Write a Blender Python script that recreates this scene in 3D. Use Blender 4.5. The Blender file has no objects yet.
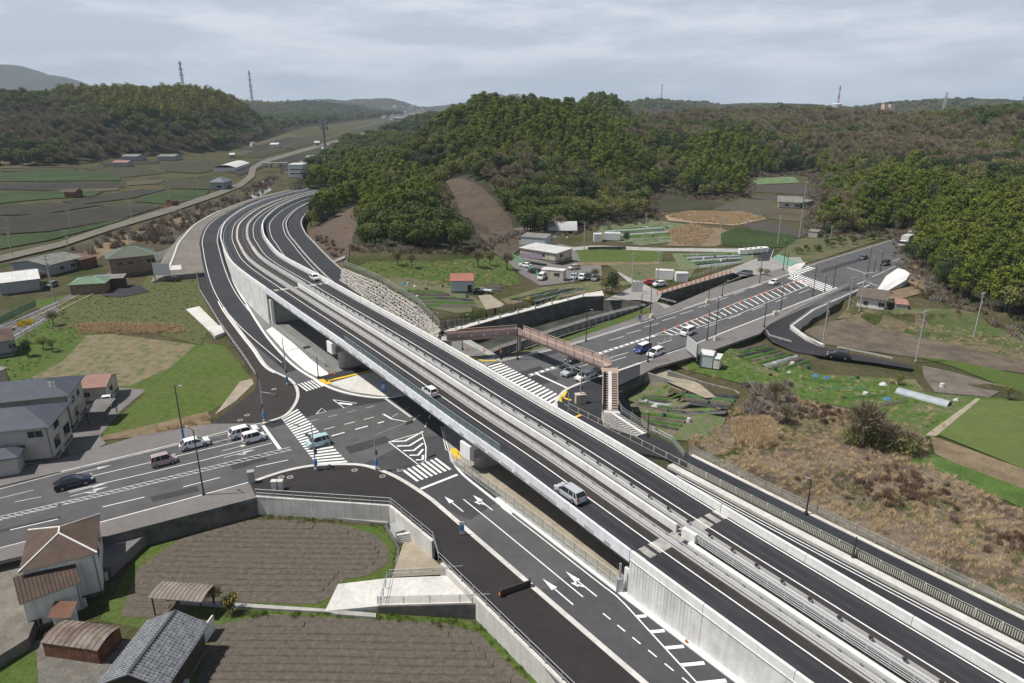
import bpy, bmesh, math, random
import numpy as np
from mathutils import Vector, Matrix, noise
from mathutils.geometry import delaunay_2d_cdt
random.seed(7); rng=np.random.default_rng(7)
SC=bpy.context.scene; COL=SC.collection
# ------------------------------------------------------------------ camera, sky, sun, exposure
CAMH=50.0; PITCH=math.radians(19); FPX=692.0
cam=bpy.data.cameras.new('camera'); camo=bpy.data.objects.new('camera',cam); COL.objects.link(camo)
camo.location=(0,0,CAMH); camo.rotation_euler=(math.radians(90)-PITCH,0,0)
cam.sensor_width=36; cam.lens=36*FPX/1024; cam.clip_end=40000; cam.clip_start=.5
SC.camera=camo
w=bpy.data.worlds.new('World'); SC.world=w; w.use_nodes=True
nt=w.node_tree; nt.nodes.clear()
def N(t,**k):
    n=nt.nodes.new(t)
    for a,b in k.items(): setattr(n,a,b)
    return n
sky=N('ShaderNodeTexSky'); sky.sky_type='NISHITA'; sky.sun_disc=False
SUNV=Vector((-.55,-.05,1)).normalized()
sky.sun_elevation=math.asin(SUNV.z); sky.sun_rotation=math.radians(270); sky.dust_density=1.2; sky.air_density=1.0
bg=N('ShaderNodeBackground'); bg.inputs[1].default_value=.043
tc=N('ShaderNodeTexCoord'); mp=N('ShaderNodeMapping'); mp.inputs['Scale'].default_value=(1.3,1.3,7.5)
nz=N('ShaderNodeTexNoise'); nz.inputs['Scale'].default_value=3.0; nz.inputs['Detail'].default_value=8; nz.inputs['Roughness'].default_value=.62
cr=N('ShaderNodeValToRGB'); cr.color_ramp.elements[0].position=.43; cr.color_ramp.elements[1].position=.60
cr.color_ramp.elements[0].color=(.1,.1,.1,1); cr.color_ramp.elements[1].color=(.97,.97,.97,1)
mx=N('ShaderNodeMix',data_type='RGBA'); mx.inputs['B'].default_value=(16.8,17.8,19.6,1)
mx0=N('ShaderNodeMix',data_type='RGBA'); mx0.inputs['Factor'].default_value=.7; mx0.inputs['B'].default_value=(14.2,16.0,18.9,1)
out=N('ShaderNodeOutputWorld')
L=nt.links.new
L(tc.outputs['Generated'],mp.inputs[0]); L(mp.outputs[0],nz.inputs[0]); L(nz.outputs[0],cr.inputs[0])
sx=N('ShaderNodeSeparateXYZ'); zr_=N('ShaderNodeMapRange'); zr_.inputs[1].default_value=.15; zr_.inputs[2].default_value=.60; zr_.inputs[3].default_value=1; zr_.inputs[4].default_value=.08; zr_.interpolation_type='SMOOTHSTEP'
L(tc.outputs['Generated'],sx.inputs[0]); L(sx.outputs[2],zr_.inputs[0])   # cloud and pale layers faded out in the unseen upper sky, cutting ambient light
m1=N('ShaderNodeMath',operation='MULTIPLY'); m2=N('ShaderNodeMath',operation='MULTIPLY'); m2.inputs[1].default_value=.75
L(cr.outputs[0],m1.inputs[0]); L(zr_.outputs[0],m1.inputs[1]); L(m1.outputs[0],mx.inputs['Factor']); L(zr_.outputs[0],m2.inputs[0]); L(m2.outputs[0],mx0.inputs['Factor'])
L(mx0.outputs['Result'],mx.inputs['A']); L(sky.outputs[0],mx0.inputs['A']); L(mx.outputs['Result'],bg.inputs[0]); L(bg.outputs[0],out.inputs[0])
sun=bpy.data.lights.new('sun','SUN'); sun.energy=5.0; sun.angle=math.radians(.53); sun.color=(1,.95,.87)
suno=bpy.data.objects.new('sun',sun); COL.objects.link(suno); suno.rotation_euler=SUNV.to_track_quat('Z','Y').to_euler()
vs=SC.view_settings; vs.view_transform='Standard'; vs.look='None'; vs.exposure=.06; vs.gamma=1; vs.use_curve_mapping=False
SC.cycles.max_bounces=6; SC.cycles.volume_bounces=0; SC.cycles.transparent_max_bounces=12
# ------------------------------------------------------------------ geometry of the site
cs,sn=math.cos(PITCH),math.sin(PITCH)
def at(px,py,z=0.0):
    """point of the site at height z, surveyed from the photograph"""
    u=(px-512)/FPX; v=(341.5-py)/FPX
    dy=cs+v*sn; dz=-sn+v*cs; t=(z-CAMH)/dz
    return Vector((t*u,t*dy,z))
def px_of(x,y,z):
    Z=z-CAMH; dep=y*cs-Z*sn; up=y*sn+Z*cs
    return 512+FPX*x/dep, 341.5-FPX*up/dep
# ------------------------------------------------------------------ materials
MATS={}
def M(name,col,rough=.85,var=.12,scale=.6,col2=None,bump=0.,bscale=None,metal=0.,spec=.3,detail=6,thr=(.35,.65),rnd=0.,fine=0.,trans=0.,streak=0.):
    if name in MATS: return MATS[name]
    m=bpy.data.materials.new(name); m.use_nodes=True; t=m.node_tree; b=t.nodes['Principled BSDF']
    b.inputs['Roughness'].default_value=rough; b.inputs['Metallic'].default_value=metal
    b.inputs['Specular IOR Level'].default_value=spec
    c=Vector(col)
    if col2 is None: col2=tuple(min(1,x*(1+var)) for x in col); c=c*(1-var)
    co=t.nodes.new('ShaderNodeTexCoord'); n=t.nodes.new('ShaderNodeTexNoise'); n.inputs['Scale'].default_value=scale; n.inputs['Detail'].default_value=detail
    n.inputs['Roughness'].default_value=.65
    t.links.new(co.outputs['Object'],n.inputs[0])
    r=t.nodes.new('ShaderNodeValToRGB'); r.color_ramp.elements[0].position=thr[0]; r.color_ramp.elements[1].position=thr[1]
    r.color_ramp.elements[0].color=(*c,1); r.color_ramp.elements[1].color=(*col2,1)
    t.links.new(n.outputs[0],r.inputs[0]); last=r.outputs[0]
    if fine:
        n2=t.nodes.new('ShaderNodeTexNoise'); n2.inputs['Scale'].default_value=scale*9; n2.inputs['Detail'].default_value=5; t.links.new(co.outputs['Object'],n2.inputs[0])
        mr=t.nodes.new('ShaderNodeMapRange'); mr.inputs[1].default_value=.3; mr.inputs[2].default_value=.7; mr.inputs[3].default_value=1-fine; mr.inputs[4].default_value=1+fine
        t.links.new(n2.outputs[0],mr.inputs[0]); mm=t.nodes.new('ShaderNodeVectorMath'); mm.operation='SCALE'
        t.links.new(last,mm.inputs[0]); t.links.new(mr.outputs[0],mm.inputs['Scale']); last=mm.outputs[0]
    if rnd:
        oi=t.nodes.new('ShaderNodeObjectInfo'); mr=t.nodes.new('ShaderNodeMapRange'); mr.inputs[3].default_value=1-rnd; mr.inputs[4].default_value=1+rnd
        t.links.new(oi.outputs['Random'],mr.inputs[0]); mm=t.nodes.new('ShaderNodeVectorMath'); mm.operation='SCALE'
        t.links.new(last,mm.inputs[0]); t.links.new(mr.outputs[0],mm.inputs['Scale']); last=mm.outputs[0]
    if streak:
        mpp=t.nodes.new('ShaderNodeMapping'); mpp.inputs['Scale'].default_value=(1.6,1.6,.10); n4=t.nodes.new('ShaderNodeTexNoise'); n4.inputs['Scale'].default_value=1.; n4.inputs['Detail'].default_value=5; t.links.new(co.outputs['Object'],mpp.inputs[0]); t.links.new(mpp.outputs[0],n4.inputs[0])
        mr=t.nodes.new('ShaderNodeMapRange'); mr.inputs[1].default_value=.42; mr.inputs[2].default_value=.68; mr.inputs[3].default_value=1.03; mr.inputs[4].default_value=1-streak
        t.links.new(n4.outputs[0],mr.inputs[0]); mm=t.nodes.new('ShaderNodeVectorMath'); mm.operation='SCALE'; t.links.new(last,mm.inputs[0]); t.links.new(mr.outputs[0],mm.inputs['Scale']); last=mm.outputs[0]
    t.links.new(last,b.inputs['Base Color'])
    if trans:
        b.inputs['Transmission Weight'].default_value=0
        b.inputs['Alpha'].default_value=1-trans
    if bump:
        n3=t.nodes.new('ShaderNodeTexNoise'); n3.inputs['Scale'].default_value=bscale or scale*6; n3.inputs['Detail'].default_value=6; t.links.new(co.outputs['Object'],n3.inputs[0])
        bp=t.nodes.new('ShaderNodeBump'); bp.inputs['Strength'].default_value=bump; bp.inputs['Distance'].default_value=.1
        t.links.new(n3.outputs[0],bp.inputs['Height']); t.links.new(bp.outputs[0],b.inputs['Normal'])
    MATS[name]=m; return m
asph=M('asphalt_worn',(0.08773,0.08773,0.09185),.9,.16,.06,fine=.10,bump=.15,bscale=9)
asphd=M('asphalt_new',(0.03225,0.0315,0.036),.85,.13,.12,fine=.10)
asphh=M('asphalt_expressway',(0.02975,0.03145,0.03655),.8,.18,.1,fine=.1)
asphm=M('asphalt_shoulder',(0.03825,0.034,0.034),.9,.15,.15,fine=.12)
asphs=M('asphalt_sidewalk',(0.159,0.1496,0.145),.9,.1,.2,fine=.08)
conc=M('concrete_pale',(0.54,0.528,0.504),.85,.12,.25,fine=.07,streak=.10)
concw=M('concrete_new_white',(0.72,0.72,0.702),.8,.08,.4,fine=.05,streak=.07)
concg=M('concrete_grey',(.33,.325,.31),.88,.18,.35,fine=.08)
concd=M('concrete_dark_stained',(.10,.10,.092),.9,.35,.5,fine=.15)
paint=M('road_paint_white',(.76,.76,.75),.6,.10,1.5,fine=.08)
paintw=M('road_paint_worn',(.5,.5,.5),.7,.18,2.2,fine=.15)
yel=M('tactile_yellow',(.72,.46,.03),.7,.1,2)
metal=M('galvanised_steel',(.45,.47,.48),.45,.06,3,metal=.5)
metw=M('white_painted_steel',(.46,.465,.47),.5,.05,3)
brown=M('dark_brown_pole_paint',(.05,.04,.036),.6,.1,2)
cpole=M('concrete_pole_grey',(.36,.355,.34),.8,.08,1)
pink=M('pinkish_bridge_paint',(.37,.28,.24),.6,.08,.8)
orange=M('orange_plastic',(.75,.17,.02),.5,.05,2)
black=M('black_rubber',(.015,.015,.016),.7,.1,5)
glass=M('dark_glass',(.018,.022,.026),.12,.1,3,spec=.6)
soil=M('tilled_soil',(0.100,0.087,0.071),.97,.25,1.6,fine=.32,bump=.5,bscale=4)
soild=M('wet_dark_soil',(0.06375,0.05625,0.0495),.97,.25,.5,fine=.2)
grass=M('fresh_grass',(0.04909,0.0933,0.01088),.95,.25,.25,col2=(0.0782,0.102,0.0255),fine=.28,bump=.5,bscale=5)
grassl=M('mown_lawn_field',(0.06248,0.101,0.01403),.95,.15,.12,col2=(0.0799,0.1037,0.0255),fine=.22,bump=.3,bscale=5)
dry=M('dry_grass',(0.1739,0.1325,0.0828),.97,.25,.3,fine=.25,bump=.5,bscale=4)
drymix=M('dry_grass_with_green',(0.144,0.1152,0.072),.97,col2=(0.054,0.072,0.02376),scale=.22,fine=.25,thr=(.46,.6),bump=.5,bscale=4)
weed=M('rough_weeds',(0.08,0.096,0.032),.97,col2=(0.16,0.128,0.072),scale=.12,fine=.3,thr=(.4,.62),bump=.4,bscale=4)
gravel=M('gravel_grey',(.20,.20,.20),.95,.2,2.5,fine=.3)
sand=M('pale_dirt',(.30,.26,.20),.95,.15,.5,fine=.15)
# ------------------------------------------------------------------ object helpers
def tag(o,label=None,cat=None,group=None,kind=None):
    if label: o['label']=label
    if cat: o['category']=cat
    if group: o['group']=group
    if kind: o['kind']=kind
    return o
def empty(name,loc=(0,0,0),rz=0,label=None,cat=None,group=None):
    o=bpy.data.objects.new(name,None); COL.objects.link(o); o.location=loc; o.rotation_euler=(0,0,rz); o.empty_display_size=.5
    return tag(o,label,cat,group)
def kids(o): return [c for c in bpy.data.objects if c.parent==o]
class MB:
    def __init__(s): s.v=[]; s.f=[]; s.m=[]
    def add(s,vs,fs,mi=0):
        b=len(s.v); s.v+= [tuple(v) for v in vs]; s.f+=[tuple(b+i for i in f) for f in fs]; s.m+=[mi]*len(fs); return s
    def box(s,c,h,rz=0,mi=0,top=None):
        """centre c, half sizes h, optional top scale (tx,ty)"""
        tx,ty=top or (1,1); ca,sa=math.cos(rz),math.sin(rz); vs=[]
        for dz,fx,fy in ((-1,1,1),(1,tx,ty)):
            for dx,dy in ((-1,-1),(1,-1),(1,1),(-1,1)):
                x=dx*h[0]*fx; y=dy*h[1]*fy; vs.append((c[0]+x*ca-y*sa,c[1]+x*sa+y*ca,c[2]+dz*h[2]))
        return s.add(vs,[(3,2,1,0),(4,5,6,7),(0,1,5,4),(1,2,6,5),(2,3,7,6),(3,0,4,7)],mi)
    def prism(s,poly,z0,z1,mi=0):
        n=len(poly); a=sum(poly[i][0]*poly[(i+1)%n][1]-poly[(i+1)%n][0]*poly[i][1] for i in range(n))
        if a<0: poly=poly[::-1]
        return s.add([(p[0],p[1],z0) for p in poly]+[(p[0],p[1],z1) for p in poly],
            [tuple(range(n-1,-1,-1)),tuple(range(n,2*n))]+[(i,(i+1)%n,n+(i+1)%n,n+i) for i in range(n)],mi)
    def ngon(s,poly,z=None,mi=0):
        n=len(poly); a=sum(poly[i][0]*poly[(i+1)%n][1]-poly[(i+1)%n][0]*poly[i][1] for i in range(n))
        if a<0: poly=poly[::-1]
        return s.add([(p[0],p[1],p[2] if z is None else z) for p in poly],[tuple(range(n))],mi)
    def tube(s,a,b,r,r2=None,n=6,mi=0,cap=True):
        a=Vector(a);b=Vector(b);d=(b-a)
        if d.length<1e-6: return s
        q=d.to_track_quat('Z','Y'); r2=r if r2 is None else r2
        vs=[a+q@Vector((math.cos(2*math.pi*i/n)*r,math.sin(2*math.pi*i/n)*r,0)) for i in range(n)]
        vs+=[b+q@Vector((math.cos(2*math.pi*i/n)*r2,math.sin(2*math.pi*i/n)*r2,0)) for i in range(n)]
        fs=[(i,(i+1)%n,n+(i+1)%n,n+i) for i in range(n)]
        if cap: fs+=[tuple(range(n-1,-1,-1)),tuple(range(n,2*n))]
        return s.add(vs,fs,mi)
    def loft(s,secs,mi=0,close=False,cap=False):
        """secs: list of rows of points"""
        n=len(secs[0]); vs=[p for r in secs for p in r]; fs=[]
        for i in range(len(secs)-1):
            for j in range(n if close else n-1):
                k=(j+1)%n; fs.append((i*n+j,i*n+k,(i+1)*n+k,(i+1)*n+j))
        if cap: fs+=[tuple(range(n-1,-1,-1)),tuple((len(secs)-1)*n+i for i in range(n))]
        return s.add(vs,fs,mi)
    def mesh(s,name,mats):
        me=bpy.data.meshes.new(name); me.from_pydata(s.v,[],s.f)
        for m in (mats if isinstance(mats,(list,tuple)) else [mats]): me.materials.append(m)
        me.polygons.foreach_set('material_index',s.m)
        bm=bmesh.new(); bm.from_mesh(me); bmesh.ops.recalc_face_normals(bm,faces=bm.faces); bm.to_mesh(me); bm.free()
        return me
    def build(s,name,mats,parent=None,smooth=False,bevel=0,flat=False):
        me=bpy.data.meshes.new(name); me.from_pydata(s.v,[],s.f)
        for m in (mats if isinstance(mats,(list,tuple)) else [mats]): me.materials.append(m)
        me.polygons.foreach_set('material_index',s.m)
        if not flat:
            bm=bmesh.new(); bm.from_mesh(me); bmesh.ops.recalc_face_normals(bm,faces=bm.faces)
            if bevel: bmesh.ops.bevel(bm,geom=[e for e in bm.edges if len(e.link_faces)==2 and e.calc_face_angle()>.35],offset=bevel,segments=2,affect='EDGES',profile=.7)
            bm.to_mesh(me); bm.free()
        if smooth: me.shade_smooth()
        o=bpy.data.objects.new(name,me); COL.objects.link(o); o.parent=parent
        return o
def link(name,me,parent=None,loc=(0,0,0),rz=0,scale=None):
    o=bpy.data.objects.new(name,me); COL.objects.link(o); o.parent=parent; o.location=loc; o.rotation_euler=(0,0,rz)
    if scale: o.scale=(scale,)*3 if isinstance(scale,(int,float)) else scale
    return o
def copy_tree(o,parent=None):
    c=o.copy(); COL.objects.link(c); c.parent=parent
    for ch in o.children: copy_tree(ch,c)
    return c
def struct(o): o['kind']='structure'; return o
# ------------------------------------------------------------------ expressway alignment (left parapet line, z = parapet top)
CP=[(60.2,-2.6,2.2),(48.3,13.5,3.0),(30.4,37.6,4.3),(20.9,50.4,5.0),(12.6,61.7,5.6),(.8,78,6.6),(-8.3,90.2,7.1),(-16.9,102.1,7.55),(-25.7,114.3,7.95),(-34.6,126.4,8.35),(-46.0,141.7,8.8),(-58.6,159.2,9.1),
 (-69.5,176.3,8.4),(-79.1,193.5,7.0),(-89.3,214.2,5.1),(-98.8,234.8,4.3),(-107.3,254.3,4.05),(-117.4,284,4.0),(-123.2,314.5,4.0),(-125.2,337.5,4),(-124.8,362,4),(-120.8,390,3.8),(-116,408,3.7)]
def catmull(P,step=2.0):
    P=[Vector(p) for p in P]; P=[2*P[0]-P[1]]+P+[2*P[-1]-P[-2]]; out=[]
    for i in range(1,len(P)-2):
        n=max(2,int((P[i+1]-P[i]).length/step))
        for k in range(n):
            t=k/n; a,b,c,d=P[i-1:i+3]
            out.append(.5*((2*b)+(c-a)*t+(2*a-5*b+4*c-d)*t*t+(3*b-a-3*c+d)*t**3))
    out.append(P[-2]); return out
REF=catmull(CP,2.0)
SS=[0.]
for a,b in zip(REF,REF[1:]): SS.append(SS[-1]+math.hypot(b.x-a.x,b.y-a.y))
i0=min(range(len(REF)),key=lambda i:(REF[i].x-12.6)**2+(REF[i].y-61.7)**2); s0=SS[i0]; SS=[s-s0 for s in SS]
SSn=np.array(SS); RX=np.array([p.x for p in REF]); RY=np.array([p.y for p in REF]); RZ=np.array([p.z for p in REF])
def A(s,o,dz=0.0,flat=None):
    x=np.interp(s,SSn,RX); y=np.interp(s,SSn,RY); z=np.interp(s,SSn,RZ)
    dx=np.interp(s+2,SSn,RX)-np.interp(s-2,SSn,RX); dy=np.interp(s+2,SSn,RY)-np.interp(s-2,SSn,RY); l=math.hypot(dx,dy)
    return Vector((x+dy/l*o,y-dx/l*o,(z-1.0+dz) if flat is None else flat))
S0,S1=SS[0]+3,SS[-1]-3
def srange(a,b,step=3.0):
    n=max(1,int(math.ceil((b-a)/step))); return [a+(b-a)*i/n for i in range(n+1)]
def strip(mb,a,b,o1,o2,dz=0.,flat=None,mi=0,step=3.,z2=None):
    """ribbon between offsets; o1/o2 may be functions of s"""
    f1=o1 if callable(o1) else (lambda s:o1); f2=o2 if callable(o2) else (lambda s:o2)
    mb.loft([[A(s,f1(s),dz,flat),A(s,f2(s),dz if z2 is None else z2,flat)] for s in srange(a,b,step)],mi); return mb
def ribbon_box(mb,a,b,o1,o2,z0,z1,flat=False,mi=0,step=3.):
    def P(s,o,z): return A(s,o,0,z) if flat else A(s,o,z)
    mb.loft([[P(s,o1,z0),P(s,o2,z0),P(s,o2,z1),P(s,o1,z1)] for s in srange(a,b,step)],mi,close=True,cap=True); return mb
# ------------------------------------------------------------------ terrain height
def poly_sd(poly,x,y):
    """signed distance (inside negative) for arrays"""
    d=np.full(x.shape,1e18); inside=np.zeros(x.shape,bool); n=len(poly)
    for i in range(n):
        x1,y1=poly[i][0],poly[i][1]; x2,y2=poly[(i+1)%n][0],poly[(i+1)%n][1]
        ex,ey=x2-x1,y2-y1; t=np.clip(((x-x1)*ex+(y-y1)*ey)/(ex*ex+ey*ey+1e-9),0,1)
        d=np.minimum(d,(x-x1-t*ex)**2+(y-y1-t*ey)**2)
        c=((y1>y)!=(y2>y))&(x<(x2-x1)*(y-y1)/((y2-y1) if abs(y2-y1)>1e-9 else 1e-9)+x1); inside^=c
    d=np.sqrt(d); return np.where(inside,-d,d)
def zp(pts,z=0): return [at(a,b,z) for a,b in pts]
ZONES=[ # polygon, target height (number or function), blend width outwards
 (zp([(-260,560),(0,561),(98,539),(256,499),(390,508),(430,543),(462,573),(491,602),(556,683),(620,800),(-300,900)]),-2.6,.8,1.6),
 (zp([(648,372),(662,366),(700,356),(745,341),(763,329),(790,325),(793,330),(808,341),(825,353),(910,367),(1200,420),(1500,700),(1200,800),(1024,617),(900,560),(760,503),(684,461),(676,443),(700,445),(728,432),(735,408),(690,399)]),-1.7,1.5,.6),
 (zp([(621,386),(648,373),(690,399),(735,408),(728,432),(700,445),(676,443),(646,434)]),-3.0,1.2,.6),
 (zp([(812,314),(845,301),(850,311),(872,317),(1000,314),(1300,350),(1300,420),(910,366),(825,350),(806,341),(792,330)]),-2.4,.8,.5),
 ([at(343,268,4.4),at(380,283,4.1),at(418,306,3.6),at(440,330,2.7),at(452,326,1.5)]+zp([(500,317),(570,299),(636,286),(640,272),(600,248),(520,232),(420,254),(352,254)]),lambda x,y:np.clip((22-x)/62*4.4,0,4.4),1.0,0),
 (zp([(432,337),(500,319),(583,297.5),(604,297),(640,303),(655,302),(661,306),(569,333),(500,357),(470,367)]),-4.2,.5,1.6),
 (zp([(661,294.5),(733,273.5),(741,276),(716,287),(679,303)]),-4.2,.5,1.5),
]
HILLS=[] # cx,cy,rx,ry,rot,h,p
def hill(px,py,D,w,dep,rot=0,p=1.0,tree=10,h=None):
    """crest seen at pixel (px,py) at distance D; half width w, half depth dep"""
    x=(px-512)/FPX*D*cs
    if tree and D<3300: sp=min(13,5.2+max(0,D-300)*.0062); tree=max(tree,9.5*max(1,sp/5.4)*(.8 if sp>9 else 1)+(1 if D<600 else 3))
    z=CAMH+D*(103.2-py)/FPX*.894-tree
    HILLS.append((x,D,w,dep,math.radians(rot),max(2,h or z),p))
# left ridge
hill(20,90,930,210,230,0); hill(110,88,1050,190,260,0); hill(165,88,1000,170,230,0,.9); hill(225,95,1060,160,230,-10)
hill(125,104,760,105,130,0,.9,9); hill(0,112,720,90,110,0,.9,9); hill(-120,84,900,220,260); hill(285,96,1200,170,200,-20); hill(350,103,1350,170,200,-20); hill(240,92,1120,120,200,-10)
hill(70,118,700,60,70,0,1,8); hill(190,118,780,80,90,0,.9,8)
# central hill and its spurs
hill(505,94,530,56,100,25,.85); hill(550,102,560,62,140,0,.85); hill(445,124,470,24,60,35,.85); hill(640,113,640,95,140,0,.9)
hill(388,160,400,22,45,12,.9,12); hill(412,176,278,20,30,-5,.8,12); hill(333,184,330,18,40,10,.8,12)
hill(505,150,385,40,60,0,.8,11); hill(590,165,400,75,60,0,.8,11); hill(640,165,430,45,45,0,.9,11)
hill(740,142,470,42,60,-20,.8,13); hill(690,128,540,70,80,0,.85,11)
# behind
hill(600,89,930,42,90,0,.8); hill(715,102,860,130,130); hill(806,104,800,120,150,0,.9); hill(760,110,700,120,120)
hill(880,112,720,150,140); hill(950,112,640,120,120); hill(1010,108,600,130,150,20); hill(1100,100,560,140,200,20)
hill(850,130,560,80,80,0,.9,11); hill(940,135,480,90,90,0,.9,11)
hill(900,166,318,54,48,-10,.7,12); hill(960,172,330,60,60,0,.7,12)
hill(1045,186,238,44,50,15,.65,13,h=11); hill(1110,180,240,60,80,15,.7,12,h=14); hill(1100,150,360,90,90,0,.8,11)
# distant
for (a,b,D,w_,d_) in [(320,98,4300,330,500),(380,97.5,4700,420,500),(440,99,4200,300,500),(500,100,5200,500,500),(300,101,3300,330,300),(420,105,2900,230,250),(460,106,2700,200,250),
   (655,98,2300,180,260),(690,99,2500,160,260),(770,102,2200,300,300),(830,104,2000,260,260),(925,99,2100,200,260),(955,97,2300,240,300),(1010,99,2400,260,300),(1080,98,2200,300,300),(880,106,1700,200,200),
   (560,101,3200,400,300),(760,101,3600,500,300),(200,100,3000,500,400)]:
    hill(a,b,D,w_,d_,0,1,8)
for (a,b,w_) in [(-30,66,500),(15,66,380),(55,76,300),(-120,62,650),(100,92,360)]: hill(a,b,5600,w_,600,0,1,0)
HP=np.array(HILLS)
def fbm(x,y,sc,seed=0):
    v=np.zeros_like(x); a=1.
    for k in range(3):
        f=2**k/sc; v+=a*(np.sin(x*f*1.0+seed+1.7*np.sin(y*f*.8+seed*2))*np.cos(y*f*1.1+seed*1.3+1.3*np.sin(x*f*.9))); a*=.5
    return v/1.75
def hills_z(x,y):
    z=np.zeros_like(x)
    for cx,cy,rx,ry,r,h,p in HILLS:
        dx=x-cx; dy=y-cy; u=(dx*math.cos(r)+dy*math.sin(r))/rx; v=(-dx*math.sin(r)+dy*math.cos(r))/ry
        d=np.sqrt(u*u+v*v)/1.45
        t=np.clip(1-d**2,0,1)**1.35
        k=h*t
        # smooth maximum
        z=np.where(np.maximum(z,k)>0,.5*(z+k+np.sqrt((z-k)**2+ (h*.12)**2*np.clip(np.minimum(z,k)/4,0,1))),0)
    return z
REFpts=np.array([(p.x,p.y) for p in REF])
def road_keepout(x,y):
    """distance to the expressway corridor centre"""
    d=np.full(x.shape,1e9)
    for i in range(0,len(REF)-1,3):
        a=A(SS[i],8); d=np.minimum(d,np.hypot(x-a.x,y-a.y))
    return d
CLEAR=[(a.x,a.y) for a in zp([(-600,178),(0,168),(70,168),(110,160),(230,152),(300,128),(372,119),(440,111),(452,113),(420,122),(385,134),(345,150),(308,172),(297,198),(302,232),(345,264),(470,262),(515,240),(600,226),(650,220),(650,200),(662,190),(700,199),(742,197),(750,178),(800,172),(822,182),(818,210),(815,235),(860,237),(905,236),(913,268),(945,300),(1024,325),(1400,400),(1800,1200),(-1200,1200)])]
def T(x,y):
    x=np.atleast_1d(np.asarray(x,float)); y=np.atleast_1d(np.asarray(y,float))
    z=np.full(x.shape,-.3)
    hz=hills_z(x,y); k=np.clip((road_keepout(x,y)-27)/22,0,1); k=np.where(y>640,1,k); hz=hz*(k*k*(3-2*k)); c_=np.clip((poly_sd(CLEAR,x,y)+2)/(6+.06*np.hypot(x,y)),0,1); hz=hz*(c_*c_*(3-2*c_))
    near=np.hypot(x,y)<420
    for poly,tz,bw,ex in ZONES:
        P=np.array([(p[0],p[1]) for p in poly]); m=near
        if not m.any(): continue
        sd=poly_sd(poly,x[m],y[m])-ex; wgt=np.clip(1-sd/bw,0,1); tv=tz(x[m],y[m]) if callable(tz) else tz
        zz=z[m]; z[m]=zz*(1-wgt)+tv*wgt
    z=z+hz+np.where(hz>4,(fbm(x,y,19)*2.6+fbm(x,y,52,3)*5.0)*np.clip(hz/30,0,1),0)
    far=np.clip((y-230)/120,0,1)*np.clip((-60-x)/60,0,1); z+=far*1.0
    return z
def Tz(x,y): return float(T([x],[y])[0])
print('hills',len(HILLS))
# terrain sheet, one mesh on a polar grid round the site
angs=np.concatenate([np.radians(np.arange(-180,-48,6)),np.radians(np.arange(-48,48.01,.36)),np.radians(np.arange(54,180,6))])
rad=[20.]
while rad[-1]<11500: rad.append(rad[-1]*(1.0125 if rad[-1]<500 else 1.02))
rad=np.array(rad); RR,AA=np.meshgrid(rad,angs,indexing='ij')
GX=RR*np.sin(AA); GY=RR*np.cos(AA); GZ=T(GX.ravel(),GY.ravel()).reshape(GX.shape)
nr,na=GX.shape
idx=np.arange(nr*na).reshape(nr,na); nx=np.roll(idx,-1,axis=1)
F=np.stack([idx[:-1],idx[1:],nx[1:],nx[:-1]],-1).reshape(-1,4)
V=np.stack([GX.ravel(),GY.ravel(),GZ.ravel()],-1)
V=np.vstack([V,[[0,0,-2.6]]]); ci=len(V)-1
me=bpy.data.meshes.new('ground'); me.from_pydata(V.tolist(),[],F.tolist()+[(ci,int(nx[0][j]),int(idx[0][j])) for j in range(na)])
def ground_mat():
    m=bpy.data.materials.new('open_ground'); m.use_nodes=True; t=m.node_tree; b=t.nodes['Principled BSDF']; b.inputs['Roughness'].default_value=.97; b.inputs['Specular IOR Level'].default_value=.1
    co=t.nodes.new('ShaderNodeTexCoord')
    def nz(s,d=6):
        n=t.nodes.new('ShaderNodeTexNoise'); n.inputs['Scale'].default_value=s; n.inputs['Detail'].default_value=d; n.inputs['Roughness'].default_value=.6; t.links.new(co.outputs['Object'],n.inputs[0]); return n
    r=t.nodes.new('ShaderNodeValToRGB'); e=r.color_ramp.elements; e[0].position=.32; e[0].color=(.03,.046,.013,1); e[1].position=.75; e[1].color=(.06,.05,.035,1)
    for p,c in ((.42,(.048,.058,.02,1)),(.52,(.085,.073,.043,1)),(.62,(.052,.058,.024,1))):
        k=e.new(p); k.color=c
    t.links.new(nz(.035,9).outputs[0],r.inputs[0])
    n2=nz(1.3); mr=t.nodes.new('ShaderNodeMapRange'); mr.inputs[1].default_value=.3; mr.inputs[2].default_value=.7; mr.inputs[3].default_value=.65; mr.inputs[4].default_value=1.3
    t.links.new(n2.outputs[0],mr.inputs[0]); mm=t.nodes.new('ShaderNodeVectorMath'); mm.operation='SCALE'; t.links.new(r.outputs[0],mm.inputs[0]); t.links.new(mr.outputs[0],mm.inputs['Scale'])
    t.links.new(mm.outputs[0],b.inputs['Base Color']); return m
wood=M('forest_floor',(.028,.032,.018),.97,.3,.02,col2=(.045,.043,.024),fine=.3)
me.materials.append(ground_mat()); me.materials.append(wood)
HZ=poly_sd(CLEAR,GX.ravel(),GY.ravel()); HZf=HZ[F].mean(1)-5
mi=np.zeros(len(me.polygons),int); mi[:len(F)]=np.where(HZf>2.0,1,0); me.polygons.foreach_set('material_index',mi)
me.shade_smooth()
ground=bpy.data.objects.new('ground',me); COL.objects.link(ground); struct(ground)
DC=[0]
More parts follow.
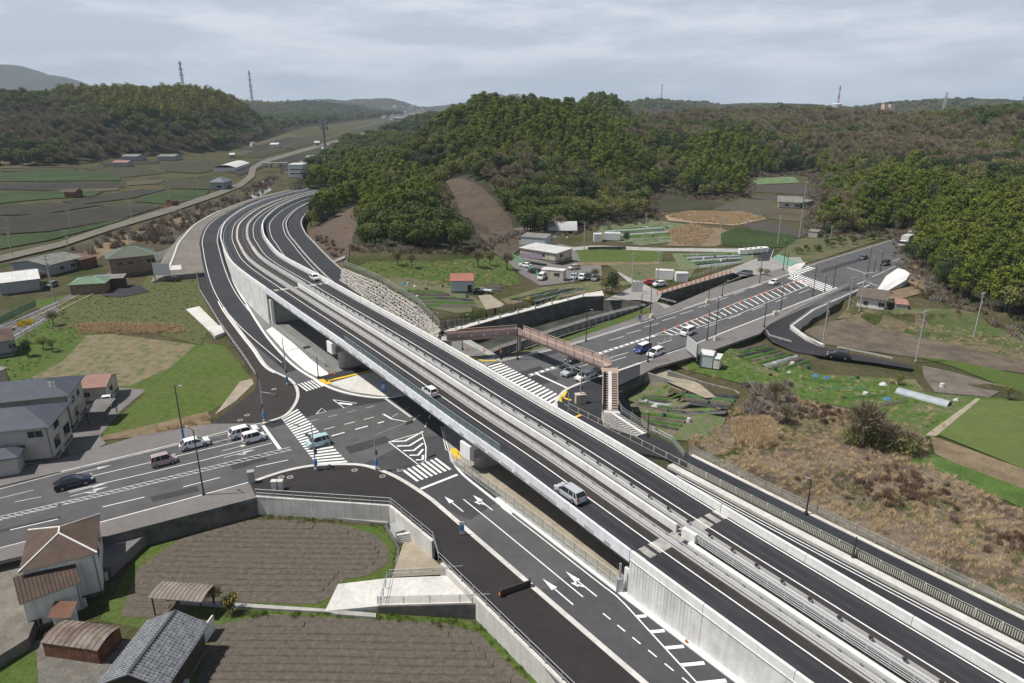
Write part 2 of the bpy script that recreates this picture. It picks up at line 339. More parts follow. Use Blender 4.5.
def drape(name,pts,mat,off=.06,z=0,step=3.5,world=False,kind='structure',px=True):
    """sheet following the terrain; pts in photo pixels at height z, or world"""
    DC[0]+=1; off=off*.45+.0013*DC[0]
    P=[Vector(p) for p in pts] if world else [at(a,b,z) for a,b in pts]
    if not world:
        P=[at(pts[i][0],pts[i][1],min(6,Tz(P[i].x,P[i].y))) for i in range(len(P))]
    xs=[p.x for p in P]; ys=[p.y for p in P]; n=len(P); sd_pts=[(p.x,p.y) for p in P]
    ring=[]
    for i in range(n):
        a=P[i];b=P[(i+1)%n]; k=max(1,int((b-a).length/step))
        for j in range(k): c=a.lerp(b,j/k); ring.append((c.x,c.y))
    gx=np.arange(min(xs),max(xs),step); gy=np.arange(min(ys),max(ys),step); X,Y=np.meshgrid(gx,gy); X=X.ravel();Y=Y.ravel()
    if len(X)>9000:
        st=step*math.sqrt(len(X)/9000); gx=np.arange(min(xs),max(xs),st); gy=np.arange(min(ys),max(ys),st); X,Y=np.meshgrid(gx,gy); X=X.ravel();Y=Y.ravel()
    if len(X):
        sd=poly_sd(sd_pts,X,Y); keep=sd<-step*.4; X=X[keep];Y=Y[keep]
    co=[Vector(p) for p in ring]+[Vector((a,b)) for a,b in zip(X,Y)]
    m=len(ring); r=delaunay_2d_cdt(co,[(i,(i+1)%m) for i in range(m)],[],1,1e-4)
    vx=np.array([v[0] for v in r[0]]); vy=np.array([v[1] for v in r[0]]); vz=T(vx,vy)+off
    mb=MB(); mb.add(list(zip(vx,vy,vz)),[tuple(f) for f in r[2]]); o=mb.build(name,mat,flat=False)
    if kind: o['kind']=kind
    for p in o.data.polygons[:1]:
        pass
    return o
def sheet(name,pts,z,mat,zp_=None,world=False,thick=0,parent=None):
    P=[Vector(p) for p in pts] if world else [at(a,b,z if zp_ is None else zp_) for a,b in pts]
    mb=MB()
    if thick: mb.prism([(p.x,p.y) for p in P],z-thick,z)
    else: mb.ngon(P,z)
    o=mb.build(name,mat,parent); o['kind']='structure'; return o
exec_parts=[]
# ------------------------------------------------------------------ roads
crossP=[(-330,640),(-120,600),(0,560),(98,538),(256,498),(390,507),(433,542),(492,601),(556,683),(640,790),(860,790),(700,640),(560,520),(470,450),(560,440),(603,420),(621,384),(655,368),(700,355),(757,333),(800,310),(847,296),(880,286),(925,262),(906,232),(886,241),(806,265),(788,272.5),(742,281.5),(690,299),(655,314),(640,321),(569,338),(500,361),(470,371),(410,360),(340,345),(290,300),(262,270),(230,235),(222,222),(205,236),(194,252),(195,268),(200,292),(220,325),(245,361),(257,377),(256,390),(211,424),(140,437),(0,473),(-330,560)]
sheet('road_surface',crossP,0.0,asph)
mk=MB() # fresh white paint
mw=MB() # worn paint
ym=MB()
def ln(mb,pts,w,z=.012,world=False):
    P=[Vector(p) for p in pts] if world else [at(a,b) for a,b in pts]
    rows=[]
    for i,p in enumerate(P):
        d=(P[min(i+1,len(P)-1)]-P[max(i-1,0)]); d.z=0; d.normalize(); n=Vector((-d.y,d.x,0))*w/2
        rows.append([(p.x+n.x,p.y+n.y,z),(p.x-n.x,p.y-n.y,z)])
    mb.loft(rows)
def dash(mb,a,b,dl,gl,w,world=False,z=.012):
    a=Vector(a) if world else at(*a); b=Vector(b) if world else at(*b); Ld=(b-a).length; d=(b-a)/Ld; s=0
    while s<Ld: ln(mb,[a+d*s,a+d*min(Ld,s+dl)],w,z,True); s+=dl+gl
def zebra(mb,a0,a1,b0,b1,n,fill=.5,z=.012):
    a0,a1,b0,b1=[at(*p) for p in (a0,a1,b0,b1)]
    for i in range(n):
        t0=(i+ (1-fill)/2)/n; t1=(i+1-(1-fill)/2)/n
        mb.add([(*a0.lerp(a1,t0).xy,z),(*a0.lerp(a1,t1).xy,z),(*b0.lerp(b1,t1).xy,z),(*b0.lerp(b1,t0).xy,z)],[(0,1,2,3)])
def arrow(mb,p,ang,kind='s',L=5.,z=.012):
    if kind=='t': kind='s' if p.y>80 else 'r'
    """p world base, ang heading"""
    c,s=math.cos(ang),math.sin(ang)
    def Wd(u,v): return (p.x+u*c-v*s,p.y+u*s+v*c,z)
    mb.add([Wd(0,-.08),Wd(L*.62,-.08),Wd(L*.62,.08),Wd(0,.08)],[(0,1,2,3)])
    if kind!='t': mb.add([Wd(L*.6,-.38),Wd(L,0),Wd(L*.6,.38)],[(0,1,2)])
    if kind in 'tl':
        k=L*.35; sg=1
        mb.add([Wd(k,.07),Wd(k+.35,.07),Wd(k+1.1,.45),Wd(k+.8,.55)],[(0,1,2,3)]); mb.add([Wd(k+.45,.6),Wd(k+1.25,.25),Wd(k+1.5,.85)],[(0,1,2)])
    if kind in 'tr':
        k=L*.35
        mb.add([Wd(k,-.07),Wd(k+.35,-.07),Wd(k+1.1,-.45),Wd(k+.8,-.55)],[(3,2,1,0)]); mb.add([Wd(k+.45,-.6),Wd(k+1.25,-.25),Wd(k+1.5,-.85)],[(2,1,0)])
# new darker asphalt of the frontage roads
fr=MB(); strip(fr,S0+10,6,-7.6,-.8,flat=.006); o=fr.build('frontage_road_surface',M('asphalt_frontage',(0.0644,0.0644,0.07084),.88,.1,.1,fine=.1)); struct(o)
nsL=lambda s:-8.2-(1.0 if s<120 else 1.0)
sheet('frontage_road_surface',[(297,385),(323,386),(345,395),(400,399),(330,410),(272,428),(262,424),(293,409)],.006,asphd)
sheet('frontage_road_surface',[(357,467),(420,437),(452,434),(478,470),(500,500),(470,520),(446,509),(416,486),(396,475)],.006,M('asphalt_frontage2',(0.0552,0.0552,0.06164),.88,.1,.1,fine=.1))
# west road
ln(mw,[(-300,568),(61,473),(256,426),(262,424.5)],.16); ln(mk,[(92.5,476),(256,437.5),(268,434)],.14); ln(mk,[(70,491),(200,461),(272,443)],.14)
ln(mw,[(-60,506),(0,498)],.14)
dash(mw,(-100,525),(70,491),3,3,.14); dash(mw,(-120,528),(90,476),5,6,.14)
ln(mw,[(-300,592),(0,516.5),(110,491),(290,447)],.13); ln(mw,[(-300,597),(0,519.5),(110,494),(291,450)],.13)
for i in range(52):
    t=i/52; a=at(-60+350*t,532-85*t); b=at(-60+350*t+(6 if i%2 else 3.5),534.6-85*t); c_=at(-60+350*(t+.0144),532-85*(t+.0144)); ln(mw,[a,at(-60+350*(t+.012)+4,534.3-85*(t+.012))],.11,.013,True)
for a,b in (((10,530),(58,519)),((102.5,507),(144.5,497)),((183,487),(220,477.5)),((256,466.8),(288,460)),((-90,554),(-35,541))): ln(mk,[a,b],.15)
ln(mk,[(-300,625),(97.5,523),(250,482),(293,468),(318,464),(356,463.5),(378,467)],.17)
ln(mk,[(263,425.5),(280,449)],.5)
hd=math.atan2(*(at(256,426)-at(61,473)).yx)
for p,k in (((75,474),'t'),((212,443),'s'),((222,451),'s'),((224,457.5),'r'),((70,496.5),'r'),((69,492.8),'s')): arrow(mw,at(*p),hd,k,4.6)
zebra(mk,(281,418),(317,465),(297,408.5),(348.5,463),21,.52)
# side road crossing and triangular islands
zebra(mk,(296.5,384.5),(315.5,379.3),(306,391.5),(324.5,386),6,.5)
def tri(mb,pts,w=.16):
    P=[at(*p) for p in pts]; ln(mb,P+[P[0]],w,.012,True)
tri(mk,[(333,399.7),(357,403.3),(344,407.8)]); ln(mk,[(338,403),(352,404.5)],.6); tri(mk,[(316,414),(322,408),(326,411.5)],.13)
tri(mk,[(388.6,441.9),(421.8,432.5),(426,447),(425.5,461),(417.5,464)],.18)
for k in range(5):
    y=436+k*5.6; a=[(391+k*6.2,441.5+k*4.6),(405+k*4.4,441+k*4.7),(423,431.5+k*5.9)]; ln(mk,a,.38)
zebra(mk,(401,471),(437.5,457.5),(415.5,482),(452.5,468.8),8,.52)
ln(mk,[(420.7,489),(457.5,474.6)],.45)
dash(mw,(309,421.5),(383,404),1.6,1.7,.13); dash(mk,(324,429.5),(384,414.5),1.8,1.6,.15); dash(mk,(331.5,436),(384,421.5),2.2,1.8,.28)
ln(mk,[(383,414),(392,419)],.35); ln(mk,[(392,419),(411,422.5)],.2); ln(mk,[(411,422.5),(416,418)],.12); dash(mk,(416,418),(436,402),1.5,1.4,.14)
dash(mk,(425,427),(436,402),1.6,1.6,.2); ln(mw,[(384,397.5),(411,417)],.45)
dash(mw,(392,417),(418,402),1.6,1.7,.13)
# frontage road left: painted lines
strip(mk,20,6,0,0) if False else None
for s,e,f,wd in ((-70,2,lambda s:-1.26-(-s if s<0 else 0)*.195,.16),(2,22,lambda s:-1.3,.15)):
    strip(mk,s,e,lambda q,f=f,wd=wd:f(q)-wd,lambda q,f=f:f(q),flat=.012,step=1.5)
strip(mk,2.5,26.5,-4.43,-4.28,flat=.012)
for k in range(14): strip(mk,-2.1*k-1.7,-2.1*k-.7+.1,-4.43,-4.28,flat=.012)
for k in range(9):
    s=-3.0-k*2.35; o=-1.4+s*.195+.1; a=A(s,o,0,.012); b=A(s-1.9,min(-1.1,o+1.2+k*.28),0,.012)
    d=(b-a).normalized(); b2=a+Vector((1,.12,0))*(1.0+.42*k); ln(mk,[a,b2],.42,.012,True)
for o_,s_,k in ((-3.1,3.7,'l'),(-6.0,4.2,'s'),(-2.75,24,'l'),(-6.0,26,'s')):
    p=A(s_-2,o_); q=A(s_+3,o_); arrow(mk,Vector((p.x,p.y,0)),math.atan2(q.y-p.y,q.x-p.x),k,5.2 if s_<20 else 4.6)
# side road NW lines (climbing to join the expressway)
def zr(s): return float(np.interp(s,[0,135,150,185,220,400],[0,0,.4,1.6,2.9,2.9]))
sr=MB(); sr.loft([[A(s,-7.6,0,zr(s)+.008),A(s,-.9,0,zr(s)+.008)] for s in srange(86,SS[-1]-4)]); o=sr.build('slip_road_surface',asphh); struct(o)
def zline(mb,a,b,o1,wd,dz=.02): mb.loft([[A(s,o1,0,zr(s)+dz),A(s,o1+wd,0,zr(s)+dz)] for s in srange(a,b,2)])
zline(mk,90,320,-1.6,.16); zline(mk,92,320,-6.6,.16); 
# east intersection
zebra(mk,(487,366),(557.5,409),(500,362.2),(570,401),20,.5)
ln(mk,[(535.7,373.5),(567,388)],.45)
ln(mk,[(498.6,361.8),(520,357),(561,348),(584,341),(640,323.5),(682.6,309.8),(740,291),(788,275),(793,271)],.17)
for a,b in ((( 524,352.5),(545,346.5)),((568,343),(584,337.5))): ln(mw,[a,b],.6)
ln(mk,[(528,375),(577,360),(600.5,352.5),(657,334),(669,329.5),(739,302),(802,278.6)],.15)
ln(mk,[(529,376.5),(578,361.3),(601,354),(657,335),(676,334.5),(739,314),(812,284)],.15)
for i in range(24):
    t=i/24; a=at(530+127*t,374.5-40*t); b=at(533+127*t,374.5-40*t); ln(mk,[a,b],.75,.013,True)
for i in range(26):
    t=(i+.3)/26; a=at(662+140*t,332-53*t+.6*math.sin(i)); b=at(671+140*t,336-51*t); ln(mk,[a,b],.38,.013,True)
for k in range(9):
    t=k/8.; a=Vector((610,340)).lerp(Vector((752,287.5)),t); ln(mk,[(a.x-1,a.y+.4),(a.x+14-4*t,a.y-3.6+.3*t)],.15) 
for k in range(9):
    t=k/8.; a=Vector((612,361)).lerp(Vector((800,293)),t); ln(mk,[(a.x-1,a.y+.4),(a.x+14-4*t,a.y-4.2)],.15)
dash(mk,(575,368),(640,349),5,5,.15); ln(mk,[(575,385),(590,378.5),(620,369.4),(684.5,348),(720,333.5),(769,314.6),(837,288)],.17)
dash(mw,(657,343),(682,333),1,1.4,.14); ln(mw,[(560,376),(575,370.5)],.15)
# second junction
zebra(mk,(787,278),(824,292),(796,273.5),(838,288),15,.5); zebra(mk,(788,275),(808,266),(794,277),(816,268),8,.5)
ln(mk,[(847,267.5),(865,273),(877,272)],.3); ln(mk,[(806,266.5),(886,242),(907,235)],.15); ln(mk,[(872,277),(915,257)],.15); ln(mk,[(893,261),(912,254)],.15)
ln(mk,[(857,284),(866,281),(872,284),(882,287),(878,291),(866,291)],.3)
zebra(mk,(757,260),(769,248),(759,260.5),(770.5,248),9,.6); zebra(mk,(768,260),(773,249.5),(770,260.5),(774,249.5),9,.6)
# expressway paint
def exl(a,b,o1,w_=.16): strip(xm,a,b,o1,o1+w_,.02,step=2)
wp=MB()
for o_ in (1.1,2.6,12.0,13.4): strip(wp,S0,S1,o_,o_+.5,.012,step=3)
struct(wp.build('wheel_path_wear',M('asphalt_polished',(0.0374,0.0391,0.04505),.6,.2,.12,fine=.12)))
xm=MB(); exl(S0,S1,3.5); exl(S0,S1,.45); exl(S0,S1,11.05); exl(S0,S1,14.2)
# right frontage road
fr2=MB(); strip(fr2,S0,24,15.6,23.9,flat=.008); o=fr2.build('frontage_road_surface',asphh); struct(o)
for o_ in (22.85,23.4): strip(mk,S0,14,o_,o_+.15,flat=.018)
def z2r(s): return float(np.interp(s,[40,90,125,160,200,240,400],[0,.3,1.1,2.4,3.0,2.9,2.6]))
rb=MB(); rb.loft([[A(q,16.0,0,z2r(q)),A(q,23.6,0,z2r(q))] for q in srange(45,SS[-1]-4)]); o=rb.build('slip_road_surface',asphh); struct(o)
for o_ in (17.2,22.4): mk.loft([[A(q,o_,0,z2r(q)+.015),A(q,o_+.16,0,z2r(q)+.015)] for q in srange(60,SS[-1]-8,2)])
for b,n,m_ in ((mk,'road_marking',paint),(mw,'road_marking',paintw),(xm,'road_marking',paint)): struct(b.build(n,m_))
pm1=M('asphalt_patch_dark',(0.044,0.044,0.048),.9,.15,.3,fine=.15); pm2=M('asphalt_patch_pale',(0.09375,0.09225,0.09),.9,.15,.3,fine=.15)
for pts,m_ in (([(20,512),(90,495),(92,498),(22,515)],pm2),([(150,497),(196,486),(200,491),(153,502)],pm1),([(100,471),(150,459),(152,461),(102,473)],pm2),([(228,462),(262,453),(268,460),(233,470)],pm1),([(330,425),(372,414),(380,421),(337,433)],pm2),([(345,447),(385,436),(392,441),(350,454)],pm1),
   ([(600,350),(650,332),(654,334),(604,353)],pm2),([(640,362),(700,340),(703,342),(643,365)],pm1),([(700,320),(760,300),(763,302),(703,323)],pm2),([(500,378),(540,366),(560,379),(520,392)],pm1),([(535,350),(575,339),(582,345),(540,358)],pm1),([(820,270),(860,258),(862,261),(822,273)],pm1),([(-50,541),(60,516),(62,518),(-50,545)],pm1)):
    sheet('asphalt_patch',pts,.008,m_)
for a,b in ((300,452),(355,440),(140,480),(60,505),(390,455),(430,505),(470,500),(560,372),(620,345),(720,312),(835,277)):
    mb=MB(); p=at(a,b); mb.tube((p.x,p.y,-.05),(p.x,p.y,.02),.34,n=14); tag(mb.build('manhole_cover',M('cast_iron',(.07,.065,.06),.6,.2,3)),'dark round iron manhole cover set in the carriageway','manhole cover','iron manhole covers in the carriageway')
# ------------------------------------------------------------------ pavements, kerbs, islands
KH=.13
def pavement(pts,mat,h=KH,name='pavement'): return sheet(name,pts,h,mat,zp_=0,thick=.45)
def kerb(pts,wd=.5,h=KH+.01,mat=None,name='kerb',world=False):
    P=[Vector(p) for p in pts] if world else [at(a,b) for a,b in pts]
    rows=[]
    for i,p in enumerate(P):
        d=(P[min(i+1,len(P)-1)]-P[max(i-1,0)]); d.z=0; d.normalize(); n=Vector((-d.y,d.x,0))*wd/2
        rows.append([(p.x+n.x,p.y+n.y,-.2),(p.x-n.x,p.y-n.y,-.2),(p.x-n.x,p.y-n.y,h),(p.x+n.x,p.y+n.y,h)])
    mb=MB(); mb.loft(rows,close=True,cap=True); o=mb.build(name,mat or conc); return struct(o)
def arc(pts,k=5):
    P=[Vector((a,b,0)) for a,b in pts]; o=catmull_px(P,k); return [(p.x,p.y) for p in o]
def catmull_px(P,k):
    P=[2*P[0]-P[1]]+P+[2*P[-1]-P[-2]]; out=[]
    for i in range(1,len(P)-2):
        a,b,c,d=P[i-1:i+3]
        for j in range(k):
            t=j/k; out.append(.5*((2*b)+(c-a)*t+(2*a-5*b+4*c-d)*t*t+(3*b-a-3*c+d)*t**3))
    out.append(P[-2]); return out
NWk=arc([(207,249),(209,272),(222,305),(240,331),(254,349),(268,368),(290,380),(297.5,391),(296,403),(285,416),(262,424)])
pavement([(194,251),(195,268),(200,292),(220,325),(245,361),(257,377),(256,390),(211,424.5)]+NWk[::-1],M('asphalt_new_walk',(0.0368,0.032,0.032),.9,.12,.2,fine=.1))
kerb(NWk,.55); 
for a in (1,): kerb([(p[0]-2.2,p[1]+.6) for p in NWk[:28]],.25,h=.3,mat=concw)
pavement([(-330,556),(0,473),(60,459.5),(87,452),(140,436),(211,424.5),(262,424),(250,427),(60,472.5),(0,487),(-330,572)],asphs)
kerb([(61,472.5),(160,448.5),(262,423.5)],.25)
SEk=arc([(250,483.5),(271,476),(293,469.8),(318.5,465.8),(356,465.2),(376,469.5),(396,477.5),(416,489.5),(432,500.5)],4)
q=[A(s,-7.85,0,0) for s in srange(40,-70,4)]; q=[p for p in q if p.y<at(432,500.5).y-1]
wq=[A(s,-13.6,0,0) for s in srange(-70,14,4)]
SEpoly=[at(*p) for p in SEk]+q+wq+[at(433,541),at(390,505.6),at(256,496.6)]
pavement_o=sheet('pavement',[(p.x,p.y,0) for p in SEpoly],KH,M('asphalt_new_walk2',(0.0289,0.0255,0.02635),.9,.12,.2,fine=.1),world=True,thick=.45)
kerb([at(*p) for p in SEk]+q,.6,world=True,h=.16)
pavement([(-330,640),(0,562),(98,539),(256,498.5),(250,483.5),(98,524),(0,549),(-330,630)],asphs)
# left frontage: apron at the wall foot and its kerb
ISk=arc([(222,250),(226,267),(236,287),(262,330),(281,353.5),(297,368.5),(317,380.8),(330,388),(346,393.2),(366,397),(386,398.2),(410,394)],4)
pavement([(p[0],p[1]) for p in ISk]+[(450,372),(500,362),(440,330),(360,300),(290,275),(250,250)],M('under_bridge_gravel',(.17,.17,.165),.95,.15,.8,fine=.25),h=.12)
kerb(ISk,.45,mat=concw)
sheet('concrete_apron',[(273,327),(290,341),(311,360),(330,375),(322,380),(305,371),(290,358),(266,331)],KH+.02,concw,zp_=0)
sheet('concrete_apron',[(328,384),(357,376),(380,371),(400,380),(440,396),(410,395),(384,397),(352,392.5)],KH+.02,conc,zp_=0)
sheet('asphalt_patch',[(317,378),(358,367.5),(372,371),(328,384)],KH+.03,asphd,zp_=0)
for a,b,wd in (((320,380.5),(330,384.5),1.1),((326,382),(371,371.5),.7)): ln(ym,[a,b],wd,KH+.05)
for s_,e_ in ((-70,24),): ribbon_box(k_:=MB(),s_,e_,-.95,0,-.3,.15,True); struct(k_.build('kerb',concw))
# ground under the viaduct on the near side
und=MB(); strip(und,2,34,0.05,14.6,flat=.12); struct(und.build('dirt_under_viaduct',sand))
kerb(arc([(441,427),(446,440),(450,453),(452,461),(462,474),(480,489),(512,514)],4),.3,mat=concw)
kerb([(441,427),(443,437),(446,450),(450,452),(446,438),(444,427)],.12,mat=concw)
pavement([(443,427),(470,420),(520,440),(540,470),(500,490),(462,472),(452,460)],concg,h=.11)
ln(ym,[(453,449.5),(458,460.5)],1.0,.16); ln(ym,[(458,455),(471,450.5)],.5,.16)
# east corner: dark walk between the junction, garden wall and frontage
EK=arc([(562,436),(557,418),(556,406),(558,399),(565,391),(575,386),(594,378.5),(620,370.5),(640,363.5)],4)
wk=[A(s,29.4,0,0) for s in srange(-70,17.5,4)]; wi=[A(s,26.2,0,0) for s in srange(17.5,-70,4)]
EP=[at(*p) for p in EK[::-1]]+[at(580,442)]+wi+wk+[at(672,444),at(645,435),at(619,386),at(640,376)]
sheet('pavement',[(p.x,p.y,0) for p in EP],KH,asphh,world=True,thick=.45)
kerb(EK,.6)
for a,b,wd in (((566,392),(562,399),.55),((562,398),(571,401),.5),((575,418),(581,415.5),.5),((561,404),(560,399),.45)): ln(ym,[a,b],wd,KH+.02)
for o1,o2,h_,m_ in ((24.3,25.4,.16,conc),(29.35,29.95,.22,conc)):
    ribbon_box(k_:=MB(),S0,16.5,o1,o2,-.4,h_,True); struct(k_.build('kerb',m_))
ribbon_box(k_:=MB(),S0,16.5,25.4,26.25,-.4,.1,True); struct(k_.build('verge_strip',asphd))
pavement([(640,363.8),(684,348.8),(720,334.3),(769,315.3),(837,288.6),(849,287),(768,326),(760,334),(700,355),(655,368),(640,376)],asphs)
kerb([(684,348.9),(720,334.4),(769,315.4),(837,288.7)],.22)
pavement([(500,361),(561,347.3),(584,340.3),(640,322.8),(682.6,309.1),(740,290.3),(788,274.3),(784,268),(740,280.5),(716,288),(665,309),(655,302.5),(640,311),(569,337.5),(505,357)],asphs)
kerb([(500,361.2),(561,347.4),(584,340.4),(640,322.9)],.22); kerb([(682.6,309.2),(740,290.4),(788,274.4)],.22)
sheet('verge_grass',[(505,357),(569,337),(640,310.5),(653,306.5),(648,314),(569,341),(520,354)],KH+.03,grass,zp_=0)
# yellow tactile bars under the bridge, east side
for a,b,wd in (((466,356),(484,361.5),.5),((484,361.5),(497,361),.5)): ln(ym,[a,b],wd,KH+.02)
pavement([(430,338),(470,340),(500,357),(500,361),(470,372),(430,360)],concg,h=.1)
struct(ym.build('tactile_paving',yel))
# canal side road and plaza, branch road
sheet('plaza_pavement',[(604,300),(640,283),(660,291),(731,268.5),(757,258),(800,257),(806,265),(788,273),(741,276),(733,272.5),(662,294),(657,302),(681,308.5),(640,320),(655,303),(640,300)],.02,M('plaza_concrete',(.27,.26,.25),.9,.14,.3,fine=.1))
sheet('path_surface',[(617,272),(623,271),(650,287),(640,292)],.05,concg)
sheet('road_surface',[(757,261),(761,249),(774,248),(769,261)],.03,asphd)
sheet('green_tactile_paving',[(772,258),(778,254),(800,262),(790,267)],.04,M('green_paint',(.16,.28,.22),.8,.1,1))
sheet('tactile_paving',[(786,266),(806,262),(800,270),(790,274)],.03,conc)
# branch road dropping from the junction
def zbr(px_,py_): 
    return float(np.interp(py_,[287,300,328,335,348,366],[.02,.0,-.1,-.5,-1.45,-1.5]))
bl=[(849,287.5),(768,326),(764,333),(772,342),(795,352),(822,356),(870,362),(910,368.5)]; br_=[(868,287),(812,312),(790,328),(806,340),(822,347),(840,352),(872,357),(914,365.5)]
def at_t(p,z): return at(p[0],p[1],z)
mb=MB(); mb.loft([[at_t(a,zbr(*a)),at_t(b,zbr(*a))] for a,b in zip(bl,br_)]); struct(mb.build('branch_road_surface',asphd))
for e,h_ in ((br_[:4],.9),(br_[3:5],1.0)):
    mb=MB()
    rows=[]
    for p in e:
        z=zbr(*p)+.0; a=at_t(p,z); rows.append([(a.x,a.y,-3.2),(a.x+.35,a.y-.1,-3.2),(a.x+.35,a.y-.1,z+.25),(a.x,a.y,z+.25)])
    mb.loft(rows,close=True,cap=True); o=mb.build('retaining_wall',conc); cap_=MB(); cap_.loft([[(r_[3][0]-.05,r_[3][1],r_[3][2]+.004),(r_[2][0]+.1,r_[2][1],r_[2][2]+.004),(r_[2][0]+.1,r_[2][1],r_[2][2]+.45),(r_[3][0]-.05,r_[3][1],r_[3][2]+.45)] for r_ in rows],close=True,cap=True); cap_.build('wall_coping',concw,o); tag(o,'pale concrete retaining wall under the branch road beside the brown field' if h_<1 else 'short return of the concrete wall at the foot of the branch road','wall')
# ------------------------------------------------------------------ expressway: deck, girders, piers, walls
SA,SB=0.0,119.0   # abutments
exp_=empty('expressway_viaduct',A(60,7,-9.0),0,'long pale concrete viaduct crossing the road junction on wall piers','viaduct')
def ch(mb,name,mat,par,**k):
    o=mb.build(name,mat,par,**k); o.matrix_parent_inverse=Matrix.Translation(-par.location); return o
# road surface with darker shoulders
for a,b,nm in ((S0,SA-1.2,0),(SA+.6,SB-.8,1),(SB+.8,S1,0)):
    mb=MB(); strip(mb,a,b,0,3.6,0); strip(mb,a,b,3.6,7.25,0,mi=1); strip(mb,a,b,7.55,11.0,0,mi=1); strip(mb,a,b,11.0,14.6,0)
    struct(mb.build('expressway_surface',[asphh,asphm]))
jm=M('joint_concrete_tyre_worn',(.33,.32,.30),.85,.3,.9,fine=.15)
for a,b in ((SA-1.2,SA+.6),(SB-.8,SB+.8)):
    mb=MB(); strip(mb,a,b,0,7.2,.005,step=1); strip(mb,a,b,7.6,14.6,.005,step=1); struct(mb.build('expansion_joint',jm))
mb=MB(); ribbon_box(mb,SA,SB,-.3,15.0,-.35,-.02); ch(mb,'deck_slab',concg,exp_)
for o1,o2 in ((1.0,2.6),(4.8,6.4),(8.4,10.0),(12.2,13.8)):
    mb=MB(); ribbon_box(mb,SA+.5,SB-.5,o1,o2,-2.0,-.36); ch(mb,'girder',M('girder_grey',(.22,.22,.215),.7,.1,.5),exp_)
def par_panels(a,b,o1,o2,z0,z1,n,par,name='parapet_panel',mat=concw,lip=True):
    ss=srange(a,b,(b-a)/n)
    for i in range(len(ss)-1):
        mb=MB(); ribbon_box(mb,ss[i]+.02,ss[i+1]-.02,o1,o2,z0,z1,step=2.5)
        ch(mb,name,mat,par)
concb=M('concrete_parapet_bluish',(0.6625,0.6813,0.7125),.8,.08,.3,fine=.05,streak=.09)
par_panels(SA,SB,-.3,0,-.42,1.0,24,exp_,mat=concb)
par_panels(SA,SB,14.6,14.9,-.42,1.0,24,exp_)
par_panels(SA+.3,SB-.3,7.25,7.52,-.3,1.0,24,exp_,'median_parapet_panel')
# piers: rounded wall with a cap and bearing block
for s in (32.5,82):
    for oa,ob in ((1.6,13.6),):
        n=8; c0=A(s,oa+1.1,0,0); c1=A(s,ob-1.1,0,0); d=(c1-c0).normalized(); nn=Vector((-d.y,d.x,0)); z1=A(s,0,-2.3).z
        prof=[]
        for k in range(n+1): t=math.pi/2+math.pi*k/n; prof.append(c0+d*math.cos(t)*1.1+nn*math.sin(t)*1.1)
        for k in range(n+1): t=-math.pi/2+math.pi*k/n; prof.append(c1+d*math.cos(t)*1.1+nn*math.sin(t)*1.1)
        mb=MB(); mb.prism([(p.x,p.y) for p in prof],-.3,z1-1.4); ch(mb,'pier',concg,exp_)
        ca=A(s,(oa+ob)/2); ang=math.atan2(d.y,d.x)
        mb=MB(); mb.box((ca.x,ca.y,z1-.7),(7.0,1.25,.7),ang); ch(mb,'pier_cap',concg,exp_)
        for o_ in (-.1,):
            p=A(s,o_+.9); mb=MB(); mb.box((p.x,p.y,z1-.4),(.9,1.25,1.1),ang); ch(mb,'pier_end_block',concw,exp_)
for s,sg in ((SA,-1),(SB,1)):
    c=A(s+sg*.6,7.3); p0=A(s,0,0,0);p1=A(s,5,0,0); ang=math.atan2(p1.y-p0.y,p1.x-p0.x)
    mb=MB(); mb.box((c.x,c.y,c.z/2-1.1),(7.35,.6,c.z/2+.7),ang); ch(mb,'abutment',concg,exp_)
    for o_ in (.5,):
        p=A(s-sg*.5,o_); mb=MB(); mb.box((p.x,p.y,(p.z-1.9)/2),(.35,.5,(p.z-1.9)/2),ang); ch(mb,'drain_column',concw,exp_)
# drain pipes at the near abutment
mb=MB(); p=A(.9,-.6,0,0); mb.tube((p.x,p.y,0),(p.x,p.y,A(0,0).z-1),.13); mb.box((p.x,p.y,.9),(.35,.35,.9)); ch(mb,'drain_pipe',metal,exp_)
# noise / throw screen on the parapet over the junction
scr=M('grey_mesh_screen',(.13,.18,.19),.5,.1,3,trans=.35)
for k in range(25):
    a=24+2*k; mb=MB(); mb.loft([[A(a+.05,-.12,1.0),A(a+.05,-.12,2.1)],[A(a+1.95,-.12,1.0),A(a+1.95,-.12,2.1)]]); ch(mb,'screen_panel',scr,exp_)
    mb=MB(); p=A(a,-.18,1.0); mb.box((p.x,p.y,p.z+.55),(.04,.04,.6)); ch(mb,'screen_post',metal,exp_)
mb=MB(); ribbon_box(mb,24,74,-.15,-.09,2.08,2.14); ch(mb,'screen_top_rail',metal,exp_)
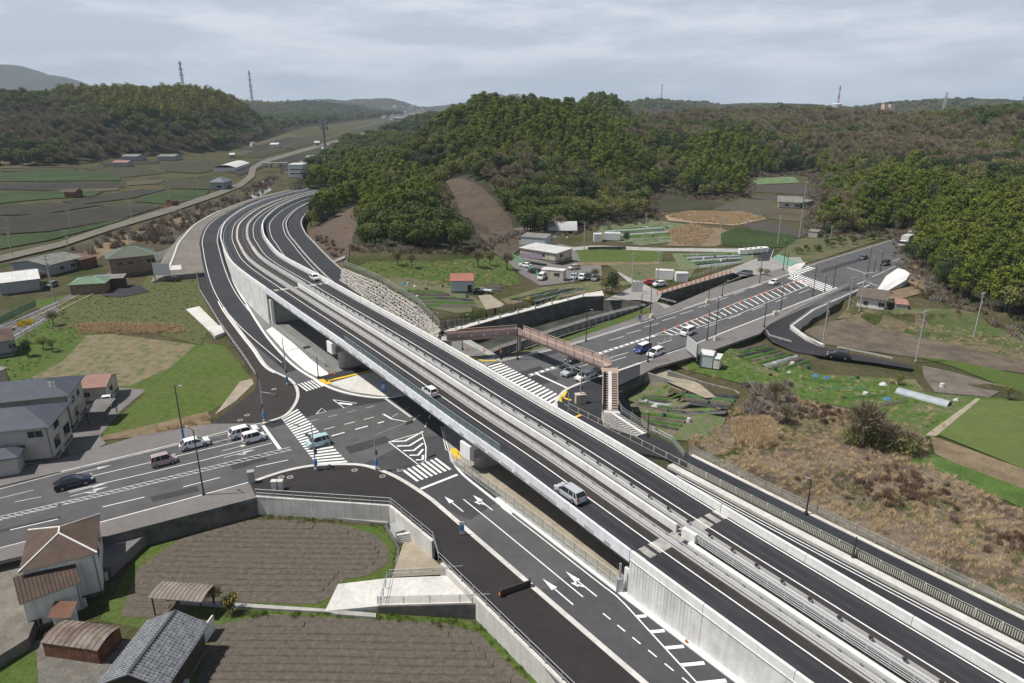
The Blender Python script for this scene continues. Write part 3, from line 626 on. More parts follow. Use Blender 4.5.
# retaining walls beside the ramps: one panel per visible bay, ribbed precast near the joint
conr=M('precast_ribbed_panel',(0.598,0.598,0.5915),.85,.14,.35,fine=.06,streak=.12)
def rwall(name,a,b,o1,o2,label,bay,ribto=None,zf=0.,cop=True):
    r=empty(name,A((a+b)/2,o1,0,zf),0,label,'wall')
    ss=srange(a,b,bay)
    for i in range(len(ss)-1):
        mb=MB(); rows=[]
        for s in srange(ss[i]+.03,ss[i+1]-.03,2.5):
            g=zr(s)-.4 if zf==0 and o1<2 else -.4
            top=A(s,o1,-.05).z
            if top-g<.3: g=top-.3
            rows.append([A(s,o1+(-.12 if o1<2 else .12),0,g),A(s,o2,0,g),A(s,o2,0,top),A(s,o1,0,top)])
        mb.loft(rows,close=True,cap=True); ch(mb,'wall_panel',conr,r)
        mb=MB(); ribbon_box(mb,ss[i]+.03,ss[i+1]-.03,min(o1,o2) if o1>2 else o1-.06,(o2 if o1<2 else o1+.06),-.05,1.0,step=2.5); ch(mb,'parapet',concw if i or o1>2 else concw,r)
    return r
wl=rwall('retaining_wall',S0,SA-.05,-.25,.02,'pale ribbed concrete retaining wall along the near left edge of the expressway',10)
rwall('retaining_wall',SB+.05,225,-.25,.02,'tall white curved retaining wall beyond the viaduct beside the slip road',7)
rwall('retaining_wall',225,S1,-.25,.02,'low far parapet wall where the expressway bends away toward the valley',12)
rwall('retaining_wall',S0,SA-.05,14.88,14.6,'white concrete parapet on the right edge of the expressway, near end',12)
rwall('retaining_wall',SB+.05,S1,14.88,14.6,'white parapet on the outside right edge of the distant expressway curve',12)
# vertical ribs in the wall near the abutment
mb=MB()
for k in range(20):
    s=-.4-k*.42; p=A(s,-.33,0,0); t=A(s,-.27,-.2); mb.tube((p.x,p.y,.1),(t.x,t.y,t.z),.03,n=4,cap=False)
ch(mb,'wall_ribs',conr,wl)['kind']='stuff'
rib=MB(); ribbon_box(rib,S0,SA-.1,-.36,-.27,-.06,.03); ch(rib,'wall_ledge',concw,wl)
# embankment earth inside the walls
mb=MB(); ribbon_box(mb,S0,SA-1.2,.03,14.6,-3.5,-.04); struct(mb.build('embankment',concd))
mb=MB(); ribbon_box(mb,SB+1.2,S1,.03,14.6,-4.2,-.04); struct(mb.build('embankment',concd))
# drop of the embankment on the outer left side beyond the slip road
aw=lambda q: float(np.interp(q,[178,200,240,300,400],[-18.5,-16.5,-13.5,-11.5,-11]))
gd=MB(); gd.loft([[A(178,-26,0,-1),A(178,-17.5,0,-1),A(178,-7.4,0,-1)]]+[[A(s,aw(s)-4,0,Tz(*A(s,aw(s)-4).xy)+.02),A(s,aw(s),0,zr(s)+.02),A(s,-7.4,0,zr(s)+.03)] for s in srange(178,SS[-1]-6,5)]); struct(gd.build('gravel_apron',M('pale_gravel',(0.1615,0.1487,0.1318),.95,.15,.12,fine=.2)))
ln_=MB(); ln_.loft([[A(s,aw(s)+.3,0,zr(s)+.2),A(s,aw(s)+.9,0,zr(s)+.2)] for s in srange(186,300,4)]); ln_.loft([[A(s,-18,0,zr(s)+.08),A(s,-13.6,0,zr(s)+.1)] for s in srange(184,190,2)]); struct(ln_.build('drain_channel',conc))
# right bank between slip road and hill
mb=MB(); mb.loft([[A(q,24.4,0,z2r(q)-.02),A(q,29.6,0,z2r(q)+.05)] for q in srange(128,SS[-1]-8,4)]); struct(mb.build('path_surface',asphh))
for o_,s_ in ((23.5,90),(29.5,128)):
    mb=MB(); mb.loft([[A(q,o_,0,z2r(q)-1.5),A(q,o_+.5,0,z2r(q)-1.5),A(q,o_+.5,0,z2r(q)+.25),A(q,o_,0,z2r(q)+.25)] for q in srange(s_,SS[-1]-8,4)],close=True,cap=True); struct(mb.build('kerb',concg))
# median strips
for a,b in ((S0,SA-2),):
    ribbon_box(k_:=MB(),a,b,6.55,7.15,-.05,.28); struct(k_.build('median_kerb',concw))
ribbon_box(k_:=MB(),S0,S1,8.45,9.35,-.03,.16); struct(k_.build('median_strip',concg))
ribbon_box(k_:=MB(),S0,S1,4.95,5.65,-.03,.12); struct(k_.build('median_strip',M('median_strip_concrete',(.42,.40,.39),.85,.12,1.5)))
# guard rails
bmbeam=[(-.02,.78),(.03,.73),(-.02,.66),(.03,.60),(-.02,.53)]
def beam(mb,a,b,o,sg=1,z=0.,th=.06,step=4):
    mb.loft([[A(s,o+sg*(p[0]+.05),z+p[1]) for p in bmbeam]+[A(s,o+sg*.0,z+p[1]) for p in bmbeam[::-1]] for s in srange(a,b,step)],close=True,cap=True)
postm={}
def posts(par,a,b,o,pitch,h,wd,name='post',mat=metal,dz=0.,key=None,flat=None,tilt=None,mx=290):
    k=(h,wd,mat.name)
    if k not in postm: mb=MB(); mb.box((0,0,h/2),(wd,wd,h/2)); postm[k]=mb.mesh(name,mat)
    n=int(abs(b-a)/pitch); n=min(n,mx)
    for i in range(n+1):
        s=a+(b-a)*i/n; p=A(s,o,dz) if flat is None else A(s,o,0,flat(s) if callable(flat) else flat); q_=A(s+1,o); ang=math.atan2(q_.y-p.y,q_.x-p.x)
        ob=link(name,postm[k],par,rz=ang); ob.location=p; ob.matrix_parent_inverse=Matrix.Translation(-par.location)
for (o,lab,bands) in ((5.3,'light steel guardrail on the left carriageway shoulder of the expressway',((-.22,-1,0),(.22,1,0),(-.22,-1,-.3),(.22,1,-.3))),
                (8.9,'broad white steel guardrail with capped posts between the expressway median and right carriageway',((-.3,-1,0),(.3,1,0),(-.3,-1,-.3),(.3,1,-.3)))):
    g=empty('guardrail',A(40,o),0,lab,'guardrail')
    for do,sg,z in bands: mb=MB(); beam(mb,S0,200,o+do,sg,z+.1); ch(mb,'rail_beam',metw,g)
    mb=MB(); ribbon_box(mb,S0,200,o-.25,o+.25,.46,.5) if o>6 else mb.loft([[A(s,o-.2,.5),A(s,o-.12,.5)] for s in srange(S0,200)]); ch(mb,'rail_plate',metw,g)
    posts(g,-60,120,o,2.0 if o<6 else 3.0,.95,.07,dz=.05,mat=metal)
    if o>6:
        mb=MB(); mb.box((0,0,.06),(.16,.13,.08)); cm=mb.mesh('post_cap',brown)
        for i in range(60):
            s=-60+3*i; ob=link('post_cap',cm,g); ob.location=A(s,o,.95); ob.matrix_parent_inverse=Matrix.Translation(-g.location)
g=empty('guardrail',A(-20,7.9),0,'four-pipe steel guard fence in the expressway median nearest the camera','guardrail')
for do,z in ((-.25,.3),(-.25,.55),(-.25,.8),(.1,.9),(.35,.75),(.35,.5)): mb=MB(); ribbon_box(mb,S0,-2,7.75+do,7.81+do,z,z+.07); ch(mb,'pipe',metw,g)
posts(g,-60,-3,7.75,2,.95,.06,mat=metal)
mb=MB(); p=A(-1.5,7.4); mb.box((p.x,p.y,p.z+.6),(.9,.25,.6),math.atan2(.8,-.6)); o=mb.build('barrier_nose_block',concw); tag(o,'white concrete end block where the median barrier stops at the joint','barrier')
g=empty('guardrail',A(150,0),0,'thin steel rail on top of the wall round the far expressway bend','guardrail')
mb=MB(); ribbon_box(mb,200,S1-10,-.5,-.42,1.15,1.25); ch(mb,'rail_beam',metal,g); posts(g,202,S1-12,-.45,3.2,1.2,.05,mat=metal)
# fences along the frontage roads
def fence(name,pts,label,h=1.1,pitch=2.2,mat=metal,mesh=None,railz=(1.,.55),z=None,world=False,cat='fence',pw=.035,panel=None,mid=None):
    """pts: pixels+z or world points with ground height"""
    P=[Vector(p) for p in pts] if world else [at(p[0],p[1],z or 0) for p in pts]
    r=empty(name,P[0],0,label,cat)
    inv=Matrix.Translation(-P[0])
    for f in railz:
        mb=MB()
        for a,b in zip(P,P[1:]): mb.tube(a+Vector((0,0,h*f)),b+Vector((0,0,h*f)),.03,n=4)
        o=mb.build('rail',mat,r); o.matrix_parent_inverse=inv
    mb=MB(); mb.box((0,0,h/2),(pw,pw,h/2)); pm=mb.mesh('post',mat); cnt=0
    for a,b in zip(P,P[1:]):
        n=max(1,int((b-a).length/pitch)); ang=math.atan2(b.y-a.y,b.x-a.x)
        for i in range(n):
            if cnt>280: break
            cnt+=1; o=link('post',pm,r,a.lerp(b,i/n),ang); o.matrix_parent_inverse=inv
    if mesh:
        for a,b in zip(P,P[1:]):
            mb=MB(); u=Vector((0,0,1)); mb.add([a+u*.05,b+u*.05,b+u*h*.95,a+u*h*.95],[(0,1,2,3)]); o=mb.build('mesh_panel',mesh,r); o.matrix_parent_inverse=inv
    return r
meshg=M('chain_link_mesh',(.30,.32,.30),.6,.1,8,trans=.6)
meshb=M('dense_railing_mesh',(.36,.36,.32),.6,.1,8,trans=.25)
fence('fence',[A(s,30.15,0,.15) for s in srange(17,-70,4)],'long low chain fence between the dark path and the dry scrub',1.15,2.5,M('dull_steel',(.22,.23,.23),.5,.1,3),world=True,mesh=meshg)
r=fence('railing',[A(s,25.8,0,.1) for s in srange(40,-70,4)],'beige slatted pedestrian railing between right frontage road and dark path',1.05,2.4,M('beige_steel',(.45,.43,.37),.6,.06,3),world=True,railz=(1.,.12),pw=.07)
mb=MB(); mb.box((0,0,.5),(.018,.05,.42)); bm_=mb.mesh('bar',MATS['beige_steel'])
k=0; s=14.
bars=MB()
while s>-62:
    p=A(s,25.8,0,.1); q_=A(s+1,25.8,0,.1); bars.box((p.x,p.y,.6),(.05,.03,.44),math.atan2(q_.y-p.y,q_.x-p.x)); s-=.22
ch(bars,'bars',MATS['beige_steel'],r)['kind']='stuff'
fence('fence',[A(s,-.55,0,.12) for s in srange(0.5,36,4)],'tall steel mesh fence along the foot of the viaduct, near side',1.8,1.6,world=True,mesh=meshg,railz=(1.,.5,.08))
fence('fence',[A(s,-.55,0,.12) for s in srange(84,118,4)],'steel mesh fence along the kerb below the far viaduct span',1.6,1.6,world=True,mesh=meshg,railz=(1.,.5,.08))
fence('railing',[at(*p)+Vector((0,0,.13)) for p in ((256,497),(390,506),(392,507),(433,541))]+[A(s,-13.75,0,.13) for s in srange(17,-66,5)],'thin grey railing on top of the retaining wall above the tilled fields',1.1,2.4,world=True,railz=(1.,.5))
fence('railing',[at(x,y)+Vector((0,0,.1)) for x,y in ((194,262),(200,292),(220,325),(245,360),(256,377))],'white railing along the outer edge of the curved dark walk',1.0,2.5,metw,world=True,railz=(1.,.6,.3),pw=.05)
# canal side walls etc ------------------------------------------------
def wallline(pts,z0,z1,mat,label,th=.35,cat='wall',name='retaining_wall',bay=0,zf=None,cap=None):
    P=[at(p[0],p[1],p[2] if len(p)>2 else (zf or 0)) for p in pts]
    r=empty(name,(P[0].x,P[0].y,z0),0,label,cat) if bay else None
    inv=Matrix.Translation(-r.location) if bay else None
    def seg(mb,a,b,ta,tb,lo,hi_a,hi_b,t):
        d=(b-a); d.z=0; n=Vector((-d.y,d.x,0)).normalized()*t/2
        mb.loft([[(a.x+n.x,a.y+n.y,lo),(a.x-n.x,a.y-n.y,lo),(a.x-n.x,a.y-n.y,hi_a),(a.x+n.x,a.y+n.y,hi_a)],[(b.x+n.x,b.y+n.y,lo),(b.x-n.x,b.y-n.y,lo),(b.x-n.x,b.y-n.y,hi_b),(b.x+n.x,b.y+n.y,hi_b)]],close=True,cap=True)
    one=MB()
    for i,(a,b) in enumerate(zip(P,P[1:])):
        za=pts[i][2] if len(pts[i])>2 else z1; zb=pts[i+1][2] if len(pts[i+1])>2 else z1
        if bay:
            n=max(1,int((b-a).length/bay))
            for k in range(n):
                u=a.lerp(b,(k+.01)/n); v=a.lerp(b,(k+.99)/n); mb=MB(); seg(mb,u,v,0,0,z0,za+(zb-za)*k/n,za+(zb-za)*(k+1)/n,th); o=mb.build('wall_panel',mat,r); o.matrix_parent_inverse=inv
        else: seg(one,a,b,0,0,z0,za,zb,th)
    if not bay: r=one.build(name,mat); tag(r,label,cat)
    return r
wallline([(256,497),(390,506.5),(433,542)],-3.2,.2,conc,'ribbed pale concrete retaining wall above the upper tilled field',.4,bay=1.2)
P_=[A(s,-13.8,0,.0) for s in srange(17,-60,3)]
r=empty('retaining_wall',P_[0],0,'long pale retaining wall under the dark walk beside the lower tilled field','wall')
for a,b in zip(P_,P_[1:]):
    mb=MB(); d=(b-a); n=Vector((-d.y,d.x,0)).normalized()*.2; a=a+d*.01;b=b-d*.01
    mb.loft([[(p.x+n.x,p.y+n.y,-3.2),(p.x-n.x,p.y-n.y,-3.2),(p.x-n.x,p.y-n.y,.2),(p.x+n.x,p.y+n.y,.2)] for p in (a,b)],close=True,cap=True); o=mb.build('wall_panel',conc,r); o.matrix_parent_inverse=Matrix.Translation(-P_[0])
wallline([(98,538.5),(175,518.5),(256,497.5)],-3.2,.12,concd,'old black stained retaining wall between the road and the upper tilled field',.5)
for pts,lab in (([(432,336.5),(500,318.5),(583,297),(604,296.5),(640,303)],'dark far bank wall of the sunken canal below the gardens'),
                ([(655,302.5),(661,306.5),(569,333.5),(500,357.5),(470,368)],'dark near bank wall of the sunken canal beside the main road'),
                ([(661,294),(733,273)],'dark canal wall under the orange railing'),([(741,276.5),(716,287.5),(679,303.5)],'near canal wall beside the main road past the small bridge')):
    wallline(pts,-4.6,.1,concd,lab,.5)
struct(sheet('water',[(440,334),(500,316),(583,295),(660,300),(662,312),(569,340),(500,364),(460,372)],-4.0,M('canal_bed',(.06,.062,.055),.35,.4,.25,fine=.2),zp_=-4.0))
struct(sheet('water',[(655,294),(735,270),(745,276),(716,290),(675,308)],-4.0,MATS['canal_bed'],zp_=-4.0))
mb=MB(); P_=[at(*p) for p in ((462,360),(500,343),(560,324),(600,312),(645,301))]
for a,b in zip(P_,P_[1:]):
    d=(b-a); n=Vector((-d.y,d.x,0)).normalized()*.8; mb.loft([[(p.x+n.x,p.y+n.y,-4.4),(p.x-n.x,p.y-n.y,-4.4),(p.x-n.x,p.y-n.y,-.9),(p.x+n.x,p.y+n.y,-.9)] for p in (a,b)],close=True,cap=True)
tag(mb.build('canal_walkway',M('walkway_grey',(.15,.145,.135),.9,.2,.4,fine=.1)),'narrow grey concrete walkway running along the middle of the canal','walkway')
fence('railing',[at(p[0],p[1])+Vector((0,0,.1)) for p in ((500,357.8),(569,334),(655,304))],'thin grey railing on the road side of the canal',1.2,2.4,world=True)
fence('railing',[at(p[0],p[1])+Vector((0,0,-.9)) for p in ((462,362),(500,345),(560,326),(640,304))],'thin railing on the canal middle walkway',1.1,2.4,world=True)
fence('railing',[at(p[0],p[1])+Vector((0,0,.1)) for p in ((432,336),(500,318),(583,296.5),(604,296))],'railing with short posts on the garden side of the canal',1.0,6,cpole,world=True,railz=(.9,),pw=.12)
r=fence('railing',[at(p[0],p[1])+Vector((0,0,.1)) for p in ((657,295),(700,282),(734,272.5))],'orange and white barrier railing beside the small canal bridge',1.0,2.2,orange,world=True,railz=(1.,.5),pw=.12)
fence('guardrail',[at(p[0],p[1])+Vector((0,0,.05)) for p in ((658,300),(676,304.5))],'short white guardrail across the canal end at the plaza',.8,2,metw,world=True,railz=(1.,.8,.6))
fence('guardrail',[at(p[0],p[1])+Vector((0,0,.05)) for p in ((690,279),(720,269),(757,258))],'blue-white pipe guardrail on the garden side of the canal road',.9,2.5,metw,world=True,railz=(1.,.6))
fence('guardrail',[at(p[0],p[1])+Vector((0,0,.1)) for p in ((768,325.5),(800,308),(849,286))],'long white guardrail between the main road sidewalk and branch road',.9,2.5,metw,world=True,railz=(1.,.8,.6,.4))
fence('guardrail',[at_t(p,zbr(*p))+Vector((0,0,.25)) for p in br_[:3]],'white guardrail on the concrete wall of the branch road',.8,2,metw,world=True,railz=(1.,.8,.6))
fence('guardrail',[at_t(p,zbr(*p))+Vector((0,0,.2)) for p in ((790,328),(806,340),(822,348))],'white guardrail at the bend foot of the branch road',.8,2,metw,world=True,railz=(1.,.8,.6))
fence('guardrail',[at_t(p,-1.8)+Vector((0,0,.1)) for p in ((837,349.5),(865,355),(892,361))],'white guardrail beside the black car on the narrow lane',.7,2.5,metw,world=True,railz=(1.,.8,.6))
fence('guardrail',[at_t(p,-1)+Vector((0,0,.1)) for p in ((764,330),(769,338),(791,344.5))],'white guardrail along the left side of the branch road foot',.8,2,metw,world=True,railz=(1.,.8,.6))
# garden walls on the east side of the footbridge stair
wallline([(619,383,0),(645,371.5,0)],-3.4,.15,concd,'dark garden retaining wall beside the footbridge stair',.35)
wallline([(645,371.5,0),(675,381,-1.0),(712,396,-2.6)],-3.4,.0,concg,'pale concrete wall stepping down along the garden path',.3)
wallline([(668,370,0),(700,381,-1.),(735,390,-1.6),(748,401,-1.9)],-3.2,.0,M('rough_stone_wall',(.22,.205,.18),.95,.3,1.2,fine=.2),'old rough stone wall between the garden path and grass bank',.4)
sheet('path_surface',[(648,371),(664,367),(700,383),(716,396),(706,397),(675,384)],-1.2,sand,zp_=-1.0)
# stone masonry wall below the north gardens, each facing stone its own part
sw=empty('stone_retaining_wall',at(385,300,2),0,'pale rough stone retaining wall sloping below the gardens behind the viaduct','wall')
inv=Matrix.Translation(-sw.location)
topl=[at(343,268,4.4),at(380,283,4.1),at(418,306,3.6),at(440,330,2.7)]; botl=[at(338,291,-.2),at(372,312,-.2),at(405,335,-.2),at(436,352,-.2)]
mb=MB(); mb.loft([[t+Vector((.3,.3,-.1)),b+Vector((.2,.2,-.3))] for t,b in zip(topl,botl)]); o=mb.build('wall_backing',M('joint_mortar_grey',(.22,.21,.19),.95,.2,1),sw); o.matrix_parent_inverse=inv  # plain mortar-coloured backing behind the facing stones
stm=[M('wall_stone_%d'%i,c,.9,.12,1.5,fine=.1) for i,c in enumerate(((.36,.345,.315),(.33,.315,.29),(.39,.375,.345)))]
sm_=[]
for q_ in range(9):
    mb=MB(); rr=random.Random(q_); ring=[(math.cos(a)*.74*rr.uniform(.88,1.1),math.sin(a)*.56*rr.uniform(.85,1.15)) for a in [i*math.pi/3 for i in range(6)]]
    mb.loft([[(x,-.02,z) for x,z in ring],[(x*.92,-.10,z*.92) for x,z in ring],[(x*.5,-.15,z*.5) for x,z in ring]],close=True,cap=True); sm_.append(mb.mesh('stone',stm[q_%3]))
cnt=0; rest=[]
for row in range(10):
    for k in range(66):
        u=(k+.5*(row%2)+random.uniform(-.1,.1))/66*3; i=min(2,int(u)); f=u-i
        if i>2 or u>=3: continue
        t=topl[i].lerp(topl[i+1],f); b=botl[i].lerp(botl[i+1],f); v=(row+.5+random.uniform(-.12,.12))/10
        p=b.lerp(t,v); d=(topl[i+1]-topl[i]); ang=math.atan2(d.y,d.x)+math.pi*0
        e=(row%2)  
        xa=d.normalized(); za=(t-b).normalized(); ya=za.cross(xa).normalized(); R3=Matrix((xa,ya,za)).transposed().to_4x4(); rest.append((p,R3,random.randrange(9),random.uniform(.85,1.1)))
random.shuffle(rest)
for j,(p,ang,q_,sc_) in enumerate(rest[:300]):
    o=link('stone',sm_[q_],sw); o.matrix_basis=Matrix.Translation(p)@ang@Matrix.Diagonal((sc_,1,sc_,1)); o.matrix_parent_inverse=inv
if len(rest)>300:
    mb=MB()
    for p,ang,q_,sc_ in rest[300:]:
        me_=sm_[q_]; R_=Matrix.Translation(p)@ang@Matrix.Diagonal((sc_,1,sc_,1)); mb.add([R_@v.co for v in me_.vertices],[tuple(pl.vertices) for pl in me_.polygons],0)
    o=mb.build('stones',stm[1],sw); o.matrix_parent_inverse=inv; o['kind']='stuff'
sheet('path_surface',[(398,334),(425,330),(500,313),(570,296),(602,291),(604,296),(583,297),(500,318.5),(432,338)],.12,conc,zp_=0)
fence('fence',[at(p[0],p[1],z)+Vector((0,0,.1)) for p,z in (((345,266),4.4),((380,281),4.1),((418,304),3.6),((440,328),2.7),((470,325),.3))],'tall grey mesh fence along the top of the stone wall',1.5,2.4,world=True,mesh=meshg,railz=(1.,))
fence('fence',[A(s,16.6,0,0) for s in srange(60,112,5)],'light mesh fence on the far side of the viaduct below the stone wall',1.5,2.2,world=True,mesh=meshg,railz=(1.,.5))
# ------------------------------------------------------------------ footbridge
fb=empty('footbridge',at(519,350),0,'pinkish brown steel pedestrian footbridge bending over the main road','footbridge')
def fch(mb,n,m,**k): return ch(mb,n,m,fb,**k)
Z=5.0; B0=at(446,337,Z); B1=at(519,331.5,Z); B2=at(608,366,Z)
lat=lambda a,b: Vector((-(b-a).y,(b-a).x,0)).normalized()
for a,b in ((B0,B1),(B1,B2)):
    n_=lat(a,b); e=(b-a).normalized()
    mb=MB(); mb.loft([[a+n_*1.1,a-n_*1.1,a-n_*1.1+Vector((0,0,-.2)),a+n_*1.1+Vector((0,0,-.2))],[b+n_*1.1,b-n_*1.1,b-n_*1.1+Vector((0,0,-.2)),b+n_*1.1+Vector((0,0,-.2))]],close=True,cap=True); fch(mb,'deck',pink)
    mb=MB(); c=(a+b)/2; mb.box((c.x,c.y,Z-.55),((b-a).length/2,.45,.35),math.atan2(e.y,e.x)); fch(mb,'girder',M('footbridge_girder',(.42,.33,.26),.6,.08,1))
    Ln=(b-a).length; n=int(Ln/2.4)
    for sg in (1,-1):
        for i in range(n):
            u=a.lerp(b,(i+.04)/n)+n_*1.1*sg; v=a.lerp(b,(i+.96)/n)+n_*1.1*sg
            mb=MB(); mb.add([u+Vector((0,0,-.15)),v+Vector((0,0,-.15)),v+Vector((0,0,.85)),u+Vector((0,0,.85)),u+Vector((0,0,-.15))-n_*.05*sg,v+Vector((0,0,-.15))-n_*.05*sg,v+Vector((0,0,.85))-n_*.05*sg,u+Vector((0,0,.85))-n_*.05*sg],[(0,1,2,3),(7,6,5,4),(0,4,5,1),(3,2,6,7),(0,3,7,4),(1,5,6,2)])
            fch(mb,'side_panel',M('footbridge_panel',(.38,.295,.275),.6,.09,1.4))
            mb=MB(); p=a.lerp(b,i/n)+n_*1.13*sg; mb.box((p.x,p.y,Z+.5),(.06,.06,.65)); fch(mb,'post',M('footbridge_post',(.25,.18,.15),.6,.1,1))
        mb=MB(); mb.tube(a+n_*1.1*sg+Vector((0,0,1.12)),b+n_*1.1*sg+Vector((0,0,1.12)),.06); fch(mb,'handrail',MATS['footbridge_girder'])
mb=MB(); p=at(519,350); mb.tube((p.x,p.y,-4.3),(p.x,p.y,Z-.3),.45,n=12); fch(mb,'column',pink,smooth=False)
mb=MB(); p=at(521,346); 
p=at(449,352); mb.box((B0.x,B0.y,(Z-.3)/2),(1.0,1.3,(Z-.3)/2)); fch(mb,'end_support',concg)
# stair tower
t0=B2; S_t=at(610,370,Z); S_b=at(610,411,2.4)
ax=(S_b-S_t); ax.z=0; L_=ax.length; ax.normalize(); nx_=Vector((-ax.y,ax.x,0))
c=B2+Vector((0.2,0,0)); top=Vector((S_t.x,S_t.y,Z))
mb=MB(); mb.box((top.x,top.y-0.2,Z-.1),(1.5,1.3,.1)); fch(mb,'landing',pink)
rise=Z-2.5; n=16; run=L_/n
for sg in (1,-1):
    for i in range(n):
        for k_ in (0,):
            p=top+ax*(1.1+run*(i+.5)*(L_-1.1)/L_); z_=Z-rise*(i+1)/n; mb=MB(); mb.box((p.x+nx_.x*.75*sg,p.y+nx_.y*.75*sg,z_),(.42,run*.36,.05)); fch(mb,'step',M('stair_tread',(.27,.235,.215),.7,.1,2))
def slope(mb,o1,o2,dz0,dz1,a0=1.0):
    a=top+ax*a0; b=top+ax*L_; b.z=2.5
    mb.loft([[a+nx_*o1+Vector((0,0,dz0)),a+nx_*o2+Vector((0,0,dz0)),a+nx_*o2+Vector((0,0,dz1)),a+nx_*o1+Vector((0,0,dz1))],[b+nx_*o1+Vector((0,0,dz0)),b+nx_*o2+Vector((0,0,dz0)),b+nx_*o2+Vector((0,0,dz1)),b+nx_*o1+Vector((0,0,dz1))]],close=True,cap=True)
for o1,o2,z0,z1,nm,m_ in ((-.3,.3,-.1,.12,'cycle_ramp',conc),(-1.3,-1.2,-.35,1.0,'side_panel',MATS['footbridge_panel']),(1.2,1.3,-.35,1.0,'side_panel',MATS['footbridge_panel']),(-1.3,-1.2,1.05,1.12,'handrail',MATS['footbridge_girder']),(1.2,1.3,1.05,1.12,'handrail',MATS['footbridge_girder']),(-1.15,1.15,-.45,-.3,'stair_soffit',brown)):
    mb=MB(); slope(mb,o1,o2,z0,z1); fch(mb,nm,m_)
mb=MB(); p=top+Vector((0,0,-Z/2)); mb.box((top.x,top.y-.3,Z/2-.15),(.35,.35,Z/2-.1)); fch(mb,'column',pink)
# concrete lower stair
b0=at(603,408,2.5); b1=at(618,409,2.5); e0=at(637.5,437,.1); e1=at(650,433,.1)
mb=MB(); mb.prism([(b0.x,b0.y+1.2),(b1.x,b1.y+1.0),(b1.x+.2,b1.y-1.6),(b0.x,b0.y-1.8)],-.2,2.45); fch(mb,'stair_landing',conc)
n=12; s0_=Vector((b0.x,b0.y-1.8,2.45)); s1_=Vector((b1.x+.2,b1.y-1.6,2.45)); E0=Vector((e0.x,e0.y,.15)); E1=Vector((e1.x,e1.y,.15))
for i in range(n):
    a=s0_.lerp(E0,i/n); b=s1_.lerp(E1,i/n); c=s1_.lerp(E1,(i+1)/n); d=s0_.lerp(E0,(i+1)/n); z_=2.45-(2.3)*(i+1)/(n+1)
    mb=MB(); mb.prism([(a.x,a.y),(b.x,b.y),(c.x,c.y),(d.x,d.y)],-.2,z_); fch(mb,'stair_step',conc)
    m0=a.lerp(b,.4); m1=a.lerp(b,.6); m2=d.lerp(c,.6); m3=d.lerp(c,.4); mb=MB(); mb.add([(m0.x,m0.y,z_+.2),(m1.x,m1.y,z_+.2),(m2.x,m2.y,z_+.02),(m3.x,m3.y,z_+.02)],[(0,1,2,3)]); fch(mb,'cycle_ramp',concw)
    for f1,f2 in ((.02,.36),(.64,.98)):
        q0=d.lerp(c,f1); q1=d.lerp(c,f2); u=(a-d)*.3
        mb=MB(); mb.add([(q0.x,q0.y,z_+.01),(q1.x,q1.y,z_+.01),(q1.x+u.x,q1.y+u.y,z_+.01),(q0.x+u.x,q0.y+u.y,z_+.01)],[(0,1,2,3)]); fch(mb,'anti_slip_strip',M('anti_slip_dark',(.13,.12,.11),.9,.1,2))
fence('railing',[Vector((b1.x+.2,b1.y+1,2.5)),Vector((s1_.x+.2,s1_.y,2.5)),Vector((E1.x+.2,E1.y,.2)),at(672,444)+Vector((0,0,.15)),at(684,459)+Vector((0,0,.15))],'grey mesh railing beside the concrete stair foot of the footbridge',1.1,1.6,world=True,mesh=meshg)
# ------------------------------------------------------------------ fields and patches
# upper and lower tilled field, beds as separate ridges of soil
def clip_line(poly,y0,dirv,nrm):
    """segments of the line p.nrm=y0 inside poly, as pairs of parameters along dirv"""
    ts=[]
    n=len(poly)
    for i in range(n):
        a=poly[i];b=poly[(i+1)%n]; da=a.dot(nrm)-y0; db=b.dot(nrm)-y0
        if (da>0)!=(db>0): t=da/(da-db); p=a.lerp(b,t); ts.append(p.dot(dirv))
    ts.sort(); return list(zip(ts[::2],ts[1::2]))
def inset(poly,d):
    n=len(poly); out=[]
    a_=sum(poly[i].x*poly[(i+1)%n].y-poly[(i+1)%n].x*poly[i].y for i in range(n)); sg=1 if a_>0 else -1
    for i in range(n):
        p=poly[i-1];q=poly[i];r=poly[(i+1)%n]; u=(q-p).normalized(); v=(r-q).normalized(); n1=Vector((-u.y,u.x))*sg; n2=Vector((-v.y,v.x))*sg; m=(n1+n2)
        out.append(q+m/max(.5,m.dot(n1))*d)
    return out
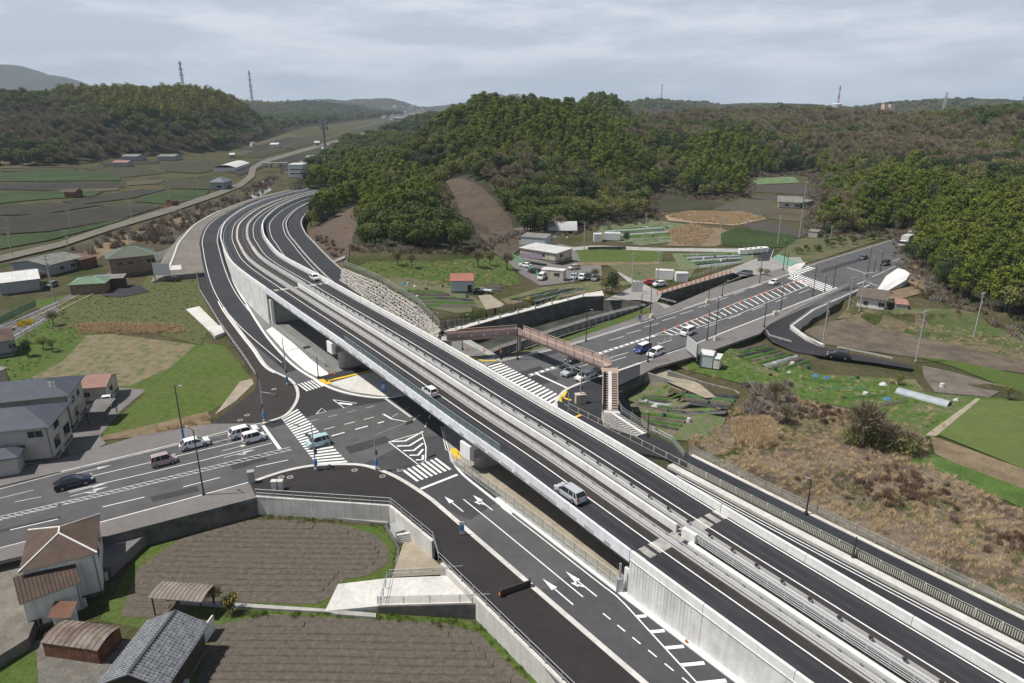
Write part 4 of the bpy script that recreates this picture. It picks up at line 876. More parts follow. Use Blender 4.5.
def tilled(px_,label,pitch,dirpx,z=-2.55,loops=2,bedw=.8,hh=.16,ins0=.6):
    poly=[at(a,b,z).xy for a,b in px_]; mb=MB(); mb.ngon([(p.x,p.y,z) for p in poly],z); f=mb.build('tilled_field',soil); struct(f)
    a,b=[at(p[0],p[1],z).xy for p in dirpx]; d=(b-a).normalized(); nn=Vector((-d.y,d.x)); cur=inset(poly,ins0)
    for k in range(loops):
        mb=MB(); i2=inset(cur,pitch*.72); n=len(cur); m1=inset(cur,.12); m2=inset(cur,pitch*.6)
        mb.loft([[(*cur[i%n],z),(*m1[i%n],z+hh),(*m2[i%n],z+hh),(*i2[i%n],z)] for i in range(n+1)]); mb.build('soil_bed',soil,f); cur=inset(cur,pitch)
    y=min(p.dot(nn) for p in cur)+pitch*.5; ym_=max(p.dot(nn) for p in cur); rr=random.Random(3)
    while y<ym_:
        for t0_,t1_ in clip_line(cur,y,d,nn):
            if t1_-t0_<3: continue
            mb=MB(); rows=[]; k=max(2,int((t1_-t0_)/1.5))
            for i in range(k+1):
                t=t0_+(t1_-t0_)*i/k; w_=noise.noise(Vector((t*.08,y*.05,0)))*.12; h_=hh*(1+.4*noise.noise(Vector((t*.8,y*3,1))))
                rows.append([(*(d*t+nn*(y+w_-bedw*.5)),z),(*(d*t+nn*(y+w_-bedw*.38)),z+h_),(*(d*t+nn*(y+w_+bedw*.38)),z+h_),(*(d*t+nn*(y+w_+bedw*.5)),z)])
            mb.loft(rows); mb.build('soil_bed',soil,f)
        y+=pitch
    return f
GZ_=-2.6
F1=[(120,616),(138,568),(178,540),(235,520),(300,520),(350,526),(376,535),(389,548),(388,562),(370,575),(345,579),(330,597),(316,604),(230,602),(150,618)]
F2=[(195,683),(215,625),(270,614),(360,619),(440,622),(478,632),(500,655),(530,683),(545,740),(200,760)]
drape('grass_verge',[(100,620),(140,548),(178,524),(240,507),(300,507),(360,513),(395,526),(405,545),(398,572),(372,584),(350,586),(330,612),(230,610),(150,630)],grass,off=.03,z=GZ_)
drape('grass_verge',[(180,690),(206,620),(270,608),(360,612),(450,616),(487,626),(520,655),(548,683),(580,760),(180,760)],grass,off=.03,z=GZ_)
tilled(F1,'',1.02,((160,590),(350,593)),bedw=.82,loops=0,hh=.10,ins0=1.3)
tilled(F2,'',1.02,((230,660),(470,664)),bedw=.82,loops=0,hh=.10,ins0=1.3)
sheet('concrete_path',[(180,603),(330,612),(336,614),(376,617),(376,613),(330,609),(180,599)],GZ_+.3,concg,zp_=GZ_+.3,thick=.5)
# concrete ramp platform between the fields
rampc=[at(338,584,-1.6),at(388,578,-1.0),at(464,575,-.6),at(492,602,-.6),at(378,606,-1.9),at(325,611,-2.3)]
mb=MB(); n=6; mb.add([(p.x,p.y,-3.2) for p in rampc]+[tuple(p) for p in rampc],[tuple(range(n))[::-1],(6,7,10,11),(7,8,9,10)]+[(i,(i+1)%n,n+(i+1)%n,n+i) for i in range(n)]); tag(mb.build('concrete_ramp',conc),'pale concrete access ramp between the two tilled fields','ramp')
wallline([(378,606,-1.7),(492,603,-.4)],-3.3,-.4,concd,'dark weathered retaining wall on the camera side of the concrete ramp',.25)
fence('railing',[at(378,604,-1.5),at(430,603,-1),at(490,601.5,-.5)],'mesh railing along the near edge of the concrete ramp',1.0,2.2,world=True,mesh=meshg)
fence('railing',[at(390,577,-1.0),at(432,575,-.6),at(463,573,-.5)],'mesh railing along the far edge of the concrete ramp',1.0,2.2,world=True,mesh=meshg)
fence('railing',[at(381,605,-1.6),at(388,579,-1.0)],'short blue-grey railing crossing the concrete ramp',1.1,1.2,M('bluish_steel',(.28,.33,.38),.5,.1,3),world=True)
sheet('pale_dirt_slope',[(404,541),(414,541),(450,574),(392,577)],-2.3,sand,zp_=-2.3)
mb=MB()
for k in range(5): p=at(403+k*1.6,533+k*2.2,-1.2-k*.3); mb.box((p.x,p.y,-1.3-k*.28-.5),(.8,.2,.5),.3)
tag(mb.build('concrete_steps',conc),'small flight of concrete steps at the corner of the upper field','steps')
mb=MB(); p=at(398,529,-1.8); mb.box((p.x,p.y,-2.1),(.7,1.0,.6),.5); mb.box((p.x,p.y,-1.48),(.78,1.08,.04),.5,1); tag(mb.build('concrete_catch_basin',[conc,metal]),'square concrete basin with a pale lid beside the field steps','basin')
sheet('drain_kerb',[(255,506),(386,519),(388,523),(255,510)],-2.2,concg,zp_=-2.2,thick=.5)
sheet('drain_kerb',[(387,524),(400,548),(396,577),(393,577),(397,548),(384,526)],-2.35,concd,zp_=-2.4,thick=.3)
sheet('drain_kerb',[(492,628),(500,626),(575,683),(640,760),(630,760),(560,683)],-2.3,conc,zp_=-2.3,thick=.4)
# north-west fields
def patch(pts,mat,off=.05,name='grass_field',**k): return drape(name,pts,mat,off=off,**k)
patch([(104,440),(118,418),(175,368),(205,343),(225,346),(244,370),(252,379),(240,395),(208,413),(165,425)],grassl,.12,'mown_field')
patch([(36,300),(95,291),(104,345),(62,372),(36,352)],grass,.02,'grass_verge')
patch([(28,378),(60,360),(84,336),(110,334),(196,345),(170,368),(130,386),(80,385)],M('dry_stubble_patchy',(0.187,0.153,0.09775),.97,col2=(0.0765,0.09775,0.034),scale=.55,fine=.25,thr=(.45,.66),bump=.4,bscale=5),.1,'stubble_field')
patch([(50,333),(60,303),(88,292),(140,290),(150,270),(192,262),(200,292),(215,320),(200,345),(150,333),(84,326)],M('grass_orange_flecks',(0.0675,0.0882,0.0306),.97,col2=(0.135,0.09,0.045),scale=.9,fine=.3,thr=(.48,.72),bump=.4,bscale=5),.13,'rough_grass')
patch([(0,330),(30,313),(62,302),(60,330),(86,337),(63,361),(28,380),(0,384)],grass,.1,'grass_verge')
patch([(104,440),(118,418),(125,405),(160,385),(205,350),(225,346),(196,345),(130,380),(80,386),(100,395)],grass,.07,'grass_verge')
patch([(100,441),(104,436),(165,422),(208,412),(211,424),(140,437)],dry,.2,'dry_grass_verge')
patch([(66,440),(108,387),(146,390),(120,412),(100,436),(106,444),(92,452),(70,460)],asphs,.14,'paved_yard')
patch([(-60,500),(0,440),(66,445),(90,452),(60,459),(0,472),(-60,495)],concd,.12,'paved_yard')
patch([(215,415),(240,382),(252,379),(254,384),(235,402)],sand,.16,'dirt_strip')
sheet('paved_lot',[(-120,640),(0,562),(24,556),(35,620),(28,638),(-40,680)],-1.2,M('lot_brownish_concrete',(0.16,0.148,0.128),.92,.25,.35,fine=.15),thick=1.7)
sheet('paved_lot',[(26,566),(100,545),(148,532),(110,566)],-1.1,asphs,thick=2.8)
patch([(-60,650),(0,640),(40,640),(130,640),(200,620),(215,632),(150,700),(-60,760)],M('yard_gravel',(0.136,0.128,0.112),.95,.2,.8,fine=.25),.05,'gravel_yard')
patch([(-60,660),(0,645),(36,652),(38,683),(-10,700)],grass,.15,'grass_verge')
# road far left
zf=-.1
lr=[(-60,345),(0,325),(60,300),(110,272),(150,255),(195,238),(245,215),(300,190),(303,193),(250,219),(200,243),(155,262),(125,281),(66,309),(0,350),(-60,372)]
patch(lr,M('asphalt_old',(0.1125,0.1125,0.1162),.9,.12,.15,fine=.1),.1,'road_surface')
mb=MB(); ln(mb,[(-40,349),(0,334),(60,304.5),(115,276),(152,258)],.18,.02); struct(mb.build('road_marking',M('paint_orange_worn',(.55,.33,.12),.8,.1,2)))
mb=MB(); ln(mb,[(-40,341.5),(0,327),(58,302)],.15,.02); ln(mb,[(-40,360),(0,344),(66,306.5),(124,279)],.15,.02); struct(mb.build('road_marking',paintw))
# river flat, lane, paddies in the valley
lane_m=M('lane_pale_concrete',(0.1425,0.1312,0.1087),.95,.12,.1,fine=.1)
patch([(-60,282),(0,257),(60,243),(110,226),(170,208),(215,193),(238,184),(248,176),(250,168),(262,161),(270,158),(268,162),(256,169),(255,177),(243,187),(218,197),(172,213),(112,231),(62,248),(0,263),(-60,289)],lane_m,1.15,'lane_surface')
patch([(-60,300),(0,270),(60,250),(112,233),(175,214),(218,199),(245,188),(290,168),(300,172),(262,196),(225,215),(205,232),(195,240),(160,250),(110,262),(60,275),(0,300),(-60,330)],M('river_bank_scrub',(0.045,0.045,0.021),.97,col2=(0.078,0.06,0.039),scale=.06,fine=.3,thr=(.4,.6)),.1,'river_bank')
patch([(64,262),(110,240),(150,226),(200,212),(205,216),(160,232),(115,250),(90,262)],dry,.16,'dry_grass')
for pts in ([(240,205),(252,195),(268,188),(272,190),(256,199),(244,209)],[(262,182),(268,178),(276,175),(278,177),(268,182)]):
    patch(pts,M('river_water_pale',(.30,.32,.35),.25,.1,.1,spec=.6),.3,'water')
cols={'g':M('paddy_green',(0.0273,0.0483,0.01031),.95,.25,.04,fine=.2),'d':M('paddy_green_dull',(0.02925,0.03645,0.01238),.95,.25,.05,col2=(0.0475,0.0425,0.025),fine=.3),'b':M('paddy_bare',(0.03019,0.0276,0.02156),.95,.25,.04,fine=.2),'t':M('paddy_tan',(0.08019,0.06831,0.04039),.95,.2,.04,fine=.2)}
FF=[('t',[(0,156),(60,156),(78,163),(0,166)]),('d',[(0,165),(70,163),(80,168),(72,172),(0,170)]),('g',[(0,173),(50,170),(122,173),(120,181),(0,182)]),('d',[(80,168),(150,168),(162,174),(124,178)]),
 ('b',[(0,184),(120,183),(126,188),(60,191),(0,190)]),('g',[(0,193),(60,191),(104,192),(92,197),(40,200),(0,204)]),('b',[(60,202),(90,198),(140,190),(165,190),(132,199),(80,205)]),
 ('g',[(132,202),(160,193),(176,191),(210,191),(205,197),(172,205)]),('d',[(160,183),(176,179),(226,178),(232,184),(212,190),(165,189)]),('b',[(0,206),(78,204),(100,206),(40,215),(0,216)]),
 ('d',[(92,205),(130,202),(165,207),(120,212)]),('b',[(0,218),(60,213),(125,206),(160,208),(120,220),(50,232),(0,235)]),('g',[(0,238),(50,233),(100,224),(130,218),(110,225),(50,241),(0,250)]),
 ('d',[(-60,240),(0,238),(0,250),(-60,262)]),('b',[(40,246),(60,243),(48,247)]),('t',[(230,148),(290,133),(300,137),(240,156)]),('d',[(236,157),(300,139),(330,133),(320,142),(260,158)]),
 ('g',[(262,160),(300,150),(340,136),(344,140),(310,153),(285,162)]),('d',[(232,150),(245,145),(262,145),(240,152)]),('g',[(288,184),(310,180),(330,178),(320,188),(292,190)]),('d',[(160,164),(215,160),(232,166),(200,174),(165,172)]),
 ('t',[(330,137),(375,122),(385,122),(350,138)]),('g',[(345,134),(352,130),(360,130),(350,136)]),('b',[(280,158),(320,150),(330,157),(300,172),(280,170)])]
FF+=[('d',[(300,150),(345,133),(385,121),(440,112.5),(446,114),(400,125),(350,143),(305,160)]),('b',[(240,151),(290,137),(300,139),(262,151)]),('b',[(100,163),(160,161),(158,164),(104,166)]),('t',[(126,182),(165,180),(160,184),(128,186)]),('b',[(225,171),(262,160),(275,164),(240,176)]),('t',[(60,190.5),(120,188.5),(118,191),(60,193)])]
for k,p in FF: patch(p,cols[k],.85,'paddy_field',step=5)
patch([(352,137),(372,128),(392,126),(398,130),(372,139),(345,146)],concg,.35,'paved_yard')
# north gardens
patch([(352,268),(372,262),(440,262),(500,256),(512,262),(520,285),(470,292),(440,290),(395,282)],grass,.07,'garden_grass')
patch([(372,282),(395,276),(440,282),(470,296),(500,310),(470,316),(430,308),(400,295)],M('garden_soil',(.13,.11,.08),.97,col2=(.10,.13,.05),scale=.5,fine=.3,thr=(.42,.6)),.1,'garden_bed')
patch([(478,296),(490,295),(512,310),(500,316),(486,310)],sand,.16,'dirt_track')
patch([(484,284),(505,284),(500,292),(488,290)],soild,.18,'garden_bed')
patch([(500,300),(540,288),(600,280),(640,284),(600,290),(560,298),(515,308)],M('garden_patchy',(.08,.115,.035),.97,col2=(.16,.13,.09),scale=.35,fine=.3,thr=(.42,.58)),.1,'garden_bed')
patch([(508,262),(530,250),(560,244),(600,252),(602,276),(560,284),(540,286),(520,274)],asphs,.12,'paved_yard')
patch([(500,232),(525,222),(560,226),(575,232),(550,238),(525,246),(505,250)],M('dirt_lot',(0.135,0.1125,0.09),.95,.2,.3,fine=.2),.12,'dirt_lot')
patch([(556,256),(580,250),(620,249),(664,252),(662,262),(620,262),(570,262)],grassl,.15,'mown_field')
patch([(605,264),(660,262),(700,262),(690,278),(640,284),(618,272)],M('garden_patchy2',(.082,.115,.038),.97,col2=(.14,.11,.08),scale=.3,fine=.3,thr=(.42,.6)),.13,'garden_bed')
patch([(556,262),(660,262),(662,264),(600,266),(560,265)],dry,.2,'dry_grass_verge')
patch([(553,248),(600,246),(664,248.5),(735,249),(757,250),(757,253),(664,251.5),(600,248.8),(556,251)],concg,.22,'lane_surface')
patch([(672,254),(755,252),(752,262),(715,268),(680,270)],M('allotment',(.15,.15,.12),.95,col2=(.10,.15,.05),scale=.5,fine=.35,thr=(.4,.6)),.15,'garden_bed')
patch([(596,225),(650,220),(690,225),(695,240),(640,246),(600,240)],M('allotment2',(.085,.12,.045),.95,col2=(.19,.18,.16),scale=.3,fine=.3,thr=(.45,.66)),.15,'garden_bed')
patch([(690,228),(720,228),(738,236),(716,247),(700,247),(665,246)],dry,.2,'dry_grass')
patch([(665,216),(690,211),(742,212),(768,219),(735,226),(690,223),(668,221)],M('pink_dry_reeds',(0.27,0.2025,0.1575),.97,.2,.2,fine=.25),.3,'dry_reeds')
patch([(662,193),(700,200),(730,204),(720,209),(690,210),(664,212),(655,205)],cols['d'],.2,'paddy_field')
patch([(722,206),(740,199),(770,201),(775,212),(760,217),(730,211),(712,210)],M('field_greenish_brown',(0.07475,0.06825,0.04875),.95,.2,.2,fine=.2),.25,'paddy_field')
patch([(746,186),(800,184),(812,190),(808,195),(748,192)],soild,.3,'paddy_field'); patch([(742,196),(812,196),(808,200),(760,200)],soild,.3,'paddy_field')
patch([(748,178),(794,177),(800,183),(748,185)],M('allotment3',(.10,.16,.06),.95,col2=(.25,.25,.24),scale=.2,fine=.3,thr=(.5,.66)),.3,'garden_bed')
patch([(740,224),(770,222),(812,234),(800,238),(760,234)],soild,.25,'paddy_field')
patch([(722,246),(720,234),(738,228),(790,235),(800,238),(785,248),(750,248)],cols['g'],.25,'paddy_field')
patch([(745,204),(770,199),(800,205),(808,215),(800,222),(770,219)],cols['t'],.2,'dry_grass')
patch([(775,256),(795,240),(830,234),(870,236),(905,234),(880,240),(820,260),(805,264)],M('verge_scrub',(0.119,0.105,0.063),.97,col2=(0.063,0.084,0.028),scale=.12,fine=.3,thr=(.4,.6)),.2,'grass_verge')
# main road beyond the second junction: median and bank
patch([(847,268),(896,252),(912,243),(916,246),(900,257),(852,271)],dry,.35,'median_planting')
patch([(806,265),(850,252),(890,240),(912,230),(914,233),(892,243),(852,255),(810,268)],M('hedge_ground',(.14,.11,.06),.97,.3,.3,fine=.3),.35,'median_planting')
sheet('road_surface',[(886,241),(907,234),(960,214),(985,214),(925,262)],-.03,asph)
# eastern fields
patch([(803,331),(835,321),(860,322),(918,337),(1024,360),(1200,400),(1200,425),(1024,374),(893,355),(825,345)],M('stubble_brown',(0.144,0.1152,0.0828),.97,col2=(0.0864,0.072,0.0576),scale=.25,fine=.2,thr=(.4,.6)),.1,'stubble_field')
patch([(836,320),(850,306),(866,310),(900,312),(1024,345),(1200,390),(1200,405),(1024,362),(918,337),(860,322)],drymix,.12,'dry_grass')
patch([(880,316),(895,308),(960,318),(1024,335),(1100,350),(1100,372),(1024,352),(960,335),(915,332)],M('green_strip',(0.0704,0.096,0.032),.97,col2=(0.144,0.12,0.072),scale=.15,fine=.25,thr=(.48,.64)),.14,'grass_field')
patch([(915,357),(960,362),(1024,376),(1100,392),(1100,410),(1024,384),(950,366)],grass,.12,'grass_verge')
patch([(922,366),(955,373),(1010,385),(990,398),(935,393),(925,380)],M('grey_plot',(0.133,0.1155,0.098),.97,.25,.3,fine=.25),.12,'garden_bed')
patch([(665,362),(720,345),(760,352),(820,375),(915,380),(925,393),(1010,400),(990,405),(950,435),(925,438),(860,410),(780,398),(745,385)],M('garden_green_patchy',(0.06694,0.1124,0.02176),.97,col2=(0.1445,0.1275,0.08075),scale=.12,fine=.3,thr=(.5,.66),bump=.4,bscale=4),.1,'garden_grass')
patch([(930,432),(975,400),(1024,402),(1100,412),(1200,520),(1024,470)],M('bright_field',(0.092,0.124,0.034),.95,.12,.3,fine=.15),.15,'grass_field')
patch([(925,436),(976,399),(980,400),(936,437)],sand,.18,'dirt_track'); patch([(930,436),(1024,470),(1200,520),(1200,560),(1024,497),(935,455)],dry,.14,'dry_grass')
patch([(932,455),(1024,490),(1200,560),(1200,580),(1024,510),(935,470),(905,462)],M('bright_grass_ditch',(0.063,0.1125,0.0225),.97,.25,.3,fine=.25),.16,'grass_verge')
scr_=M('scrub_ground',(0.158,0.127,0.094),.97,col2=(0.0675,0.05,0.035),scale=.14,fine=.3,thr=(.42,.6),bump=.5,bscale=3)
patch([(688,440),(725,420),(750,398),(780,395),(860,412),(925,437),(935,470),(1024,512),(1200,580),(1200,760),(1024,612),(900,556),(760,500),(690,456)],scr_,.1,'scrub_ground')
patch([(628,398),(650,384),(690,400),(730,410),(722,430),(700,442),(676,441),(646,430),(632,412)],M('garden_plots',(.085,.13,.04),.97,col2=(.15,.125,.095),scale=.4,fine=.3,thr=(.42,.6)),.1,'garden_bed')
# vegetable beds in the gardens
def beds(px4,n,mats,name='vegetable_row',h=.35,z=None):
    P=[at(a,b,0 if z is None else z) for a,b in px4]; zz=Tz(P[0].x,P[0].y) if z is None else z; P=[at(a,b,zz) for a,b in px4]
    for i in range(n):
        t0_,t1_=(i+.12)/n,(i+.8)/n; a=P[0].lerp(P[3],t0_);b=P[1].lerp(P[2],t0_);c=P[1].lerp(P[2],t1_);d=P[0].lerp(P[3],t1_); m=mats[i%len(mats)]
        if m is None: continue
        k=10; mb=MB(); rows=[]
        for j in range(k+1):
            u=a.lerp(b,j/k);v=d.lerp(c,j/k); hh=h*random.uniform(.6,1.2); g0=Tz(u.x,u.y)+.1; m0=u.lerp(v,.3); m1=u.lerp(v,.7); rows.append([(u.x,u.y,g0),(m0.x,m0.y,g0+hh),(m1.x,m1.y,g0+hh),(v.x,v.y,g0)])
        mb.loft(rows,cap=False); o=mb.build(name,m); tag(o,random_label(m,i,px4),'crop row',BEDL.replace('row in','vegetable rows in').replace('row on','vegetable rows on'))
LBLS={}
def random_label(m,i,px4):
    n=m.name; w='black mulch-film' if 'black' in n else 'white film-covered' if 'white' in n else 'pale green leek' if 'leek' in n else 'leafy green' if 'leafy' in n else 'bare soil'
    LBLS[(w,BEDL)]=LBLS.get((w,BEDL),0)+1; k=LBLS[(w,BEDL)]
    return (['','second ','third ','fourth ','fifth ','sixth '][min(5,k-1)] if k>1 else 'first ')+w+' '+BEDL
vg=M('leafy_green',(.05,.10,.025),.9,.3,3,fine=.3); vd=M('mulch_film_black',(.03,.032,.036),.5,.15,2); vw=M('white_film',(.26,.28,.29),.5,.15,1.5); vl=M('leek_green',(.06,.13,.05),.9,.3,3)
BEDL='row in the sunken garden below the footbridge stair'
beds([(690,398),(738,402),(724,421),(668,413)],5,[vd,vl,soil,vd,vd],z=-2.9); beds([(644,396),(688,398),(666,413),(636,406)],6,[soil,vg,soild,vw,vg,soil],z=-2.9); beds([(634,412),(690,418),(676,432),(650,426)],4,[vg,soil,vg,soild],z=-2.9)
BEDL='row in the garden in front of the red-roofed shed'
beds([(392,289),(440,287),(470,300),(420,305)],5,[vg,soild,vg,soil,vg]); beds([(430,296),(472,296),(478,305),(440,307)],3,[vd,vg,soil])
BEDL='row in the garden on the canal bank'
beds([(510,300),(556,287),(585,284),(536,301)],7,[vg,soil,vw,vg,soil,vg,vw])
BEDL='row on the grass bank beside the white hut'
beds([(724,352),(760,345),(812,362),(780,374)],9,[soil,vg,vd,vg,soil,vg,vw,soil,vg]); beds([(800,378),(850,382),(905,405),(870,412)],7,[vg,None,vl,None,vg,None,soil])
BEDL='row in the allotment by the canal road'
beds([(682,256),(740,254),(742,263),(700,268)],7,[vg,vw,soild,vw,vg,vd,vw])
BEDL='row in the allotment at the wood edge'
beds([(604,230),(660,226),(672,236),(612,240)],7,[vg,vw,vg,soil,vw,vg,vg])
# straw bank in the NW and yellow flowers handled with the plants below
# ------------------------------------------------------------------ buildings
wallw=M('render_white_wall',(.60,.59,.56),.85,.1,.5,fine=.06,streak=.2); wallc=M('cream_wall',(.48,.44,.37),.85,.1,.5,fine=.05,streak=.2); wallg=M('grey_siding',(.28,.29,.30),.8,.1,.8,fine=.06)
wallb=M('brown_siding',(.20,.14,.10),.85,.15,.7,fine=.08); wallr=M('rusty_sheet',(.16,.075,.045),.85,.35,1.2,fine=.25); wallbl=M('bluegrey_wall',(.40,.45,.47),.8,.06,.8)
slate=M('slate_grey_roof',(0.0625,0.0725,0.09375),.7,.12,.6,fine=.1); rbrown=M('brown_tile_roof',(.065,.045,.038),.8,.3,.5,fine=.15,col2=(.098,.066,.048)); rred=M('faded_red_roof',(.30,.13,.10),.75,.12,.7); rrose=M('rose_brown_roof',(.26,.15,.125),.75,.1,.8)
rgrn=M('grey_green_roof',(.105,.115,.09),.8,.12,.6,fine=.1); rwht=M('pale_metal_roof',(.55,.55,.54),.6,.12,.3); rgry=M('grey_sheet_roof',(.19,.185,.175),.8,.2,.4,fine=.1); tileg=M('silver_tile_roof',(.20,.21,.23),.5,.35,2.2,fine=.3); rgreen=M('green_sheet_roof',(.13,.20,.13),.7,.1,.5)
framem=M('window_frame',(.35,.35,.34),.5,.05,3); wood_d=M('dark_wood',(.06,.045,.035),.85,.2,2)
def frame_of(p1,p2,z,tz=None):
    a=at(p1[0],p1[1],z);b=at(p2[0],p2[1],z); d=(b-a); W=d.length; ang=math.atan2(d.y,d.x); return a,W,ang
def roof_mesh(kind,W,D,h,rh,ov,th=.14):
    mb=MB(); x0,x1,y0,y1=-ov,W+ov,-ov,D+ov
    def slab(f):  # f: list of 3D pts forming top poly
        n=len(f); mb.add([(x,y,z) for x,y,z in f]+[(x,y,z-th) for x,y,z in f],[tuple(range(n)),tuple(range(2*n-1,n-1,-1))]+[(i,n+i,n+(i+1)%n,(i+1)%n) for i in range(n)])
    if kind=='gx': ym=(y0+y1)/2; slab([(x0,y0,h),(x1,y0,h),(x1,ym,h+rh),(x0,ym,h+rh)]); slab([(x0,ym,h+rh),(x1,ym,h+rh),(x1,y1,h),(x0,y1,h)])
    elif kind=='gy': xm=(x0+x1)/2; slab([(x0,y0,h),(xm,y0,h+rh),(xm,y1,h+rh),(x0,y1,h)]); slab([(xm,y0,h+rh),(x1,y0,h),(x1,y1,h),(xm,y1,h+rh)])
    elif kind=='hip':
        k=min(x1-x0,y1-y0)/2
        if x1-x0>=y1-y0: r0=(x0+k,(y0+y1)/2,h+rh); r1=(x1-k,(y0+y1)/2,h+rh); slab([(x0,y0,h),(x1,y0,h),r1,r0]); slab([(x1,y0,h),(x1,y1,h),r1]); slab([(x1,y1,h),(x0,y1,h),r0,r1]); slab([(x0,y1,h),(x0,y0,h),r0])
        else: r0=((x0+x1)/2,y0+k,h+rh); r1=((x0+x1)/2,y1-k,h+rh); slab([(x0,y0,h),(x1,y0,h),r0]); slab([(x1,y0,h),(x1,y1,h),r1,r0]); slab([(x1,y1,h),(x0,y1,h),r1]); slab([(x0,y1,h),(x0,y0,h),r0,r1])
    elif kind=='m': slab([(x0,y0,h),(x1,y0,h),(x1,y1,h+rh),(x0,y1,h+rh)])
    elif kind=='mx': slab([(x0,y0,h+rh),(x1,y0,h),(x1,y1,h),(x0,y1,h+rh)])
    elif kind=='f': slab([(x0,y0,h+.1),(x1,y0,h+.1),(x1,y1,h+.1),(x0,y1,h+.1)])
    elif kind=='b':
        rows=[]
        for i in range(9):
            t=i/8; y=y0+(y1-y0)*t; z=h+rh*math.sin(math.pi*t); rows.append([(x0,y,z),(x1,y,z)])
        mb.loft(rows); mb.loft([[(p[0],p[1],p[2]-.06) for p in r] for r in rows])
    return mb
def house(name,p1,p2,D,h,label,cat='house',z=None,roof='gx',rh=1.5,ov=.4,wm=None,rm=None,win=(),door=(),group=None,ridge=None,ribs=0,walls=True,post=False,fz=None):
    if z is None: q=at(p1[0],p1[1],0); z=Tz(q.x,q.y); q=at(p1[0],p1[1],z); z=Tz(q.x,q.y)
    o,W,ang=frame_of(p1,p2,z); r=empty(name,o,ang,label,cat,group)
    wm=wm or wallw; rm=rm or slate
    mb=MB()
    if walls:
        mb.box((W/2,D/2,h/2-.15),(W/2,D/2,h/2+.15))
        if roof=='gx': mb.add([(0,0,h),(0,D,h),(0,D/2,h+rh*(D/(D+2*ov))),(W,0,h),(W,D,h),(W,D/2,h+rh*(D/(D+2*ov)))],[(0,1,2),(3,5,4)])
        if roof=='gy': mb.add([(0,0,h),(W,0,h),(W/2,0,h+rh*(W/(W+2*ov))),(0,D,h),(W,D,h),(W/2,D,h+rh*(W/(W+2*ov)))],[(0,1,2),(3,5,4)])
        if roof=='m': mb.add([(0,0,h),(0,D,h),(0,D,h+rh),(W,0,h),(W,D,h),(W,D,h+rh)],[(0,1,2),(3,5,4),(1,4,5,2)])
        if roof=='mx': mb.add([(0,0,h),(W,0,h),(0,0,h+rh),(0,D,h),(W,D,h),(0,D,h+rh)],[(0,1,2),(3,5,4),(0,2,5,3)])
        mb.build('wall',wm,r)
    if post:
        for x,y in ((.1,.1),(W-.1,.1),(.1,D-.1),(W-.1,D-.1)): mb=MB(); mb.box((x,y,h/2),(.06,.06,h/2)); mb.build('post',wood_d,r)
    ro=roof_mesh(roof,W,D,h+.03,rh,ov).build('roof',rm,r)
    if ribs:
        rb_=MB(); n=int((W+2*ov)/ribs)
        for i in range(n+1):
            x=-ov+(W+2*ov)*i/n
            if roof=='gx': rb_.tube((x,-ov,h+.07),(x,D/2,h+rh+.07),.05,n=4); rb_.tube((x,D+ov,h+.07),(x,D/2,h+rh+.07),.05,n=4)
            elif roof=='m': rb_.tube((x,-ov,h+.07),(x,D+ov,h+rh+.07),.04,n=4)
            elif roof=='b':
                for k in range(8): t=k/8;u=(k+1)/8; rb_.tube((x,-ov+(D+2*ov)*t,h+.05+rh*math.sin(math.pi*t)),(x,-ov+(D+2*ov)*u,h+.05+rh*math.sin(math.pi*u)),.035,n=4,cap=False)
        if rb_.v: tag(rb_.build('roof_ribs',rm,ro),kind='stuff')
    if ridge:
        mb=MB()
        if roof=='gx': mb.box((W/2,D/2,h+rh+.08),(W/2+ov,.14,.1))
        elif roof=='gy': mb.box((W/2,D/2,h+rh+.08),(.14,D/2+ov,.1))
        elif roof=='hip':
            x0,x1,y0,y1=-ov,W+ov,-ov,D+ov; k=min(x1-x0,y1-y0)/2
            r0,r1=((x0+k,(y0+y1)/2,h+rh+.05),(x1-k,(y0+y1)/2,h+rh+.05)) if x1-x0>=y1-y0 else (((x0+x1)/2,y0+k,h+rh+.05),((x0+x1)/2,y1-k,h+rh+.05))
            ends=((x0,y0),(x0,y1),(x1,y0),(x1,y1)) 
            for (x,y) in ends:
                c=min((r0,r1),key=lambda q:(q[0]-x)**2+(q[1]-y)**2); mb.tube((x,y,h+.08),c,.09,n=5)
            mb.tube(r0,r1,.1,n=5)
        mb.build('roof_ridge',ridge,ro)
    for wspec in list(win)+[(*d,'door') for d in door]:
        face,u,zb,ww,hh=wspec[:5]; isd=len(wspec)>5
        if face=='F': c=(u+ww/2,0,zb+hh/2); hx=(ww/2,.05,hh/2); off=(0,-.035,0)
        elif face=='R': c=(W,u+ww/2,zb+hh/2); hx=(.05,ww/2,hh/2); off=(.035,0,0)
        else: c=(0,u+ww/2,zb+hh/2); hx=(.05,ww/2,hh/2); off=(-.035,0,0)
        mb=MB(); mb.box(c,hx); f=mb.build('door' if isd else 'window',framem if not isd else wood_d,r)
        if not isd:
            for sgn in (-1,1):
                mb=MB(); hx2=[a-.06 for a in hx]; c2=[c[i]+off[i]*1.2 for i in range(3)]
                if face=='F': hx2=[hx[0]/2-.06,.04,hx[2]-.07]; c2[0]+=sgn*hx[0]/2
                else: hx2=[.04,hx[1]/2-.06,hx[2]-.07]; c2[1]+=sgn*hx[1]/2
                if min(hx2)>.02: mb.box(c2,hx2); mb.build('pane',glass,f)
